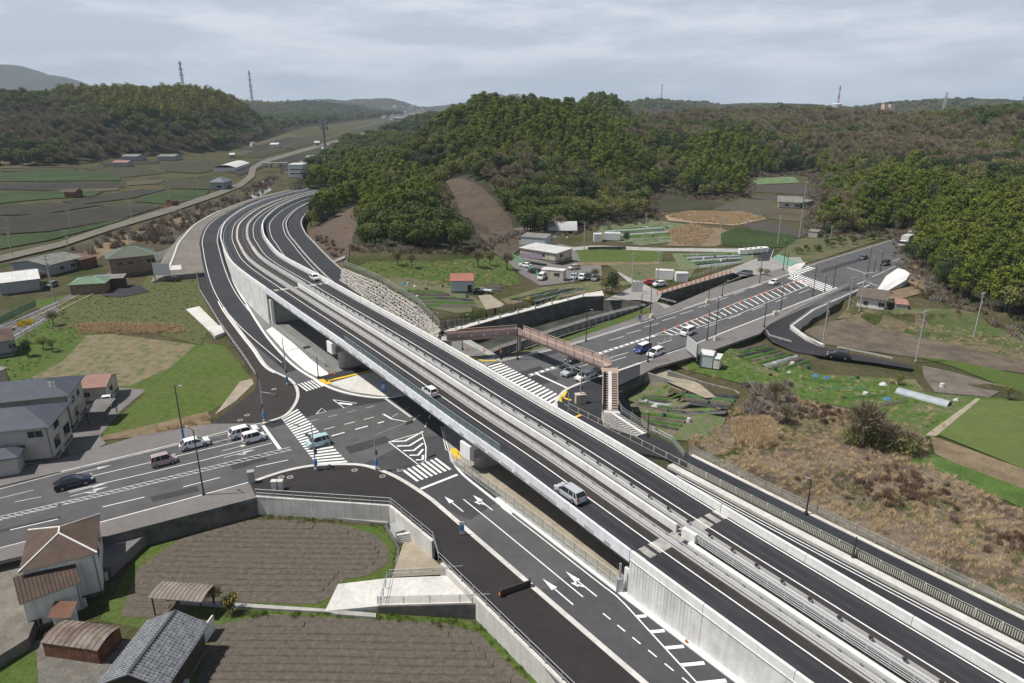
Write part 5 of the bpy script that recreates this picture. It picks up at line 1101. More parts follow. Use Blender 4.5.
    if walls and h>=2.9 and W>4 and W<25:
        mb=MB(); e=.02
        for c_,h_ in (((W/2,-e,.22),(W/2,.02,.24)),((W+e,D/2,.22),(.02,D/2,.24))): mb.box(c_,h_)
        mb.build('plinth',concd,r)
        if roof in('gx','hip','m'):
            mb=MB(); mb.tube((-ov,-ov-.06,h-.06),(W+ov,-ov-.06,h-.06),.06,n=5); mb.tube((W-.15,-.08,h-.1),(W-.15,-.08,0),.045,n=5); mb.build('gutter',M('gutter_brown',(.10,.09,.08),.5,.1,3),r)
        mb=MB(); mb.box((W+.25,D*.35,.42),(.17,.42,.36)); ac=mb.build('air_conditioner',M('ac_cream',(.5,.49,.46),.6,.05,3),r); mb=MB(); mb.tube((W+.42,D*.35,.42),(W+.44,D*.35,.42),.25,n=12); mb.build('fan_grille',concd,ac)
    r['_W']=W; r['_D']=D; r['_h']=h
    return r
# bottom-left group
zl=-2.6
def rooftiles(r,W,D,h,rh,ov,mat,sides='gx',pitch=.42):
    mb=MB(); n=int((W+2*ov)/pitch) if sides=='gx' else int((D+2*ov)/pitch)
    for i in range(n+1):
        if sides=='gx':
            x=-ov+(W+2*ov)*i/n; mb.tube((x,-ov,h+.06),(x,D/2,h+rh+.06),.09,n=5,cap=False); mb.tube((x,D+ov,h+.06),(x,D/2,h+rh+.06),.09,n=5,cap=False)
        else:
            y=-ov+(D+2*ov)*i/n; mb.tube((-ov,y,h+.06),(W/2,y,h+rh+.06),.09,n=5,cap=False); mb.tube((W+ov,y,h+.06),(W/2,y,h+rh+.06),.09,n=5,cap=False)
    m=int(((D if sides=='gx' else W)/2+ov)/.35)
    for k in range(m):
        t=(k+.5)/m
        for sg in (0,1):
            if sides=='gx': y=-ov+(D/2+ov)*t if sg==0 else D+ov-(D/2+ov)*t; mb.box((W/2,y,h+.06+rh*t),(W/2+ov,.03,.045))
            else: x=-ov+(W/2+ov)*t if sg==0 else W+ov-(W/2+ov)*t; mb.box((x,D/2,h+.06+rh*t),(.03,D/2+ov,.045))
    o=mb.build('roof_tiles',mat,[c for c in r.children if c.name.startswith('roof')][0]); o['kind']='stuff'
# white house with brown roof: wide rear block by the road and a lower front block
hs=empty('house',at(28,634,zl),0,'white rendered house with brown tiled roofs beside the road, bottom left','house')
def hpart(p1,p2,D,h,z,roof,rh,ov,wm,rm,ridge=None,win=(),ribs=0,tiles=None,tp=.42):
    r=house('x',p1,p2,D,h,'x','x',z=z,roof=roof,rh=rh,ov=ov,wm=wm,rm=rm,win=win,ridge=ridge,ribs=ribs)
    if tiles: rooftiles(r,r['_W'],D,h,rh,ov,rm,tiles,tp)
    return r
def absorb(main,sub):
    M_=Matrix.Translation(sub.location)@Matrix.Rotation(sub.rotation_euler.z,4,'Z'); Mi=(Matrix.Translation(main.location)@Matrix.Rotation(main.rotation_euler.z,4,'Z')).inverted()
    for c in list(sub.children):
        c.parent=main; c.matrix_parent_inverse=Matrix.Identity(4); c.matrix_basis=Mi@M_@c.matrix_basis
    bpy.data.objects.remove(sub)
absorb(hs,hpart((31,633),(85,612),3.2,4.0,zl,'m',1.0,.25,wallw,rbrown,tiles=None,ribs=.35,win=(('F',.4,.5,.8,.9),)))
absorb(hs,hpart((34,613),(104,594),8.0,5.6,zl,'hip',1.5,.3,wallw,rbrown,ridge=concw,win=(('R',2,3.5,1.2,1.0),('R',5,3.5,1.2,1.0)),ribs=0))
mb=MB(); mb.box((0,0,1.1),(.9,.6,1.1),0,0); pe=mb.build('porch',wallw); pe.location=at(68,628,zl); 
pe.parent=hs; pe.matrix_parent_inverse=Matrix.Translation(-hs.location)
mb=MB(); mb.add([(-1.2,-.9,2.1),(1.2,-.9,2.1),(1.2,.7,2.9),(-1.2,.7,2.9)],[(0,1,2,3)]); pr_=mb.build('porch_roof',M('brown_trim',(.14,.07,.045),.8,.2,1),hs); pr_.location=at(68,628,zl); pr_.matrix_parent_inverse=Matrix.Translation(-hs.location)
mb=MB(); mb.box((0,0,.5),(1.1,.06,.5)); pr_=mb.build('stair_parapet',MATS['brown_trim'],hs); pr_.location=at(64,638,zl); pr_.rotation_euler=(0,.35,.5); pr_.matrix_parent_inverse=Matrix.Translation(-hs.location)
r=house('shed',(46,656),(101,664),3.1,1.75,'low rusty brown sheet-metal shed with curved roof, bottom left','shed',z=zl,roof='b',rh=.4,ov=.12,wm=wallr,rm=M('rusty_brown_roof',(.12,.085,.07),.75,col2=(.22,.185,.16),scale=.5,thr=(.4,.6),fine=.15),ribs=.6)
for i in range(7):
    W=r['_W']; mb=MB(); mb.box((W*(i+.5)/7,-.03,.85),(W/14-.02,.03,.8)); mb.build('wall_panel',wallr,r)
# tiled barn: ridge runs away from the camera to the right
tilep=M('pale_tile_roof',(.36,.37,.39),.5,.3,2.2,fine=.3)
bn=house('barn',(103,690),(162,690),7.2,3.0,'dark barn with silver-grey tiled gable roof, bottom edge left','barn',z=zl,roof='gy',rh=1.5,ov=.45,wm=wood_d,rm=tileg,ridge=M('ridge_tile_dark',(.055,.06,.07),.6,.2,2))
a=at(130,672,1.9);b=at(174,613,1.9); d=(b-a).normalized(); ang=math.atan2(d.y,d.x)-math.pi/2; W_=bn['_W']; c=(a+b)/2
L_=(b-a).length; off=Matrix.Rotation(ang,3,'Z')@Vector((W_/2,7.2/2,0)); bn.rotation_euler=(0,0,ang); bn.location=(c.x-off.x,c.y-off.y,zl)
rooftiles(bn,bn['_W'],7.2,3.0,1.5,.45,tileg,'gy',.32)
ln0=house('lean_to',(154,616),(204,620),2.4,2.5,'open lean-to with sagging grey curved roof behind the tiled barn','shed',z=zl,roof='b',rh=.22,ov=.2,wm=wallg,rm=M('lean_roof',(.22,.19,.165),.8,.2,.6,fine=.15),walls=False,post=True,ribs=.5)
mb=MB(); a=at(205,643,zl);b=at(214,630,zl); mb.loft([[a,b,b+Vector((0,0,1.9)),a+Vector((0,0,1.9))],[a+Vector((.15,.1,0)),b+Vector((.15,.1,0)),b+Vector((.15,.1,1.9)),a+Vector((.15,.1,1.9))]],close=True,cap=True); tag(mb.build('storage_wall',wallw),'short white clapboard wall between tiled barn and orange tree','wall')
# big grey house on the left
zg=.05
bh=empty('house',at(-30,468,zg),0,'large two-storey pale house with dark slate hip roofs on the left edge','house')
absorb(bh,hpart((-38,470),(55,460),8,5.6,zg,'hip',1.7,.6,wallc and M('house_grey_wall',(.40,.38,.355),.85,.08,.6),slate,win=(('F',3.6,3.9,1.9,1.1),('F',9.2,3.9,2.0,1.1),('R',2,3.9,2,1.2),('R',5,1.2,2.4,1.8),('R',1,1.2,2.2,1.8))))
absorb(bh,hpart((-30,440),(74,428),8,5.9,zg,'hip',1.8,.6,MATS['house_grey_wall'],slate,win=(('R',1.5,3.6,1.6,1.1),('R',4.5,3.6,1.5,1.1),('R',2,1,1.5,1.6),)))
absorb(bh,hpart((-30,482),(20,474),3.0,2.8,zg,'hip',.9,.5,MATS['house_grey_wall'],slate))
for k in (0,):
    mb=MB(); p=at(38,460,zg); mb.box((p.x-.3,p.y-.2,1.2),(1.1,.12,1.1),.15); o=mb.build('entrance_door',wood_d,bh); o.matrix_parent_inverse=Matrix.Translation(-bh.location)
mb=MB(); p=at(26,383,7.2); mb.box((p.x,p.y,p.z),(.9,.5,.15)); mb.tube((p.x-.8,p.y+.3,p.z+.3),(p.x+.8,p.y+.3,p.z+.3),.22,n=8); o=mb.build('solar_water_heater',glass,bh); o.matrix_parent_inverse=Matrix.Translation(-bh.location)
mb=MB(); p=at(52,386,8.3); mb.tube((p.x,p.y,6.8),(p.x,p.y,9.2),.04,n=4); 
for k in range(5): mb.tube((p.x-.5,p.y,8.2+.2*k),(p.x+.5,p.y,8.2+.2*k),.02,n=4)
o=mb.build('aerial',metal,bh); o.matrix_parent_inverse=Matrix.Translation(-bh.location)
wallline([(-60,482,.1),(20,473,.1),(66,461,.1),(88,453,.1)],-.3,.9,concd,'dark block wall with hedge in front of the large grey house',.25)
house('garage',(82,404),(108,402),6,3.0,'cream garage with rose-brown roof beside the large grey house','garage',z=zg,roof='gx',rh=1.0,ov=.35,wm=wallc,rm=rrose,win=(('F',.6,1.2,1.0,.9),),door=(('R',2,0,1.2,2.1),))
house('carport',(88,425),(107,424),4.5,2.3,'open carport with grey corrugated roof beside the large grey house','carport',z=zg,roof='m',rh=.3,ov=.1,wm=wallc,rm=rgry,walls=False,post=True,ribs=.4)
house('building',(-30,408),(11,388),9,4.0,'beige plastered building cut by the left photo edge','building',z=zg,roof='m',rh=.8,ov=.2,wm=wallc,rm=rgry,win=(('R',2,1.2,1.2,1.2),))
house('house',(-40,362),(14,354),7,3.2,'single-storey house with dark brown roof at the left edge above the beige building','house',z=zg,roof='gx',rh=1.6,ov=.5,wm=wallg,rm=M('dark_brown_roof',(.09,.06,.05),.8,.2,.6),win=(('F',8.5,1.3,1.3,1.0),('R',2,1.3,3,1.2)))
# buildings along the old road
house('warehouse',(2,296),(42,291),13,3.6,'low grey shed with broad white flat roof beside the old road','warehouse',roof='m',rh=.3,ov=.2,wm=wallg,rm=rwht,ribs=2.5,win=(('F',9,1.3,1.2,.9),))
house('shed',(0,294),(14,292),4,2.6,'small grey outbuilding in front of the white-roofed warehouse','shed',roof='m',rh=.2,ov=.2,wm=wallbl,rm=rwht)
house('workshop',(50,277),(84,268),14,3.6,'grey workshop with dark corrugated roof beside the old road','workshop',roof='gx',rh=1.2,ov=.4,wm=wallg,rm=rgry,ribs=1.,win=(('F',4,1.2,1.6,1.2),('F',8,1.2,1.6,1.2)))
house('shed',(82,270),(98,266),7,3.3,'reddish-brown rusty shed joined to the grey workshop','shed',roof='m',rh=.6,ov=.3,wm=wallr,rm=M('rust_roof',(.14,.08,.06),.85,.3,.8))
house('shed',(71,294),(106,292),7,2.6,'small brown shed with green hip roof beside the dark tarmac yard','shed',z=.1,roof='hip',rh=1.2,ov=.4,wm=wallb,rm=rgreen,ridge=M('verdigris_ridge',(.25,.42,.36),.6,.1,1))
house('shed',(92,289),(108,288),5,2.4,'lean-to with blue-grey roof beside the green-roofed shed','shed',z=.1,roof='m',rh=.4,ov=.3,wm=wallb,rm=M('bluegrey_roof',(.17,.19,.22),.7,.1,1))
house('house',(112,277),(157,272),9,5.6,'brown two-storey house with grey-green hip roof behind the old road','house',z=.1,roof='hip',rh=2.2,ov=.8,wm=wallb,rm=rgrn,ridge=M('verdigris_ridge',(.25,.42,.36)),win=(('F',2,3.2,1.4,1.1),('F',5,3.2,1.4,1.1),('F',10,3.2,2.6,1.3),('R',2,3.2,2,1.2),('F',7.5,3,.8,1.6)))
house('shed',(108,288),(124,287),4,2.7,'small dark shed beside the brown two-storey house','shed',z=.1,roof='m',rh=.3,ov=.3,wm=wood_d,rm=rgry)
patch([(98,292),(110,286),(140,286),(150,292),(120,298),(105,297)],asphd,.2,'paved_yard')
sgn=empty('billboard',at(163,281),0,'white roadside billboard on posts at the bend of the old road','billboard')
mb=MB(); mb.box((0,0,3.6),(2.4,.08,1.8)); mb.build('panel',metw,sgn)
for x in (-2.3,2.3): mb=MB(); mb.box((x,.15,2.7),(.1,.1,2.7)); mb.build('post',brown,sgn)
# north side
r=house('shed',(451,293),(473,293),6,3.3,'small pale blue-grey shed with faded red roof in the garden','shed',roof='gx',rh=1.3,ov=.25,wm=wallbl,rm=rred,door=(('F',4.4,0,1.1,2.2),))
house('prefab_building',(520,256.5),(556,262.5),9,3.0,'long beige prefab with grey roof and dark awning behind the car yard','building',roof='m',rh=.3,ov=.3,wm=wallc,rm=rwht,win=(('R',2,1.2,1.5,1.2),('F',9,1.2,1.3,1.1)),ribs=1.2)
mb=MB(); a=at(520,262,1.5);b=at(542,264,1.5); mb.add([(a.x,a.y-1,3.3),(b.x,b.y-1,3.3),(b.x,b.y+2.5,4.1),(a.x,a.y+2.5,4.1)],[(0,1,2,3)]); mb.box((a.x+1,a.y-.9,2.2),(.05,.05,1.1)); mb.box((b.x-1,b.y-.9,2.2),(.05,.05,1.1)); tag(mb.build('awning',M('purple_grey_awning',(.12,.10,.13),.8,.1,1)),'dark purple-grey awning in front of the long beige prefab','awning')
house('site_hut',(541,278),(563,280),3,2.6,'single pale grey site hut with flat roof in the car yard','hut',roof='f',rh=0,ov=.1,wm=wallc,rm=rwht,win=(('F',4,1,1.7,1.),))
house('shed',(521,244),(545,246),6,2.8,'blue-grey corrugated shed at the dirt lot behind the prefab','shed',roof='m',rh=.5,ov=.2,wm=wallbl,rm=rgry)
mb=MB(); c=at(562,229,1); rows=[]
for i in range(9):
    t=i/8; rows.append([(c.x-6,c.y-4+8*t,1+3.2*math.sin(math.pi*t)),(c.x+6,c.y-4+8*t,1+3.2*math.sin(math.pi*t))])
mb.loft(rows); tag(mb.build('greenhouse',metw),'white curved greenhouse at the foot of the wood behind the dirt lot','greenhouse')
for a,b,l in (((594,242),(602,242),'smaller white storage container, left one of the pair by the hedge'),((604,241),(620,241.5),'longer white storage container, right one of the pair by the hedge')):
    house('container',a,b,3,2.9,l,'container',roof='f',rh=0,ov=.02,wm=M('container_white',(.62,.62,.62),.6,.04,1),rm=rwht)
wallline([(588,247,1.0),(606,246.5,1.),(626,246.5,1.)],-.5,1.8,concd,'dark low garden wall below the two white containers',.4)
house('container',(655,279),(673,280),2.5,2.6,'white storage box beside the parked red car','container',roof='f',rh=0,ov=.02,wm=MATS['container_white'],rm=rwht)
house('container',(676,282),(688,282),2.5,2.5,'small white cubic hut next to the canal road guardrail','hut',roof='f',rh=0,ov=.05,wm=MATS['container_white'],rm=rwht)
mb=MB(); a=at(637,292);  mb.box((a.x,a.y,1.5),(1.6,.08,1.4)); mb.box((a.x-1.5,a.y,1),(.05,.05,1)); mb.box((a.x+1.5,a.y,1),(.05,.05,1)); tag(mb.build('information_board',wallw),'plain pale sign panel at the plaza corner by the canal','sign')
# house on the right, white hut, hoarding
house('house',(856,308),(884,312),8.0,3.2,'white single-storey house with dark brown tiled roof on the right near the second junction','house',z=-.75,roof='gx',rh=1.6,ov=.5,wm=wallw,rm=M('sepia_roof',(.12,.10,.085),.85,.2,.6,fine=.1),win=(('F',1.5,1.2,1.1,1.0),('F',5,1.2,1.4,1.1),('R',3,1,2,1.2)))
house('shed',(895,312),(907,313),4,2.2,'small pink-roofed shed to the right of the white single-storey house','shed',z=-1.0,roof='m',rh=.4,ov=.2,wm=concg,rm=M('faded_pink_roof',(.32,.17,.15),.8,.1,1))
house('hut',(699.5,365),(712,367),3.2,2.4,'white plastic-sheeted garden hut behind the white hoarding','hut',z=-1.0,roof='gx',rh=.6,ov=.1,wm=wallbl,rm=rwht)
house('shed',(713,367),(719,368),2.5,1.9,'low white lean-to joined to the garden hut','shed',z=-1.0,roof='m',rh=.3,ov=.1,wm=wallw,rm=rwht)
hd=empty('hoarding',at(686,351),0,'white sign hoarding on a steel frame beside the main road','hoarding')
a=at(686,352,0);b=at(696,361,0)
mb=MB(); d=b-a; mb.box(((a.x+b.x)/2,(a.y+b.y)/2,2.2),(d.length/2,.08,1.5),math.atan2(d.y,d.x)); o=mb.build('panel',metw,hd); o.matrix_parent_inverse=Matrix.Translation(-hd.location)
for t in (0,.33,.66,1): 
    p=a.lerp(b,t); mb=MB(); mb.box((p.x+.2,p.y+.2,1.8),(.06,.06,1.9)); mb.tube((p.x+.2,p.y+.2,3.3),(p.x+2.2,p.y+1.8,0),.05); o=mb.build('frame_post',metal,hd); o.matrix_parent_inverse=Matrix.Translation(-hd.location)
# farmhouse and hut up the valley
house('farmhouse',(778,208),(800,209),9,3.2,'old grey farmhouse with white gable ends up the side valley','farmhouse',roof='gx',rh=2.4,ov=.8,wm=wallw,rm=rgry,win=(('F',3,1,2,1.2),('F',8,1,2,1.2)))
house('shed',(799,207),(806,208),5,3,'grey shed at the right end of the old farmhouse','shed',roof='m',rh=.6,ov=.3,wm=concg,rm=rgry)
house('concrete_hut',(751,174),(759,174),8,5.5,'pale square concrete hut at the head of the side valley','hut',roof='f',rh=0,ov=.1,wm=conc,rm=conc)
house('shed',(808,237),(817,238),4,2.4,'tiny grey shed beside the bush above the main road','shed',roof='m',rh=.3,ov=.2,wm=concg,rm=rgry)
mb=MB(); 
for k in range(5): p=at(743+5*k,253-.5*k,.4); mb.box((p.x,p.y,1.0),(1.5,1.2,.8))
tag(mb.build('stacked_blocks',concw),'row of white stacked concrete blocks beside the zebra side road','block stack')
# far valley
house('office_building',(289,178),(303,178),14,9,'white boxy building beyond the expressway bend','building',z=1,roof='f',rh=0,ov=.1,wm=M('pale_blue_white',(.55,.57,.6),.7,.05,.3),rm=rwht,win=(('F',1,5.5,10,.8),('F',1,2.5,10,.8)))
house('shed',(308,178),(320,178),9,3,'low white shed right of the boxy building','shed',z=1,roof='m',rh=.5,ov=.3,wm=wallbl,rm=rwht)
house('greenhouse',(236,171),(250,166),16,2.5,'silvery greenhouse beside the valley lane','greenhouse',z=1,roof='b',rh=2,ov=.1,wm=rwht,rm=rwht)
house('house',(211,190),(225,190),12,4.5,'grey two-storey house beside the valley lane','house',z=1,roof='hip',rh=2.6,ov=.6,wm=wallg,rm=M('bluish_tile',(.14,.15,.18),.6,.1,1),win=(('F',4,1.2,2.5,1.5),('F',10,1.2,2,1.5)))
house('shed',(65,198),(76,198),7,3.2,'small brown shed in the paddies on the left','shed',roof='gx',rh=1.4,ov=.3,wm=wallr,rm=rbrown)
house('shed',(173,207),(179,206),4,2.6,'tiny brown shed at the bend of the valley lane','shed',roof='gx',rh=1,ov=.2,wm=wallr,rm=rbrown)
for i,(x0,x1,y,D,h,w_,r_,l) in enumerate([(113,128,167,10,3.5,wallg,rrose,'white and rose-roofed farm sheds below the left ridge'),(122,138,161,16,4,wallg,rgry,'long dark-roofed shed below the left ridge'),(158,175,161,16,4,wallg,rgry,'right long grey-roofed shed below the left ridge'),
   (0,6,149,14,5,wallw,rred,'red-roofed house at the left edge below the ridge'),(392,410,134,30,9,wallw,rwht,'long white factory in the far valley'),(354,366,143,14,5,wallw,rwht,'white shed near the far river bridge'),(270,278,148,14,4,wallw,rwht,'small white hut on the distant paddies'),
   (326,340,158,16,5,wallg,M('bluish_tile',(.14,.15,.18)),'grey roofed house beside the antenna tower'),(306,318,162,12,4,wallg,rgry,'grey shed left of the antenna tower'),(313,322,176,9,3,wallw,rwht,'pale shed in front of the antenna tower'),(416,432,126,30,6,wallw,rgry,'long grey warehouse in the far valley')]):
    house('farm_building',(x0,y),(x1,y),D,h,l,'building',roof='gx',rh=1.5,ov=.3,wm=w_,rm=r_)
VH='small houses and sheds scattered in the far valley beyond the expressway bend'
for i,(x0,y) in enumerate(((300,167),(312,170),(331,166),(341,160),(322,152),(336,147),(352,150),(360,140),(372,134),(383,131),(345,155),(328,176),(404,128),(315,146),(286,150),(252,147),(230,158),(338,171))):
    w_=5+(i%3)*2; house('farm_building',(x0,y),(x0+w_*.7,y-.1),6+(i%4)*2,3+(i%2),'small %s building scattered in the far valley beyond the expressway bend'%('white','grey','brown-roofed')[i%3],'building',roof='gx',rh=1.5,ov=.3,wm=(wallw,wallg,wallc)[i%3],rm=(rgry,rwht,rbrown)[i%3],group=VH)
patch([(262,161),(300,150),(345,138),(385,127),(400,124),(404,124.6),(388,128.4),(348,140),(303,152.5),(266,163.5)],lane_m,1.0,'lane_surface')
patch([(300,176),(345,160),(352,146),(330,150),(296,164)],concg,.32,'paved_yard')
# river bridge in the distance
mb=MB(); a=at(262,165,3);b=at(288,164,3); mb.box(((a.x+b.x)/2,(a.y+b.y)/2,4),((b-a).length/2,2,.6)); 
for t in (.3,.7): p=a.lerp(b,t); mb.box((p.x,p.y,1.5),(.8,1.8,2.2))
tag(mb.build('road_bridge',concg),'distant grey girder bridge over the river bed','bridge')
mb=MB(); a=at(345,140,4);b=at(374,138,4); mb.box(((a.x+b.x)/2,(a.y+b.y)/2,5),((b-a).length/2,3,.8),math.atan2(b.y-a.y,b.x-a.x)); tag(mb.build('road_bridge',conc),'far pale bridge crossing the valley river','bridge')
# town at the valley mouth
tw=[M('town_wall_%d'%i,c,.8,.05,.2) for i,c in enumerate(((.6,.6,.58),(.45,.43,.4),(.55,.5,.42)))]; tr=[M('town_roof_%d'%i,c,.8,.05,.2) for i,c in enumerate(((.12,.13,.16),(.2,.17,.15),(.25,.13,.1),(.4,.42,.45)))]
rt=random.Random(5)
TOWN='houses of the distant town at the valley mouth'
for i in range(120):
    px_=rt.uniform(378,452); py_=rt.uniform(108.5,120.5); 
    if py_>117 and px_<384: continue
    p=at(px_,py_,2); zt=max(1,Tz(p.x,p.y));
    if zt>30: continue
    s_=rt.uniform(9,16); hh=rt.uniform(6,9)
    if rt.random()<.06: hh=16; s_=30
    o=empty('town_house',(p.x,p.y,zt),rt.uniform(-.5,.5),'small pale or grey-roofed house among the distant town at the valley mouth','house',TOWN)
    mb=MB(); mb.box((0,0,hh/2),(s_*.55,s_*.45,hh/2)); mb.build('wall',tw[i%3],o); roof_mesh('hip' if hh<12 else 'f',s_*1.1,s_*.9,0,2.5,.5).build('roof',tr[i%4],o).location=(-s_*.55,-s_*.45,hh)
house('apartment_block',(393,131),(407,131),25,24,'white apartment block in front of the distant town','building',z=1,roof='f',rh=0,ov=.2,wm=tw[0],rm=rwht,win=tuple(('F',2,3+4*k,18,1.6) for k in range(5)))
# ------------------------------------------------------------------ masts, pylons, tank
def lattice(name,p,h,wb,wt,mat,label,arms=(),cat='pylon',mat2=None,z0=None,th=.12):
    z0=Tz(p.x,p.y) if z0 is None else z0
    r=empty(name,(p.x,p.y,z0),0,label,cat); n=10; mb=MB(); mb2=MB()
    for k in range(n):
        a=h*k/n;b=h*(k+1)/n; wa=wb+(wt-wb)*(k/n)**.7; wc=wb+(wt-wb)*((k+1)/n)**.7; m=mb2 if (mat2 and k%2) else mb
        c=[(-1,-1),(1,-1),(1,1),(-1,1)]
        for i in range(4):
            x,y=c[i];u,v=c[(i+1)%4]
            m.tube((x*wa,y*wa,a),(x*wc,y*wc,b),th,n=4,cap=False); m.tube((x*wa,y*wa,a),(u*wc,v*wc,b),th*.6,n=4,cap=False); m.tube((u*wa,v*wa,a),(x*wc,y*wc,b),th*.6,n=4,cap=False); m.tube((x*wc,y*wc,b),(u*wc,v*wc,b),th*.6,n=4,cap=False)
    tag(mb.build('lattice',mat,r),kind='stuff')
    if mat2: tag(mb2.build('lattice',mat2,r),kind='stuff')
    for zf,L_ in arms:
        m=MB(); z=h*zf; m.tube((-L_,0,z),(0,0,z+1.2),th*.8,n=4); m.tube((L_,0,z),(0,0,z+1.2),th*.8,n=4); m.tube((-L_,0,z),(L_,0,z),th*.8,n=4); m.build('cross_arm',mat,r)
    return r
pyl=M('pylon_grey',(.22,.23,.25),.6,.05,1)
def crestpt(px_,py_,D): x=(px_-512)/FPX*D*cs; return Vector((x,D,0))
for px_,ytop,D,l in ((185.5,62,1250,'tallest lattice pylon on the left ridge'),(252.5,71,1500,'smaller lattice pylon on the left ridge, right of the tallest')):
    p=crestpt(px_,90,D); z0=Tz(p.x,p.y); zt=CAMH+D*(103.2-ytop)/FPX*.894; lattice('pylon',p,max(25,zt-z0),3.6,.8,pyl,l,((.72,6),(.84,5.5),(.95,5)),th=.28)
p=crestpt(945,100,1500); z0=Tz(p.x,p.y); lattice('pylon',p,max(30,CAMH+1500*(103.2-92)/FPX*.894-z0),4,.9,M('pylon_pale',(.5,.5,.5),.6,.05,1),'pale lattice pylon on the ridge at the upper right',((.72,7),(.84,6),(.95,5)),th=.3)
p=crestpt(1023,100,1700); z0=Tz(p.x,p.y); lattice('pylon',p,max(30,CAMH+1700*(103.2-96)/FPX*.894-z0),4,.9,pyl,'lattice pylon at the extreme right edge of the skyline',((.72,7),(.84,6),(.95,5)),th=.3)
redm=M('mast_red',(.55,.10,.06),.6,.05,1)
p=crestpt(838,104,1450); z0=Tz(p.x,p.y); lattice('radio_mast',p,max(30,CAMH+1450*(103.2-86)/FPX*.894-z0),2.6,.7,metw,'red and white lattice mast behind the water tank','',(),cat='mast',mat2=redm,th=.22) if False else lattice('radio_mast',p,max(30,CAMH+1450*(103.2-86)/FPX*.894-z0),2.6,.7,metw,'red and white lattice mast behind the water tank',(),cat='mast',mat2=redm,th=.25)
p=crestpt(661,96,2600); z0=Tz(p.x,p.y); lattice('radio_mast',p,max(30,CAMH+2600*(103.2-84)/FPX*.894-z0),3,.8,metw,'distant red and white mast behind the central hills',(),cat='mast',mat2=redm,th=.3)
for px_,py_,z_,D,k in ((837,112,0,1150,0),(888.5,112,0,1150,1)):
    p=crestpt(px_,py_,D); zt=CAMH+D*(103.2-(104 if k==0 else 105.5))/FPX*.894
    if k==0:
        o=empty('water_tank',(p.x,p.y,zt-14),0,'large round white water tank with a blue-grey band on the ridge','tank')
        mb=MB(); mb.tube((0,0,0),(0,0,14),8,n=28); mb.build('tank_body',metw,o); mb=MB(); mb.tube((0,0,7.5),(0,0,9.5),8.1,n=28); mb.build('band',M('tank_band',(.25,.32,.4),.6,.05,1),o); mb=MB(); mb.tube((0,0,14),(0,0,15.5),8,5,n=28); mb.build('roof',rwht,o)
    else:
        o=empty('apartment_block',(p.x,p.y,zt-22),0,'pinkish two-tower apartment block on the right ridge','building')
        for x in (-5,5): mb=MB(); mb.box((x,0,12),(3,5,12)); mb.build('tower',M('pinkish_wall',(.55,.42,.36),.8,.06,.3),o)
        mb=MB(); mb.box((0,0,10),(5,4,10)); mb.build('stair_block',tw[0],o)
# phone mast in the valley
p=at(326,158,1); r=empty('antenna_tower',(p.x*.72,p.y*.72,0),0,'tall dark steel monopole mast with antenna rings behind the wood edge','mast')
zt=CAMH+ (103.2-121)/FPX*p.y*.72*.894; 
mb=MB(); mb.tube((0,0,0),(0,0,zt+1),.75,.5,n=10); mb.build('pole',M('mast_dark',(.10,.11,.13),.6,.1,1),r)
for z in (zt-1,zt-4.5):
    mb=MB()
    for i in range(10):
        a=i*math.pi/5; mb.box((math.cos(a)*2.6,math.sin(a)*2.6,z),(.28,.28,1.5),a)
    for i in range(10):
        a=i*math.pi/5;b=(i+1)*math.pi/5; mb.tube((math.cos(a)*2.4,math.sin(a)*2.4,z),(math.cos(b)*2.4,math.sin(b)*2.4,z),.1,n=4)
        mb.tube((math.cos(a)*2.4,math.sin(a)*2.4,z),(0,0,z-1.2),.08,n=4)
    mb.build('antenna_ring',pyl,r)
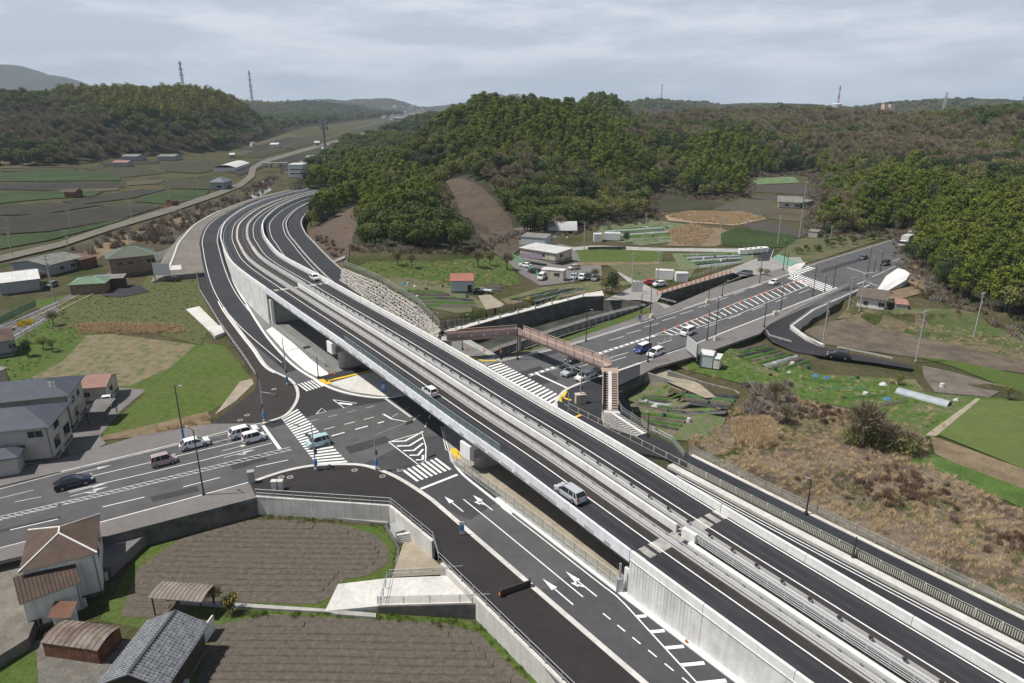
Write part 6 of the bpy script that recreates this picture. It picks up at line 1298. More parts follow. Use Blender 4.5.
# ------------------------------------------------------------------ poles
def pole_base(px_,py_,z=None):
    if z is None: q=at(px_,py_,0); z=Tz(q.x,q.y) if Tz(q.x,q.y)>.5 or Tz(q.x,q.y)<-1 else 0
    return at(px_,py_,z)
def hfor(p,ytop):
    lo,hi=0,80
    for _ in range(40):
        m=(lo+hi)/2
        if px_of(p.x,p.y,p.z+m)[1]>ytop: lo=m
        else: hi=m
    return lo
def pole(kind,px_,py_,ytop,label,z=None,ang=0.,arm=2.2,cat=None,group=None):
    p=pole_base(px_,py_,z); h=hfor(p,ytop)
    nm={'lamp':'street_lamp','util':'utility_pole','sig':'traffic_signal','post':'sign_pole'}[kind]
    r=empty(nm,p,ang,label,cat or {'lamp':'street lamp','util':'utility pole','sig':'traffic signal','post':'pole'}[kind],group)
    m={'lamp':brown,'util':cpole,'sig':cpole,'post':brown}[kind]
    mb=MB(); mb.tube((0,0,0),(0,0,h),.11 if kind!='util' else .17,.07 if kind!='util' else .12,n=8); mb.tube((0,0,0),(0,0,.35),.24,n=8); mb.build('pole',m,r)
    if kind=='lamp':
        mb=MB(); mb.tube((0,0,h-.1),(arm*.5,0,h+.12),.05); mb.build('arm',m,r); mb=MB(); mb.box((arm*.6,0,h+.14),(.32,.1,.05)); mb.build('lamp_head',metal,r)
    if kind=='util':
        for z_,L_ in ((h-.4,1.1),(h-1.2,.9)): mb=MB(); mb.box((0,0,z_),(L_,.05,.05)); mb.build('cross_arm',metal,r)
        for x in (-1,-.4,.4,1): mb=MB(); mb.tube((x,0,h-.35),(x,0,h-.1),.05,n=5); mb.build('insulator',wallw,r)
        if h>9: mb=MB(); mb.tube((.35,0,h-3.2),(.35,0,h-2.3),.26,n=9); mb.build('transformer',metal,r)
    if kind=='sig':
        mb=MB(); mb.tube((0,0,h*.72),(arm,0,h*.72+.25),.05); mb.build('arm',m,r)
        mb=MB(); mb.box((arm,0,h*.72+.1),(.62,.12,.2)); hd_=mb.build('signal_head',M('signal_dark_green',(.07,.10,.09),.6,.1,1),r)
        for k,cc in enumerate(((.02,.25,.16),(.35,.22,.02),(.35,.03,.02))):
            mb=MB(); mb.tube((arm-.38+.38*k,-.13,h*.72+.1),(arm-.38+.38*k,-.17,h*.72+.1),.13,n=8); mb.build('lens',M('lens%d'%k,cc,.3,.05,1),hd_)
        mb=MB(); mb.box((.0,-.22,2.9),(.16,.14,.35)); mb.build('pedestrian_signal',MATS['signal_dark_green'],r)
        mb=MB(); mb.box((0,0,1.2),(.2,.2,.45)); mb.build('control_box',M('blue_wrap',(.08,.20,.42),.5,.1,1),r)
    return r
pole('lamp',204,495.5,430,'dark lamp pole on the south sidewalk of the west road, beside the navy car',0,2.6)
pole('lamp',184,441,385,'dark lamp pole with blue sleeve on the north verge behind the white hatchback',0,-.5)
mb=MB(); p=at(184,441,0); mb.tube((p.x,p.y,.3),(p.x,p.y,2.2),.2,n=8); tag(mb.build('pole_wrap',M('blue_wrap',(.08,.20,.42),.5,.1,1)),'blue advertising sleeve around the lamp pole by the grass field','pole wrap')
pole('sig',376.5,470,422,'tall signal pole with long arm at the curved south corner',KH,.75,arm=6.0)
pole('sig',316,470,426,'signal pole at the near end of the long zebra crossing',KH,2.4,arm=1.2)
pole('sig',264.5,421.5,380,'signal pole with blue box at the north-west corner',KH,-.5,arm=3)
pole('sig',287.5,385,338,'signal pole with arm over the slip road crossing',KH,.5,arm=4.2)
pole('post',318.5,378,357,'thin dark pole beside the yellow tactile strip',KH)
pole('sig',567.5,440,393,'signal pole at the east corner by the yellow tactile paving',KH,2.4,arm=1.5)
pole('sig',580.5,403,358,'signal pole on the white control cabinet east of the viaduct',KH,2.4,arm=3.5)
pole('post',517.5,359,315,'tall grey lamp pole in front of the footbridge bend',KH)
pole('lamp',462.5,350,316,'grey lamp pole beside the viaduct parapet near orange bollards',KH,.5)
pole('lamp',433,334,314,'grey lamp pole nearest the stone wall',0,.5)
pole('lamp',586,341,309,'dark lamp pole on the north sidewalk with a short street light',KH,-.8)
pole('lamp',648,362,322,'dark lamp pole in front of the white minivan',KH,2.2)
pole('lamp',641,313,294,'slim dark pole beside the canal railing',KH)
pole('post',650,316,283,'signal-like mast with white wrapped base at the plaza corner',KH)
pole('lamp',707,340,309,'dark lamp pole beside the white sign hoarding',KH,2.2)
pole('lamp',722,296,280,'short dark lamp pole on the north sidewalk by the canal bridge',KH,-.8)
pole('lamp',715,339,298,'signal mast with yellow-wrapped base beside the hoarding',KH,2.2)
pole('lamp',708.5,300,265,'mast beside the north sidewalk with wrapped base',KH,-.8)
for a,b,c,l in ((759.5,283,260,'left dark pole on north kerb before the second junction'),(780.5,310,284.5,'dark pole standing in line with the white sedan'),(764,327,303,'dark pole at the bend guardrail of the branch road'),(812.6,296,266,'slim pole on the south kerb before the second zebra'),
    (824.5,291,276,'short signal post at the second zebra crossing'),(833,288,266,'tallest dark pole at the second junction'),(867,277,249,'dark pole at the far stop line of the second junction'),(874,272,258,'short pole behind the far stop line'),(783,270,241,'dark leaning pole at the green pavement corner'),(787,268,252,'short dark pole beside the green pavement corner'),(880,270,252,'thin pole in front of the black suv')):
    pole('lamp',a,b,c,l,KH,2.0,arm=1.2)
for a,b,c,l,z in ((915.5,362,310,'grey utility pole with transformer rising from the brown field',-2.2),(973.5,337.5,292,'leaning-looking utility pole on the green bank at the right',-2.2),(822,348,301,'utility pole at the foot of the branch road',-1.9),(859,313,273,'utility pole beside the white single-storey house',-.8),(848,310,277,'second utility pole left of the white single-storey house',-.6),
    (54.5,299.5,255,'utility pole on the near side of the old road',.0),(71,262,230,'utility pole behind the grey workshop',None),(132,258,230,'utility pole behind the brown two-storey house',None),(161,276,254,'short pole beside the billboard',None),(12.5,256,227,'utility pole at the left end of the pale lane',None),(71,229,207.5,'utility pole among the bare paddies',None),(132,220,199,'utility pole at the lane below the reeds',None),(171,205,187.5,'utility pole right of the tiny brown shed',None),(199,196,176,'utility pole in front of the grey lane house',None),(9,230,218,'farthest left pole in the paddies',None),(38,187,173,'thin pole among the far green paddies',None),
    (632,282,253,'left of two poles sharing a transformer by the plaza',None),(657.5,281,251,'utility pole behind the parked red car',None),(645,239,212.4,'utility pole at the edge of the wood and allotment',None),(720,245,217,'pole in the dry reeds',None),(777.6,244,215,'pole at the corner of the green valley field',None),(584,250,222,'pole beside the two white containers',None),(574,283,262,'short pole at the hedge of the car yard',None),(776,175,163,'pole beside the concrete hut',None),(830,243,226,'pole above the roadside scrub',None)):
    pole('util',a,b,c,l,z,.6)
pole('lamp',806,514,480,'slender dark lamp pole by the scrub fence',.2,2.4,arm=.8)
pole('lamp',647.5,436,413,'slender dark pole at the foot of the concrete stair',.2,2.4,arm=.6)
pole('post',853,557,537,'short pale post on the right frontage kerb',.2)
p=at(799,238,0); pole('util',799,238,181.5,'tall pale pole with crossarms beside the old farmhouse',None,.6) if True else lattice('lattice_tower',Vector((p.x,p.y,0)),hfor(Vector((p.x,p.y,Tz(p.x,p.y))),181.5),1.1,.35,metal,'pale lattice pole tower beside the old farmhouse',(),cat='tower',th=.09)
# overhead wires between lines of utility poles
# ------------------------------------------------------------------ street furniture
cb=MB(); p=at(580,403,KH); cb.box((p.x,p.y,.9),(.85,.5,.9),.2); cb.box((p.x,p.y,1.84),(.95,.6,.05),.2); tag(cb.build('control_cabinet',wallc),'pale square signal control cabinet beside the yellow tactile paving','cabinet')
cb=MB(); p=at(275,489,KH); cb.box((p.x,p.y,.7),(.35,.3,.7)); cb.box((p.x,p.y,1.43),(.42,.37,.04)); cb.box((p.x+.85,p.y,.7),(.3,.3,.7)); cb.box((p.x+.85,p.y,1.43),(.36,.36,.04)); tag(cb.build('roadside_cabinet',conc),'pair of grey metal cabinets on the dark walk by the railing','cabinet')
cb=MB(); p=at(252,483,0); cb.box((p.x,p.y,.9),(.42,.35,.9),.3); cb.box((p.x,p.y,1.85),(.48,.42,.05),.3); tag(cb.build('roadside_cabinet',concg),'single brownish-grey cabinet at the end of the south sidewalk','cabinet')
for a,b,l in ((652,318,'ivory wrapped sign base at the plaza corner'),(784/1.108,303,'ivory wrapped sign base on the north sidewalk'),(716,340,'ivory wrapped signal base beside the hoarding'),(775,315,'ivory wrapped base of the signal by the south kerb')):
    cb=MB(); p=at(a,b,KH); cb.box((p.x,p.y,.55),(.7,.55,.45),.3,top=(.75,.75)); cb.box((p.x,p.y,1.1),(.4,.32,.12),.5); tag(cb.build('wrapped_base',wallc,bevel=.1),l,'wrapped base')
for a,b,l,c in ((639.5,321,'white sign with blue emblem and red top on the north sidewalk','b'),(383.5,397.5-6,'blue advertising board at the kerb under the viaduct','bb'),(462,535,'small blue and white standing sign on the dark walk','w')):
    r=empty('standing_sign',at(a,b,KH),0,l,'sign'); mb=MB(); mb.box((0,0,1.0),(.55 if c!='w' else .3,.06,.85)); mb.build('board',metw if c!='bb' else MATS['blue_wrap'],r)
    mb=MB(); mb.box((0,-.07,1.05),(.25,.01,.4)); mb.build('emblem',MATS['blue_wrap'] if c!='bb' else metw,r)
    if c=='b': mb=MB(); mb.box((0,-.07,1.75),(.5,.01,.12)); mb.build('red_band',redm,r)
# cones: one of each, copied
def cone_at(p,label,group,first=[None]):
    if first[0] is None:
        r=empty('traffic_cone',p,0,label,'traffic cone',group); mb=MB(); mb.box((0,0,.03),(.26,.26,.03)); mb.build('base',orange,r)
        mb=MB(); mb.tube((0,0,.06),(0,0,.95),.2,.05,n=10); c=mb.build('cone_body',orange,r); mb=MB(); mb.tube((0,0,.4),(0,0,.6),.145,.105,n=10,cap=False); mb.build('reflective_band',metw,c)
        first[0]=r; return r
    r=copy_tree(first[0]); r.location=p; r['label']=label; r['group']=group; r.scale=(.8,)*3; return r
for i,(a,b) in enumerate(((665,331),(678,326.5),(688,323),(698,320),(708,316),(718,312),(729,307.5),(740,303),(751,299),(759,296),(767,293),(775,290),(787,286.5),(795,284),(803,281.5))):
    c=cone_at(at(a,b,.01),'orange marker cone standing on the hatched central strip of the main road','orange cones on the central hatching'); c.scale=(.95,.95,1.05)
for a,b,l in ((467,349,'orange bollard nearest the grey lamp pole behind the viaduct'),(484,351,'middle orange bollard on the pale apron behind the viaduct'),(501,352,'right-hand orange bollard by the canal end'),(501,594,'orange cone at the end of the dark barrier on the near walk')):
    cone_at(at(a,b,KH),l,None)
for a,b,l in ((329,374,'left red and white cone under the viaduct edge'),(335,374,'right red and white cone under the viaduct edge')): cone_at(at(a,b,KH),l,None)
mb=MB(); a=at(501,596,KH);b=at(530,586,KH); mb.box(((a.x+b.x)/2,(a.y+b.y)/2,.55),((b-a).length/2,.08,.35),math.atan2(b.y-a.y,b.x-a.x)); mb.box((a.x,a.y,.5),(.1,.3,.5)); mb.box((b.x,b.y,.5),(.1,.3,.5)); tag(mb.build('barrier',brown),'dark portable barrier lying across the near sidewalk','barrier')
for a,b in ((400/1.0,470),(382.5,476),(354.5,470),(281,477),(290,477),(247,415),(240,420),(274,389)):
    mb=MB(); p=at(a,b,KH+.02); mb.tube((p.x,p.y,KH-.05),(p.x,p.y,KH+.012),.45,n=16); mb.tube((p.x,p.y,KH-.05),(p.x,p.y,KH+.02),.3,n=16,mi=1); o=mb.build('manhole_cover',[concg,concd]); tag(o,'round grey manhole cover set in the dark sidewalk asphalt','manhole cover','manhole covers in the dark sidewalks')
# orange rust stains / small orange lamps at the wall foot
for s,l in ((-8.5,'small rusty orange bracket at the foot of the expressway wall, upper one'),(-15.4,'small rusty orange bracket at the foot of the expressway wall, lower one')):
    p=A(s,-.7,0,.2); mb=MB(); mb.box((p.x,p.y,.26),(.16,.08,.1),2.2); mb.tube((p.x,p.y,.3),(p.x,p.y,.6),.03); tag(mb.build('bracket',M('rust_orange',(.32,.15,.05),.8,.2,3)),l,'bracket')
# ------------------------------------------------------------------ vehicles
tyre=black; rim=M('wheel_rim',(.30,.31,.32),.4,.1,3,metal=.6); lampw=M('headlight_clear',(.6,.62,.64),.2,.05,3); lampr=M('tail_light_red',(.45,.02,.015),.3,.05,3); plate=M('plate',(.7,.7,.66),.5,.05,3); platey=M('plate_yellow',(.75,.55,.08),.5,.05,3)
def paint_m(n,c): return M('car_paint_'+n,c,.28,.03,2,spec=.5)
CARS={'sedan':(4.6,1.76,1.46,(( 0,.55),(.05,.78),(1.15,.93),(3.75,.98),(4.5,.92),(4.6,.6)),(1.05,1.95,3.35,4.2)),
 'hatch':(4.3,1.76,1.5,((0,.5),(.06,.78),(1.0,.95),(3.9,1.0),(4.22,.9),(4.3,.6)),(.85,1.75,3.5,4.15)),
 'kei':(3.4,1.48,1.72,((0,.5),(.05,.85),(.62,1.0),(3.3,1.04),(3.38,.9),(3.4,.5)),(.5,1.05,3.15,3.34)),
 'keicar':(3.4,1.48,1.52,((0,.5),(.05,.8),(.75,.94),(3.2,.98),(3.38,.88),(3.4,.5)),(.6,1.3,3.0,3.32)),
 'minivan':(4.7,1.8,1.62,((0,.5),(.06,.78),(1.0,.98),(4.4,1.05),(4.66,.95),(4.7,.55)),(.75,1.75,4.15,4.62)),
 'van':(4.4,1.75,1.85,((0,.5),(.05,.9),(.6,1.08),(4.25,1.12),(4.38,.9),(4.4,.5)),(.5,1.25,4.15,4.36)),
 'suv':(4.5,1.82,1.68,((0,.6),(.06,.92),(1.05,1.08),(4.2,1.12),(4.46,.98),(4.5,.6)),(.95,1.7,3.9,4.4))}
def car(kind,p,ang,col,label,roofm=None,cat='car',group=None,yellow=False,ang_px=None):
    L_,W_,H_,prof,cab=CARS[kind]; hw=W_/2; r=empty('parked_car' if cat=='pc' else kind_name(kind),p,ang,label,{'van':'van','kei':'van','minivan':'minivan','suv':'suv'}.get(kind,'car'),group)
    pm=paint_m(*col); x0=-L_/2
    mb=MB(); rows=[]; n=len(prof); 
    pts=[(prof[0][0],.28)]+list(prof)+[(prof[-1][0],.28)]
    def w_at(x): t=abs(x/L_-.5)*2; return hw*(1-.12*t**4)
    # body as crosswise rows, slightly narrower towards the top
    secs=[]
    for x,z in pts:
        w0=w_at(x); f=.985 if z<.7 else .93; secs.append([(x0+x,-w0*f,z),(x0+x,-w0*f*.5,z+(.03 if z>.7 else 0)),(x0+x,0,z+(.04 if z>.7 else 0)),(x0+x,w0*f*.5,z+(.03 if z>.7 else 0)),(x0+x,w0*f,z)])
    mb.loft(secs)
    zw=.62
    for sg in (-1,1):  # side skins with a waist bulge
        top=[(x0+x,sg*w_at(x)*(.985 if z<.7 else .93),z) for x,z in pts]; mid=[(x0+x,sg*w_at(x)*1.0,min(z,zw)) for x,z in pts]; bot=[(x0+x,sg*w_at(x)*.96,.24) for x,z in pts]
        mb.loft([top,mid,bot])
    mb.add([(x0+.05,-hw*.9,.24),(x0+L_-.05,-hw*.9,.24),(x0+L_-.05,hw*.9,.24),(x0+.05,hw*.9,.24)],[(0,1,2,3)])
    mb.build('body',pm,r,smooth=False)
    a,b,c,d=cab; zb=prof[2][1]-.02; zb2=prof[3][1]-.02; wt=hw*.76; wb=hw*.93
    v=[(x0+a,-wb,zb),(x0+d,-wb,zb2),(x0+d,wb,zb2),(x0+a,wb,zb),(x0+b,-wt,H_-.07),(x0+c,-wt,H_-.07),(x0+c,wt,H_-.07),(x0+b,wt,H_-.07)]
    mb=MB(); mb.add(v,[(0,1,5,4),(1,2,6,5),(2,3,7,6),(3,0,4,7)]); mb.build('windows',glass,r)
    mb=MB(); mb.loft([[(x0+b-.06,y,H_-.08-.0),(x0+b+.25,y*.98,H_-.0-.02*abs(y)),(x0+c-.3,y*.98,H_-.01-.02*abs(y)),(x0+c+.07,y,H_-.08)] for y in (-wt-.02,-wt*.6,0,wt*.6,wt+.02)])
    mb.loft([[(x0+b-.06,y,H_-.09),(x0+c+.07,y,H_-.09)] for y in (-wt-.02,wt+.02)])
    mb.build('roof',roofm or pm,r)
    mb=MB() # pillars
    for sg in (-1,1):
        for (xa,xb_) in ((a,b),(d,c)):
            mb.tube((x0+xa,sg*wb,zb),(x0+xb_,sg*wt,H_-.08),.055,n=4)
        xm=(b+c)/2; mb.tube((x0+xm-.05,sg*(wb+.005),zb),(x0+xm,sg*(wt+.012),H_-.08),.045,n=4)
        if L_>4.1 or kind=='kei': xq=c-.45; mb.tube((x0+xq+.25,sg*(wb+.005),zb),(x0+xq,sg*(wt+.012),H_-.08),.06,n=4)
    mb.build('pillars',pm,r)['kind']='stuff'
    rw=.31 if W_>1.6 else .27
    for xw in (L_*.19,L_*.80):
        for sg in (-1,1):
            mb=MB(); mb.tube((x0+xw,sg*(hw-.2),rw),(x0+xw,sg*(hw+.015),rw),rw,n=16); wh=mb.build('wheel',tyre,r); mb=MB(); mb.tube((x0+xw,sg*(hw+.01),rw),(x0+xw,sg*(hw+.03),rw),rw*.62,n=12); mb.build('rim',rim,wh)
    for sg in (-1,1):
        mb=MB(); mb.box((x0+.10,sg*hw*.68,prof[1][1]-.06),(.12,.2,.08)); mb.build('headlight',lampw,r)
        mb=MB(); mb.box((x0+L_-.06,sg*hw*.78,prof[-2][1]-.12),(.08,.12,.14)); mb.build('tail_light',lampr,r)
        mb=MB(); mb.box((x0+a+.35,sg*(hw+.08),zb+.08),(.07,.1,.07)); mb.build('wing_mirror',pm,r)
    mb=MB(); mb.box((x0+L_+.005,0,.55),(.015,.18,.09)); mb.build('rear_plate',platey if yellow else plate,r)
    mb=MB(); mb.box((x0-.005,0,.5),(.015,.18,.09)); mb.box((x0-.0,0,.33),(.02,hw*.7,.06),mi=1); mb.build('front_plate',[platey if yellow else plate,black],r)
    return r
def kind_name(k): return {'sedan':'sedan','hatch':'hatchback','kei':'microvan','keicar':'small_car','minivan':'minivan','van':'van','suv':'suv'}[k]
def car_px(kind,pf,pr,col,label,z=0,**k):
    """pf front ground centre, pr rear ground centre in the photo"""
    f=at(pf[0],pf[1],z); q=at(pr[0],pr[1],z); c=(f+q)/2; ang=math.atan2(q.y-f.y,q.x-f.x); return car(kind,c,ang,col,label,**k)
WH=('white',(.72,.73,.74)); SI=('silver',(.42,.44,.47)); BK=('black',(.02,.022,.026)); NV=('navy',(.012,.02,.035)); PK=('pinkish',(.36,.29,.29)); BL=('blue',(.03,.06,.28)); LB=('light_blue',(.36,.50,.54)); RD=('red',(.35,.02,.02)); CY=('teal',(.05,.14,.20)); GR=('grey',(.20,.21,.23)); CR=('cream',(.55,.52,.46))
hdE=(at(256,431)-at(61,480)).normalized(); 
def car_dir(kind,px_,py_,d,col,label,z=0,**k): # d: heading unit (front)
    p=at(px_,py_,z); return car(kind,p,math.atan2(-d.y,-d.x),col,label,**k)
car_dir('sedan',74,485.5,hdE,NV,'dark navy sedan driving in the near lane of the west road',k if False else 0)
car_dir('kei',164,464,hdE,PK,'pinkish-grey boxy microvan on the west road')
car_dir('hatch',195,446.5,hdE,WH,'white hatchback with black windows next to the blue-sleeved pole')
car_dir('suv',244,435.5,hdE,WH,'white suv waiting in the far lane at the stop line')
car_dir('kei',254,441,hdE,WH,'white microvan waiting in the near lane at the stop line')
car_dir('kei',318.5,445.5,-hdE,LB,'light blue microvan crossing the long zebra')
def dA(s): return (A(s+2,2)-A(s-2,2)).normalized()
def car_on(kind,px_,py_,sg,col,label,**k):
    # place on the deck: intersect with deck height
    best=None; z=5
    for _ in range(40):
        p=at(px_,py_,z); i=int(np.argmin((RX+p.x*0-p.x)**2+(RY-p.y)**2)); z=.5*z+.5*(RZ[i]-.98)
    s=SSn[i]; d=dA(s)*sg; d.z=0; r=car(kind,Vector((p.x,p.y,z)),math.atan2(-d.y,-d.x),col,label,**k); r.rotation_euler=(0,0,math.atan2(-d.y,-d.x)); r.scale=(.93,)*3; return r
car_on('minivan',570,496.5,1,SI,'silver minivan on the left carriageway of the expressway')
car_on('keicar',430,394.5,1,WH,'small white car on the left carriageway above the junction',yellow=True)
car_on('hatch',314.5,279.5,-1,WH,'white car on the right carriageway near the far bridge joint')
dNE=(at(640,370)-at(740,326)).normalized()  # travelling towards the junction
car_dir('sedan',571,374,dNE,SI,'silver-white car leading the middle lane queue at the east stop line')
car_dir('hatch',584.5,379,dNE,WH,'white hatchback leading the near lane queue at the east stop line')
car_dir('sedan',575,361,dNE,BK,'black car under the footbridge in the right-turn lane')
car_dir('sedan',600,373,dNE,BK,'dark car half hidden behind the footbridge stair')
car_dir('van',642.5,351.5,dNE,BL,'blue van with white roof behind the queue',roofm=paint_m(*WH))
car_dir('minivan',655.5,355,dNE,WH,'white minivan beside the blue van')
car_dir('van',687.5,334.5,dNE,WH,'white van passing the hatched central strip')
car_dir('sedan',774,284,dNE,WH,'white sedan approaching from the second junction')
car_dir('sedan',863.5,259,-dNE,CY,'teal blue car beyond the second junction')
car_dir('suv',885,265,dNE,BK,'black suv waiting beyond the second junction')
car_px('suv',(830,357),(846,359),BK,'black car on the narrow lane below the branch road',z=-1.75)
car_px('minivan',(739,274),(750,275),GR,'grey minivan parked beside the orange railing')
car_px('hatch',(643,283.5),(655,284.5),RD,'red car parked by the plaza')
car_px('hatch',(654,286.5),(665,285),WH,'white car parked next to the red car')
for f,q,k,c,l in (((520,265.5),(531,268),'sedan',WH,'white sedan parked before the long prefab'),((529,272),(541,274),'minivan',BK,'black minivan parked in the car yard'),((538,282),(545,276),'van',WH,'white van parked between the prefab and the site hut'),
    ((569,270),(579,268),'hatch',CR,'pale beige car parked alone at the top of the yard'),((571,282),(577,275),'hatch',LB,'light blue car at the left end of the parked row'),((579,283),(584,275),'hatch',WH,'white car in the middle of the parked row'),((586,282),(590,275),'minivan',BK,'black minivan in the parked row'),((592,283),(598,277),'sedan',GR,'dark grey car at the right end of the parked row'),
    ((541,243),(549,240),'van',WH,'small white van in front of the blue-grey shed'),((106,410),(111,398),'van',WH,'white van parked beside the carport of the large house'),((48,288),(57,285),'keicar',GR,'grey car beside the grey workshop on the old road'),((168,281),(176,281),'hatch',BK,'dark car with pale top parked near the billboard')):
    qz=at(f[0],f[1],0); zz=Tz(qz.x,qz.y)+.12; car_px(k,f,q,c,l,z=zz)
def truck(px_,py_,d,label,bed,z=0,sc=1.):
    p=at(px_,py_,z); r=empty('truck',p,math.atan2(-d.y,-d.x),label,'truck'); r.scale=(sc,)*3; pm=paint_m(*WH)
    mb=MB(); mb.box((-2.2,0,1.1),(.85,.9,.75),top=(.85,.93)); mb.build('cab',pm,r); mb=MB(); mb.box((-2.45,0,1.45),(.62,.92,.3),top=(.9,.95)); mb.build('windows',glass,r)
    mb=MB(); mb.box((.9,0,.62),(2.2,.85,.12)); mb.build('chassis',brown,r); mb=MB()
    if bed: mb.box((.9,0,1.9),(2.2,1.0,1.15)); mb.build('cargo_box',metw,r)
    else:
        for c,h in (((.9,.85,.95),(2.2,.04,.22)),((.9,-.85,.95),(2.2,.04,.22)),((3.1,0,.95),(.04,.85,.22)),((.9,0,.76),(2.2,.85,.03))): mb.box(c,h)
        mb.build('flatbed',pm,r)
    for x in (-2.1,2.1):
        for sg in (-1,1): mb=MB(); mb.tube((x,sg*.6,.38),(x,sg*.9,.38),.38,n=12); mb.build('wheel',tyre,r)
    return r
truck(905,246,dNE,'large white box truck on the main road near the far trees',True,sc=1.3)
truck(913,240,-dNE,'second pale truck at the far end of the main road',True,sc=1.2)
zt_=Tz(*at(484,289,3).xy); truck(485,292,Vector((-1,.35,0)).normalized(),'small white flatbed truck beside the red-roofed shed',False,z=zt_+.15,sc=.62)
# ------------------------------------------------------------------ vegetation prototypes
def leaf_mat(name,c1,c2,rnd=.3):
    m=bpy.data.materials.new(name); m.use_nodes=True; t=m.node_tree; b=t.nodes['Principled BSDF']; b.inputs['Roughness'].default_value=.75; b.inputs['Specular IOR Level'].default_value=.15
    oi=t.nodes.new('ShaderNodeObjectInfo'); g=t.nodes.new('ShaderNodeNewGeometry')
    mx=t.nodes.new('ShaderNodeMix'); mx.data_type='RGBA'; mx.inputs['A'].default_value=(*c1,1); mx.inputs['B'].default_value=(*c2,1)
    a=t.nodes.new('ShaderNodeMath'); a.operation='MULTIPLY_ADD'; a.inputs[1].default_value=.65; 
    a2=t.nodes.new('ShaderNodeMath'); a2.operation='MULTIPLY'; a2.inputs[1].default_value=.35; t.links.new(g.outputs['Random Per Island'],a2.inputs[0])
    t.links.new(oi.outputs['Random'],a.inputs[0]); t.links.new(a2.outputs[0],a.inputs[2]); t.links.new(a.outputs[0],mx.inputs['Factor']); t.links.new(mx.outputs['Result'],b.inputs['Base Color'])
    return m
LM={'broad':leaf_mat('broadleaf_foliage',(0.04392,0.07523,0.0198),(0.1098,0.1354,0.03465)),'dark':leaf_mat('evergreen_foliage_dark',(0.02639,0.04653,0.01988),(0.05543,0.07937,0.03182)),
 'bamboo':leaf_mat('bamboo_foliage',(0.07194,0.1057,0.01555),(0.1619,0.1888,0.0311)),'bamboo_gold':leaf_mat('bamboo_golden_foliage',(0.1118,0.1131,0.02104),(0.2395,0.2213,0.03786)),
 'bare':leaf_mat('bare_twigs',(0.157,0.136,0.08425),(0.2674,0.2307,0.148)),'olive':leaf_mat('olive_foliage',(0.1005,0.1161,0.03485),(0.1747,0.1814,0.05808)),'straw':leaf_mat('dry_stems',(0.4189,0.3105,0.1829),(0.5904,0.4612,0.2994)),'brownw':leaf_mat('brown_dead_weeds',(0.1209,0.0806,0.05642),(0.1934,0.137,0.09672)),
 'grassb':leaf_mat('grass_blades',(0.07948,0.1326,0.02295),(0.1309,0.1836,0.03825)),'yel':leaf_mat('rape_flowers',(.45,.36,.02),(.60,.48,.03)),'grey':leaf_mat('grey_twigs',(0.1898,0.1663,0.1406),(0.2846,0.2495,0.2132))}
bark=M('bark_brown',(.085,.065,.05),.9,.2,2,fine=.2); culm=M('pale_culms',(.19,.175,.12),.7,.2,1)
def cards(lobes,n,size,aspect=1.,seed=0,droop=0.,shell=.55,up=.25):
    """leaf clumps over ellipsoid lobes (cx,cy,cz,rx,ry,rz)"""
    r=np.random.default_rng(seed); lobes=np.array(lobes,float); vol=(lobes[:,3]*lobes[:,4]+lobes[:,5]*lobes[:,3])
    k=r.choice(len(lobes),n,p=vol/vol.sum()); d=r.normal(size=(n,3)); d[:,2]+=up; d/=np.linalg.norm(d,axis=1)[:,None]
    rad=(shell+(1-shell)*r.random(n)**.5)[:,None]; c=lobes[k,:3]+d*lobes[k,3:]*rad
    nn=d+r.normal(size=(n,3))*.38; nn/=np.linalg.norm(nn,axis=1)[:,None]
    t=np.cross(nn,r.normal(size=(n,3))); t/=np.linalg.norm(t,axis=1)[:,None]; 
    if droop: t=t*(1-droop)+np.array([0,0,-1])*droop+d*.3; t/=np.linalg.norm(t,axis=1)[:,None]
    b=np.cross(nn,t); b/=np.linalg.norm(b,axis=1)[:,None]; s=(size*(.6+.8*r.random(n)))[:,None]
    q=np.stack([c-t*s*aspect,c+b*s*.55+nn*s*.1,c+t*s*aspect,c-b*s*.55+nn*s*.1],1).reshape(-1,3)
    return q.tolist(),[(4*i,4*i+1,4*i+2,4*i+3) for i in range(n)]
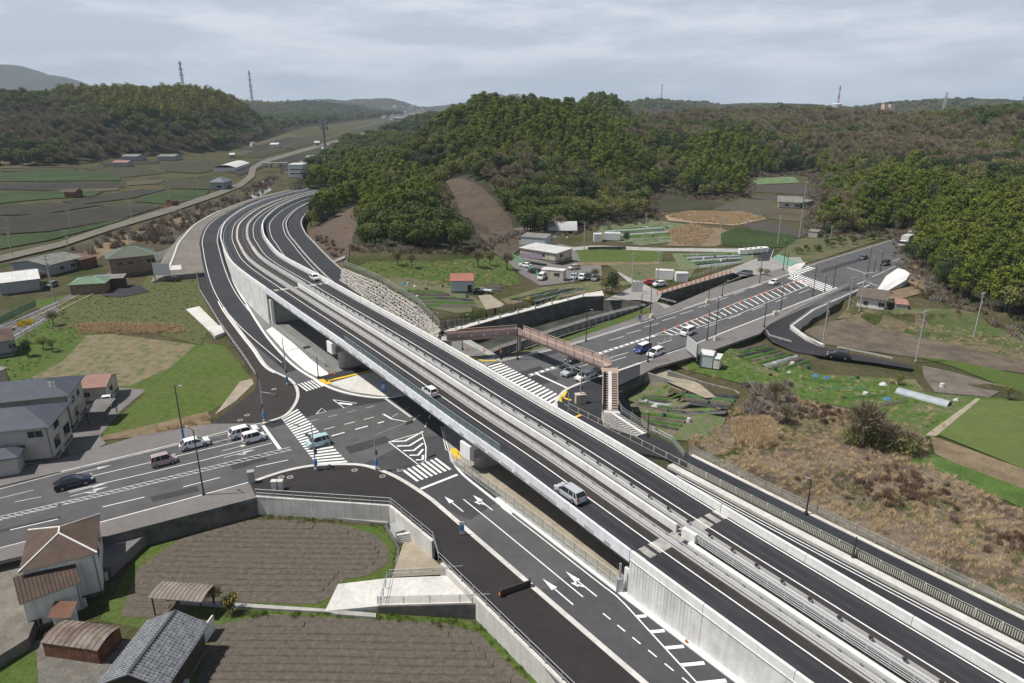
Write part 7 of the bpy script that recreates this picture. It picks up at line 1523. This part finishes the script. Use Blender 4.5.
def crown_mesh(name,kind,seed,n,hgt,wd):
    rr=random.Random(seed); mb=MB()
    if kind in('broad','dark','olive','cedar'):
        lob=[]
        for i in range(9 if kind!='cedar' else 6):
            if kind=='cedar': t=i/5; lob.append((0,0,hgt*(.2+.75*t),wd*.5*(1-t*.8),wd*.5*(1-t*.8),hgt*.14)); continue
            a=rr.uniform(0,6.28); q=rr.uniform(.1,.30)*wd; z=hgt*rr.uniform(.45,.86)-q*.3; s=rr.uniform(.17,.30)*wd; lob.append((math.cos(a)*q,math.sin(a)*q,z,s,s,s*rr.uniform(.7,.95)))
        lob.append((0,0,hgt*.6,wd*.33,wd*.33,hgt*.24)); v,f=cards(lob,n,wd*.040,1.,seed); mb.add(v,f); m=LM['broad' if kind=='broad' else 'olive' if kind=='olive' else 'dark']
    elif kind in('bamboo','bamboo_gold'):
        lob=[]
        for i in range(9):
            a=rr.uniform(0,6.28); q=rr.uniform(0,.38)*wd; z=hgt*(rr.uniform(.78,.92)-.9*(q/wd)**2*2); s=rr.uniform(.14,.2)*wd; lob.append((math.cos(a)*q,math.sin(a)*q,z,s,s,s*.85)); lob.append((math.cos(a)*q*1.2,math.sin(a)*q*1.2,z-hgt*.2,s*1.1,s*1.1,hgt*.12))
        v,f=cards(lob,n,wd*.038,1.35,seed,droop=.3); mb.add(v,f); m=LM[kind]
    else: # bare twig crown: thin upright fans
        r=np.random.default_rng(seed); vs=[];fs=[]
        for i in range(n):
            a=r.uniform(0,6.28); ph=r.uniform(.25,1.35); L0=r.uniform(.25,.5)*wd; st=np.array([math.cos(a)*math.cos(ph),math.sin(a)*math.cos(ph),math.sin(ph)])
            base=np.array([0,0,hgt*.42])+st*np.array([wd*.5,wd*.5,hgt*.52])*r.uniform(.3,.8); d=st+r.normal(size=3)*.35; d/=np.linalg.norm(d); tip=base+d*r.uniform(.10,.2)*wd
            w_=np.cross(d,r.normal(size=3)); w_/=np.linalg.norm(w_); w_*=wd*.009*r.uniform(.7,1.5); b=len(vs); vs+= [base-w_,base+w_,tip]; fs.append((b,b+1,b+2))
        mb.add([tuple(x) for x in vs],fs); m=LM['bare' if kind=='bare' else 'grey']
    me=mb_mesh_raw(mb,name,m); return me
def mb_mesh_raw(mb,name,m):
    me=bpy.data.meshes.new(name); me.from_pydata(mb.v,[],mb.f); me.materials.append(m); return me
def trunk_mesh(name,kind,seed,hgt,wd):
    rr=random.Random(seed); mb=MB()
    if kind.startswith('bamboo'):
        for i in range(7):
            a=rr.uniform(0,6.28); q=rr.uniform(.05,.38)*wd; x,y=math.cos(a)*q,math.sin(a)*q; mb.tube((x*.8,y*.8,-.5),(x,y,hgt*.75),.08,.05,n=5,cap=False)
        m=culm
    else:
        mb.tube((0,0,-.6),(0,0,hgt*.4),wd*.035,wd*.026,n=7); tt=(0,0,hgt*.4); m=bark
        for i in range(6):
            a=i*1.05+rr.uniform(-.3,.3); p=Vector((math.cos(a)*wd*.2,math.sin(a)*wd*.2,hgt*rr.uniform(.58,.72))); mb.tube((0,0,hgt*rr.uniform(.28,.4)),p,wd*.018,wd*.01,n=5,cap=False); mb.tube(p,p+Vector((math.cos(a)*wd*.14,math.sin(a)*wd*.14,hgt*.14)),wd*.01,wd*.004,n=4,cap=False)
    return mb_mesh_raw(mb,name,m)
KINDS={'broad':(11,9.5,1250,4),'dark':(11,8.5,1100,3),'bamboo':(12.5,8.5,1400,4),'bamboo_gold':(13,9,640,2),'bare':(10,9,900,4),'olive':(10,8.5,560,2),'cedar':(15,6,520,1)}
PROTO={}
for k,(h_,w_,n_,c_) in KINDS.items():
    PROTO[k]=[(crown_mesh('crown',k,100+i*7+len(k),n_,h_,w_),trunk_mesh('trunk',k,i+5,h_,w_)) for i in range(c_)]
# geometry-node scatter for the uncounted mass
def scatter(name,meshes,P,S,R,I,label,cat,kindtag='stuff',mats=()):
    col=bpy.data.collections.new(name+'_sources')
    for i,me in enumerate(meshes):
        o=bpy.data.objects.new('%s_source_%02d'%(name,i),me); col.objects.link(o)
    me=bpy.data.meshes.new(name); me.from_pydata(P.tolist(),[],[])
    for nm,arr,tp in (('scl',S,'FLOAT'),('rot',R,'FLOAT'),('idx',I,'INT')):
        a=me.attributes.new(nm,tp,'POINT'); a.data.foreach_set('value',arr.astype(np.int32 if tp=='INT' else np.float32))
    o=bpy.data.objects.new(name,me); COL.objects.link(o); tag(o,label,cat,kind=kindtag)
    ng=bpy.data.node_groups.new(name,'GeometryNodeTree'); ng.interface.new_socket('Geometry',in_out='INPUT',socket_type='NodeSocketGeometry'); ng.interface.new_socket('Geometry',in_out='OUTPUT',socket_type='NodeSocketGeometry')
    n=ng.nodes; gi=n.new('NodeGroupInput'); go=n.new('NodeGroupOutput'); ip=n.new('GeometryNodeInstanceOnPoints'); ci=n.new('GeometryNodeCollectionInfo'); ci.inputs[0].default_value=col; ci.inputs['Separate Children'].default_value=True; ci.inputs['Reset Children'].default_value=True
    def na(nm,dt):
        q=n.new('GeometryNodeInputNamedAttribute'); q.data_type=dt; q.inputs['Name'].default_value=nm; return q.outputs['Attribute']
    cx=n.new('ShaderNodeCombineXYZ'); cz=n.new('ShaderNodeCombineXYZ'); l=ng.links.new
    l(gi.outputs[0],ip.inputs['Points']); l(ci.outputs[0],ip.inputs['Instance']); ip.inputs['Pick Instance'].default_value=True; l(na('idx','INT'),ip.inputs['Instance Index'])
    l(na('rot','FLOAT'),cx.inputs[2]); l(cx.outputs[0],ip.inputs['Rotation']); sc=na('scl','FLOAT')
    for i in range(3): l(sc,cz.inputs[i])
    l(cz.outputs[0],ip.inputs['Scale']); l(ip.outputs[0],go.inputs[0])
    md=o.modifiers.new('scatter','NODES'); md.node_group=ng; return o
# choose tree sites on the wooded ground, in view, spacing growing with distance
def tree_sites():
    out=[]; d=120.
    while d<3300:
        sp=min(13,5.2 if d<300 else 5.2+(d-300)*.0062); n=int(1.75*d/sp); th=(np.arange(n)+rng.random(n))/n*1.75-.875; dd=d+(rng.random(n)-.5)*sp
        out.append(np.stack([np.sin(th)*dd,np.cos(th)*dd,np.full(n,sp)],1)); d+=sp*.95
    return np.vstack(out)
TS=tree_sites(); sdc=poly_sd(CLEAR,TS[:,0],TS[:,1]); keep=(sdc>2.5)&(road_keepout(TS[:,0],TS[:,1])>24); TS=TS[keep]
def ray(px_,py_):
    u=(px_-512)/FPX; v=(341.5-py_)/FPX; d=Vector((u,cs+v*sn,-sn+v*cs)); t=np.arange(120,900,1.5); z=T(t*d.x,t*d.y); h=CAMH+t*d.z; k=np.argmax(h<z) if (h<z).any() else len(t)-1; return Vector((t[k]*d.x,t[k]*d.y,z[k]))
def inpx(poly,X,Y): return poly_sd(poly,np.asarray(X,float),np.asarray(Y,float))<0
# bare cuttings beside the spur stay open
CUTPX=[[(305,262),(303,238),(318,226),(338,214),(357,205),(363,214),(353,238),(348,264)],[(444,182),(462,179),(490,196),(512,222),(520,250),(506,262),(490,252),(474,228),(458,206)]]
CUT=[[tuple(ray(*p).xy) for p in c] for c in CUTPX]
for c in CUT: TS=TS[poly_sd(c,TS[:,0],TS[:,1])>1.5]
TZ=T(TS[:,0],TS[:,1])
for hgt_ in (0,4,9,12):
    dd_=TS[:,1]*cs-(TZ+hgt_-CAMH)*sn; qx=512+FPX*TS[:,0]/dd_; qy=341.5-FPX*(TS[:,1]*sn+(TZ+hgt_-CAMH)*cs)/dd_; kk=~((inpx(CUTPX[0],qx,qy)|inpx(CUTPX[1],qx,qy))&(TS[:,1]<430)); TS=TS[kk]; TZ=TZ[kk]
slope_=hills_z(TS[:,0],TS[:,1])
# drop those hidden behind the crests: march rays over the terrain coarsely
def visible(P,margin=13):
    vis=np.ones(len(P),bool); el=(P[:,2]+margin-CAMH)/np.hypot(P[:,0],P[:,1])
    for t in np.linspace(.3,.97,22):
        z=T(P[:,0]*t,P[:,1]*t); d=np.hypot(P[:,0],P[:,1])*t; vis&=((z+6*(slope_v>4)-CAMH)/d<el+.004)
    return vis
slope_v=slope_; PP=np.stack([TS[:,0],TS[:,1],TZ],1); v=visible(PP); PP=PP[v]; SPc=TS[v,2]; hzv=slope_[v]
# species by place: patches of noise, with bamboo on the faces seen in the photograph
dep=PP[:,1]*cs-(PP[:,2]-CAMH)*sn; PX=512+FPX*PP[:,0]/dep; PY=341.5-FPX*(PP[:,1]*sn+(PP[:,2]+8-CAMH)*cs)/dep
n1=fbm(PP[:,0],PP[:,1],55,1); n2=fbm(PP[:,0],PP[:,1],23,4); n3=rng.random(len(PP))
def near(ax,ay,rx,ry): return np.exp(-(((PX-ax)/rx)**2+((PY-ay)/ry)**2))
bam=-.12+n2*.7+fbm(PP[:,0],PP[:,1],12,21)*.3+1.1*near(560,120,90,30)+1.0*near(600,155,50,25)+1.3*near(735,160,45,32)+1.3*near(400,185,60,30)+1.2*near(900,195,60,30)+1.4*near(990,245,60,60)+.8*near(620,105,30,14)+.6*near(480,120,60,18)+1.2*near(330,195,30,25)
gold=1.6*near(190,102,75,16)+1.2*near(110,92,50,10)
bare_=.30+n1*.6+fbm(PP[:,0],PP[:,1],14,25)*.35+.9*near(130,150,110,16)+.8*near(30,130,60,26)+.9*near(620,120,60,12)+.9*near(760,115,80,12)+.9*near(880,130,100,22)+.9*near(500,170,40,20)+.6*near(445,215,40,25)+1.1*near(960,150,70,20)-1.0*near(990,245,80,70)
brd=.38+fbm(PP[:,0],PP[:,1],35,8)*.6+.6*near(405,220,60,40)+.7*near(20,160,60,14)+.4*near(560,200,80,25)
kn=['broad','dark','bamboo','bamboo_gold','bare','olive']
sc_=np.stack([brd,.22+fbm(PP[:,0],PP[:,1],28,12)*.7,bam,gold,bare_,.38+fbm(PP[:,0],PP[:,1],26,15)*.6],1)+rng.random((len(PP),6))*.5
KI=sc_.argmax(1)
size=np.clip(SPc/5.4,1,4)*(.8+.45*rng.random(len(PP)))*np.where(KI==2,.92,1.)*.86
size=np.where(SPc>9,size*.8,size)
dist=np.hypot(PP[:,0],PP[:,1]); inv_=(PX>-20)&(PX<1044); order=np.argsort(dist/size+1e6*(~inv_)); near_ids=set(order[:285].tolist())
desc={'broad':('broadleaf_tree','rounded evergreen broadleaf tree'),'dark':('evergreen_tree','dark evergreen tree'),'bamboo':('bamboo_clump','yellow-green bamboo clump'),'bamboo_gold':('bamboo_clump','golden bamboo clump'),'bare':('bare_tree','leafless brown-grey tree'),'olive':('broadleaf_tree','olive-brown budding tree')}
def region(px_): return 'on the cut spur behind the expressway' if px_<470 else 'along the wood edge behind the car yard' if px_<700 else 'in the grove beside the side valley' if px_<800 else 'on the wooded slope above the far main road' if px_<935 else 'on the near wooded slope at the right photo edge'
TP={}
def plant(kind,p,sc,rz,label,cat='tree',group=None,name=None,vi=None,trunk=True):
    cr_,tr_=PROTO[kind][random.randrange(len(PROTO[kind])) if vi is None else vi]; nm=name or desc.get(kind,('tree',))[0]
    r=empty(nm,p,rz,label,cat,group); r.scale=(sc,)*3
    if trunk: link('trunk',tr_,r)
    link('crown',cr_,r); return r
for i in sorted(near_ids):
    k=kn[KI[i]]; rg=region(PX[i]); plant(k,tuple(PP[i]+np.array([0,0,-.3])),float(size[i]),random.uniform(0,6.28),desc[k][1]+' '+rg,'bamboo' if 'bamboo' in k else 'tree',('bamboo clumps ' if 'bamboo' in k else desc[k][1].split()[0]+' trees ')+rg)
rest_=np.array([i for i in range(len(PP)) if i not in near_ids]); 
src=[];base={}
for k in kn: base[k]=len(src); src+= [c for c,_ in PROTO[k]]
II=np.array([base[kn[KI[i]]]+random.randrange(len(PROTO[kn[KI[i]]])) for i in rest_])
P2=PP[rest_].copy(); P2[:,2]-=.8
scatter('woodland',src,P2,size[rest_],rng.random(len(rest_))*6.28,II,'mixed bamboo, evergreen and leafless woodland covering the hills','woodland')
tr_src=[t for k in kn for _,t in PROTO[k]]; nr_=dist[rest_]<520
scatter('woodland_trunks',tr_src,P2[nr_],size[rest_][nr_],rng.random(nr_.sum())*6.28,II[nr_],'trunks and culms of the mixed woodland on the hills','woodland')
print('trees',len(PP))
# bare slopes of the cutting
drape('cut_slope',[(p[0],p[1],0) for p in CUT[0]],M('cut_slope_brown',(0.102,0.075,0.057),.97,.2,.35,fine=.25,bump=.5,bscale=2),world=True,off=.4)
drape('cut_slope',[(p[0],p[1],0) for p in CUT[1]],M('cut_slope_brown2',(0.0825,0.06325,0.04675),.97,.22,.2,fine=.25),world=True,off=.4)
mb=MB(); pts=[at(306,232,9),at(330,246,6),at(346,256,4.6)]
for a,b in zip(pts,pts[1:]): a.z=Tz(a.x,a.y)+.6;b.z=Tz(b.x,b.y)+.6; mb.tube(a,b,.55,n=5)
tag(mb.build('slope_channel',conc),'pale concrete drain channel crossing the brown cut slope','channel')
# white sprayed-concrete slope at the second junction
sl=[[at(876,291.5,.1),at(886,276,1.8),at(898,268,3.6)],[at(887,291,.1),at(897,279,2.0),at(905,270,3.8)],[at(900,287.5,.1),at(906,280,2.0),at(910,273.5,3.6)]]
mb=MB(); mb.loft(sl); mb.loft([[p+Vector((.8,.8,-1.2)) for p in r_] for r_ in sl]); tag(mb.build('sprayed_concrete_slope',M('fresh_shotcrete',(.58,.58,.57),.85,.08,.6,bump=.4,bscale=3)),'white sprayed-concrete slope beside the second junction','slope')
drape('dry_slope',[(866,300),(878,284),(896,266),(912,262),(935,290),(900,300)],dry,.3)
# headwall below the curved walk
a,b,c,d=at(186,308,.3),at(199,305,.3),at(221,327,.2),at(211,332,.1); mb=MB(); mb.prism([p.xy for p in (a,b,c,d)],-.6,.0); mb.prism([p.xy for p in (at(210,331,0),at(221,327,0),at(225,334,0),at(215,338,0))],-.6,.5); tag(mb.build('culvert_headwall',conc),'pale concrete headwall below the curved dark walk','headwall')
# ------------------------------------------------------------------ single trees, shrubs, tufts
def g(px_,py_,zz=None):
    q=at(px_,py_,0)
    for _ in range(6): z=Tz(q.x,q.y); q=at(px_,py_,z)
    return q if zz is None else at(px_,py_,zz)
for px_,py_,k,sc,l in ((398,266,'olive',.55,'left small orchard tree at the back of the north garden'),(412,268,'bare',.5,'leafless orchard tree at the back of the north garden'),(478,268,'bare',.62,'gnarled leafless tree right of the bare cutting foot'),(507,270,'bare',.62,'leafless tree beside the green garden fence'),(490,266,'olive',.5,'olive tree between two leafless garden trees'),
    (612,295,'dark',.62,'dark narrow conifer-like bush at the plaza edge'),(606,293,'olive',.5,'olive bush joined to the dark bush at the plaza edge'),(595,280,'bare',.4,'reddish leafless tree by the car yard'),(626,243,'dark',.42,'round evergreen bush beside the white containers'),
    (826,240,'dark',.6,'round dark bush above the main road'),(761,276,'olive',.3,'left clipped bush by the canal road'),(767,277,'olive',.3,'right clipped bush by the canal road'),(694,200,'dark',.35,'small dark bush in the side valley meadow'),
    (898,385,'olive',.28,'round olive bush in the eastern gardens'),(28,357,'dark',.36,'small round dark evergreen in the left lawn'),(44,350,'olive',.34,'first of two loose shrubs on the left lawn'),(53,352,'olive',.32,'second of two loose shrubs on the left lawn'),(54,326,'bare',.42,'leafless grey shrub on the left grass slope'),
    (862,448,'bare',.9,'tall leafless tree standing in the dry scrub'),(775,405,'bare',.52,'grey leafless bush at the upper left of the scrub'),(785,424,'bare',.42,'low grey bush in the upper scrub'),(1008,400,'olive',.3,'small shrub at the corner of the bright field'),(215,606,'bare',.3,'leafless gnarled fruit tree beside the tiled barn')):
    p=g(px_,py_); plant(k,p,sc,random.uniform(0,6),l,'tree' if sc>.45 else 'shrub',name={'bare':'bare_tree','olive':'shrub','dark':'evergreen_shrub'}[k])
for px_,py_,sc,l in ((868,440,.62,'dark thicket bush at the foot of the tall leafless tree'),(885,450,.6,'dark brown thicket in the middle of the scrub'),(905,455,.55,'right-hand bush of the scrub thicket'),(850,445,.5,'left-hand green bush of the scrub thicket')):
    plant('olive',g(px_,py_)-Vector((0,0,2.2)),sc,px_,l,'shrub',name='thicket_bush',trunk=False); plant('bare',g(px_+3,py_-2)-Vector((0,0,1.3)),sc*1.1,px_,'leafless brown twigs over the '+l.split(' of ')[0][:40]+(' at scrub x' if 0 else ''),'shrub',name='bare_shrub',trunk=False)
plant('dark',g(233,612)-Vector((0,0,.3)),.26,0,'orange tree with small yellow fruit beside the tiled barn','tree',name='orange_tree')
# small clutter lying about the gardens and yards
CL=[('plastic_sheet',(.45,.47,.5),'pale crumpled plastic sheet'),('blue_tarp',(.06,.16,.26),'blue tarpaulin bundle'),('wooden_crate',(.20,.14,.09),'brown wooden crate'),('compost_bin',(.03,.10,.06),'dark green compost bin'),('water_tub',(.5,.5,.48),'white plastic water tub'),('board_pile',(.16,.13,.10),'low pile of weathered boards')]
for gi,(poly,n_,wh) in enumerate((([(644,398),(730,404),(722,425),(640,420)],10,'in the sunken garden by the footbridge stair'),([(680,256),(742,254),(740,262),(700,268)],14,'in the allotment by the canal road'),([(604,229),(665,226),(680,238),(612,241)],14,'in the allotment at the wood edge'),([(725,352),(800,366),(850,380),(760,378)],10,'in the gardens beside the white hut'),([(395,282),(470,290),(500,306),(410,300)],9,'in the garden around the red-roofed shed'),([(500,240),(560,232),(570,240),(520,250)],9,'on the dirt lot behind the long prefab'),([(850,375),(1000,392),(930,420),(870,405)],9,'in the eastern gardens near the tunnel'))):
    W=[g(a,b) for a,b in poly]
    for i in range(n_):
        u,v=random.random(),random.random(); p=W[0].lerp(W[1],u).lerp(W[3].lerp(W[2],u),v); k=CL[(i*5+gi)%6]; z=Tz(p.x,p.y); s_=random.uniform(.35,.8); mb=MB(); a_=random.uniform(0,3)
        if 'sheet' in k[0] or 'tarp' in k[0]:
            mb.loft([[(p.x+(x-1.5)*s_*.8,p.y+(y-1.5)*s_*.6,z+.1+(.25+.3*random.random() if 0<x<3 and 0<y<3 else 0)) for x in range(4)] for y in range(4)])
        elif 'bin' in k[0] or 'tub' in k[0]: mb.tube((p.x,p.y,z),(p.x,p.y,z+.85),.5*s_+.15,.42*s_+.1,n=10)
        elif 'crate' in k[0]:
            for j in range(3): mb.box((p.x,p.y,z+.2+.24*j),(.6*s_,.42*s_,.10),a_)
        else:
            for j in range(5): mb.box((p.x+random.uniform(-.2,.2),p.y+j*.22,z+.1+.05*(j%3)),(1.2*s_,.09,.05),a_*.1)
        tag(mb.build(k[0],M(k[0],k[1],.8,.15,2)),k[2]+' '+wh,k[0].replace('_',' '),k[2]+'s '+wh)
fr_=MB(); c0=g(233,612)
for i in range(30):
    a=random.uniform(0,6.28); q=random.uniform(.2,.9); fr_.tube((c0.x+math.cos(a)*q,c0.y+math.sin(a)*q-.1,c0.z+random.uniform(1.2,2.5)),(c0.x+math.cos(a)*q,c0.y+math.sin(a)*q-.1,c0.z+random.uniform(1.3,2.4)),.045,n=4)
o=fr_.build('fruit',M('orange_fruit',(.65,.38,.03),.5,.1,3),bpy.data.objects['orange_tree']); o['kind']='stuff'; o.matrix_parent_inverse=(Matrix.Translation(bpy.data.objects['orange_tree'].location)@Matrix.Scale(.26,4)).inverted()
# roadside trees far up the main road
for i,(px_,py_) in enumerate(((905,258),(912,262),(922,268),(918,256),(930,270))): plant('dark',g(px_,py_),.5+.08*(i%3),i,'dark roadside evergreen between the far main road and the wooded slope','tree',group='roadside evergreens by the far main road',name='evergreen_tree')
for i in range(26):
    t=i/25; x=797+t*95+random.uniform(-3,3); y=253-t*17+random.uniform(-3,3)
    plant(('olive','bare','dark')[i%3],g(x,y),.22+.1*random.random(),i,'low roadside bush in the scrub strip above the far main road','shrub',group='low bushes along the far main road',name='shrub')
# tufts
def tuft(name,mat,n,h,w_,seed,lean=.35):
    r=np.random.default_rng(seed); vs=[];fs=[]
    for i in range(n):
        a=r.uniform(0,6.28); q=r.uniform(0,w_); b=np.array([math.cos(a)*q,math.sin(a)*q,0]); t=b+np.array([r.normal()*lean*h,r.normal()*lean*h,h*r.uniform(.5,1)]); w2=np.array([math.cos(a+1.6),math.sin(a+1.6),0])*.035*h
        k=len(vs); vs+=[b-w2*1.5,b+w2*1.5,t]; fs.append((k,k+1,k+2))
    mb=MB(); mb.add([tuple(x) for x in vs],fs); return mb_mesh_raw(mb,name,mat)
def tufts(name,polys,dens,meshes,label,cat,smin=.7,smax=1.4,clump=None,z=None):
    P=[]
    for poly in polys:
        W=[g(a,b) for a,b in poly]; xs=[p.x for p in W]; ys=[p.y for p in W]; n=int((max(xs)-min(xs))*(max(ys)-min(ys))*dens); X=rng.uniform(min(xs),max(xs),n); Y=rng.uniform(min(ys),max(ys),n)
        k=poly_sd([(p.x,p.y) for p in W],X,Y)<0
        if clump is not None: k&=fbm(X,Y,clump[0],clump[1])+rng.normal(size=n)*.15>clump[2]
        P.append(np.stack([X[k],Y[k],T(X[k],Y[k])+.05],1))
    P=np.vstack(P); print(name,len(P)); return scatter(name,meshes,P,rng.uniform(smin,smax,len(P)),rng.random(len(P))*6.28,rng.integers(0,len(meshes),len(P)),label,cat)
straw=[tuft('t',LM['straw'],60,.6,.55,i) for i in range(3)]; bw=[tuft('t',LM['brownw'],70,1.0,.55,i+9,.22) for i in range(3)]; gb=[tuft('t',LM['grassb'],46,.42,.5,i+20) for i in range(3)]; reed=[tuft('t',LM['straw'],90,1.15,.7,i+30,.22) for i in range(2)]; rape=[tuft('t',LM['yel'],40,.8,.4,40,.3)]; gt=[tuft('t',LM['grey'],70,1.3,.6,50+i,.3) for i in range(2)]
SCR=[(688,441),(725,421),(750,399),(780,396),(860,413),(925,438),(935,470),(1024,512),(1100,540),(1100,650),(1024,611),(900,554),(760,498),(692,457)]
tufts('dry_grass_tufts',[SCR],1.0,straw,'pale dry grass tufts covering the scrub right of the expressway','dry grass',.6,1.3)
tufts('dead_weeds',[SCR],1.5,bw,'brown dead weed stalks in drifts over the scrub','weeds',.5,1.2,(8,3,.42))
tufts('green_tufts',[SCR],1.6,gb,'fresh green tufts between the dry scrub','grass',.7,1.3,(8,9,.12))
tufts('grey_brush',[[(745,385),(790,385),(800,412),(775,430),(745,415)]],.5,gt,'grey twiggy brush at the top of the scrub','brush',.8,1.5)
tufts('reed_bed',[[(668,217),(690,212),(742,213),(766,219),(735,225),(690,222)],[(668,232),(690,224),(714,230),(700,246),(675,244)]],.8,reed,'straw-coloured reeds and pampas in dense patches','reeds',.7,1.2)
tufts('pampas_clump',[[(736,432),(742,423),(757,420),(770,424),(777,436),(770,446),(752,449),(738,443)]],4.5,reed,'round pale straw pampas clump at the upper left of the scrub','pampas grass',.9,1.4)
tufts('straw_bank',[[(76,325),(120,323),(180,326),(186,333),(140,334),(80,334)],[(140,437),(165,430),(208,416),(209,421),(175,432),(146,440)]],2.2,straw,'thick straw bank between the rough grass and the stubble field','dry grass',.8,1.5)
tufts('verge_tufts',[[(240,514),(300,508),(360,514),(395,527),(404,545),(398,572),(392,572),(396,545),(380,528),(300,513),(240,518)],[(205,612),(360,613),(450,617),(487,627),(540,683),(530,683),(478,632),(360,618),(210,617)]],3.,gb,'fresh green grass growing along the edges of the tilled fields','grass',.5,1.)
tufts('lawn_tufts',[[(50,333),(60,303),(88,292),(140,290),(190,262),(200,292),(215,320),(200,345),(84,326)],[(0,330),(30,313),(62,302),(80,337),(25,380),(0,384)]],.5,gb,'rough green tufts in the north-western grass','grass',.4,.8)
tufts('east_tufts',[[(665,363),(720,346),(760,353),(820,376),(915,381),(925,394),(950,430),(925,437),(860,410),(780,397),(745,384)],[(836,321),(850,307),(900,313),(1024,346),(1024,361),(918,336)],[(880,316),(960,318),(1024,335),(1024,352),(960,335),(915,332)]],.6,gb+straw[:1],'rough green and straw tufts in the eastern gardens','grass',.5,1.2)
tufts('garden_tufts',[[(352,268),(372,262),(440,262),(500,256),(520,285),(470,292),(395,282)],[(352,272),(400,300),(430,325),(420,325),(345,275)]],.7,gb+straw[:1],'grass and dry tufts round the north gardens','grass',.5,1.1)
tufts('rape_flowers',[[(17,325),(30,320),(35,322),(22,328)]],3,rape,'bright yellow rape flowers on the left grass slope','flowers'); tufts('yellow_flowers',[[(525,299),(529,298),(530,301),(526,302)]],8,rape,'small yellow flower patch on the canal bank','flowers',.6,.9)
P=[];
for k in range(len(CLEAR)):
    a=Vector(CLEAR[k]);b=Vector(CLEAR[(k+1)%len(CLEAR)])
    if max(a.length,b.length)>650: continue
    for i in range(int((b-a).length*3.2)):
        p=a.lerp(b,random.random()); q=Vector((random.gauss(0,2.6),random.gauss(0,2.6))); P.append((p.x+q.x,p.y+q.y,0))
P=np.array(P); P=P[road_keepout(P[:,0],P[:,1])>26]; P[:,2]=T(P[:,0],P[:,1])
scatter('undergrowth',gt+bw+gb,P,rng.uniform(.8,1.9,len(P)),rng.random(len(P))*6.28,rng.integers(0,len(gt+bw+gb),len(P)),'mixed brown and green undergrowth along the edges of the woods','undergrowth')
tufts('river_scrub',[[(60,252),(112,235),(175,216),(218,201),(245,190),(285,172),(262,195),(225,214),(195,239),(110,261),(60,272),(0,295),(0,272)]],.10,gt+bw,'brown and grey scrub along the river bank on the left','scrub',1.2,2.8,(15,2,-.1))
# polytunnel row cover in the eastern gardens
a=g(897,392);b=g(949,406); d=(b-a); n_=Vector((-d.y,d.x,0)).normalized(); mb=MB()
mb.loft([[a.lerp(b,i/10)+n_*math.cos(math.pi*k/6)*1.3+Vector((0,0,math.sin(math.pi*k/6)*.9)) for k in range(7)] for i in range(11)]); tag(mb.build('row_tunnel',M('tunnel_film',(.34,.37,.40),.4,.15,1)),'long low translucent tunnel over a row in the eastern gardens','tunnel')
for (a_,b_,m_,l) in (((583,196+0),None,None,None),):
    pass
mb=MB(); a=g(148,194);b=g(162,191); mb.prism([(a.x,a.y-4),(b.x,b.y-3),(b.x,b.y+4),(a.x,a.y+4)],a.z,a.z+.6); tag(mb.build('tarpaulin',M('teal_sheet',(.06,.16,.22),.6,.1,1)),'teal-blue sheeted crop bed in the left paddies','sheet')
fence('fence',[g(512,257)+Vector((0,0,.1)),g(528,268)+Vector((0,0,.1)),g(543,281)+Vector((0,0,.1))],'bright green mesh fence between the garden and the car yard',1.3,2.2,M('green_steel',(.08,.35,.16),.5,.1,3),world=True,mesh=M('green_mesh',(.10,.38,.18),.6,.1,5,trans=.35))
fence('fence',[g(0,326)+Vector((0,0,.4)),g(20,316)+Vector((0,0,.4)),g(37,308)+Vector((0,0,.4))],'green netted fence beside the old road on the left edge',1.8,2.2,MATS['green_steel'],world=True,mesh=M('green_net',(.05,.16,.11),.7,.1,5,trans=.3))
# ------------------------------------------------------------------ air
hz_=MB(); hz_.box((0,1500,300),(11800,11800,304)); hb=hz_.build('haze',None) if False else None
me=bpy.data.meshes.new('haze'); bmh=bmesh.new(); bmesh.ops.create_cube(bmh,size=1); bmh.to_mesh(me); bmh.free()
hb=bpy.data.objects.new('haze',me); COL.objects.link(hb); hb.scale=(26000,26000,390); hb.location=(0,0,195-8); hb['kind']='stuff'
m=bpy.data.materials.new('pale_air'); m.use_nodes=True; t=m.node_tree; t.nodes.clear(); pv=t.nodes.new('ShaderNodeVolumePrincipled'); pv.inputs['Color'].default_value=(.70,.84,1,1); pv.inputs['Density'].default_value=.000085; pv.inputs['Anisotropy'].default_value=0
om=t.nodes.new('ShaderNodeOutputMaterial'); t.links.new(pv.outputs[0],om.inputs['Volume']); me.materials.append(m)
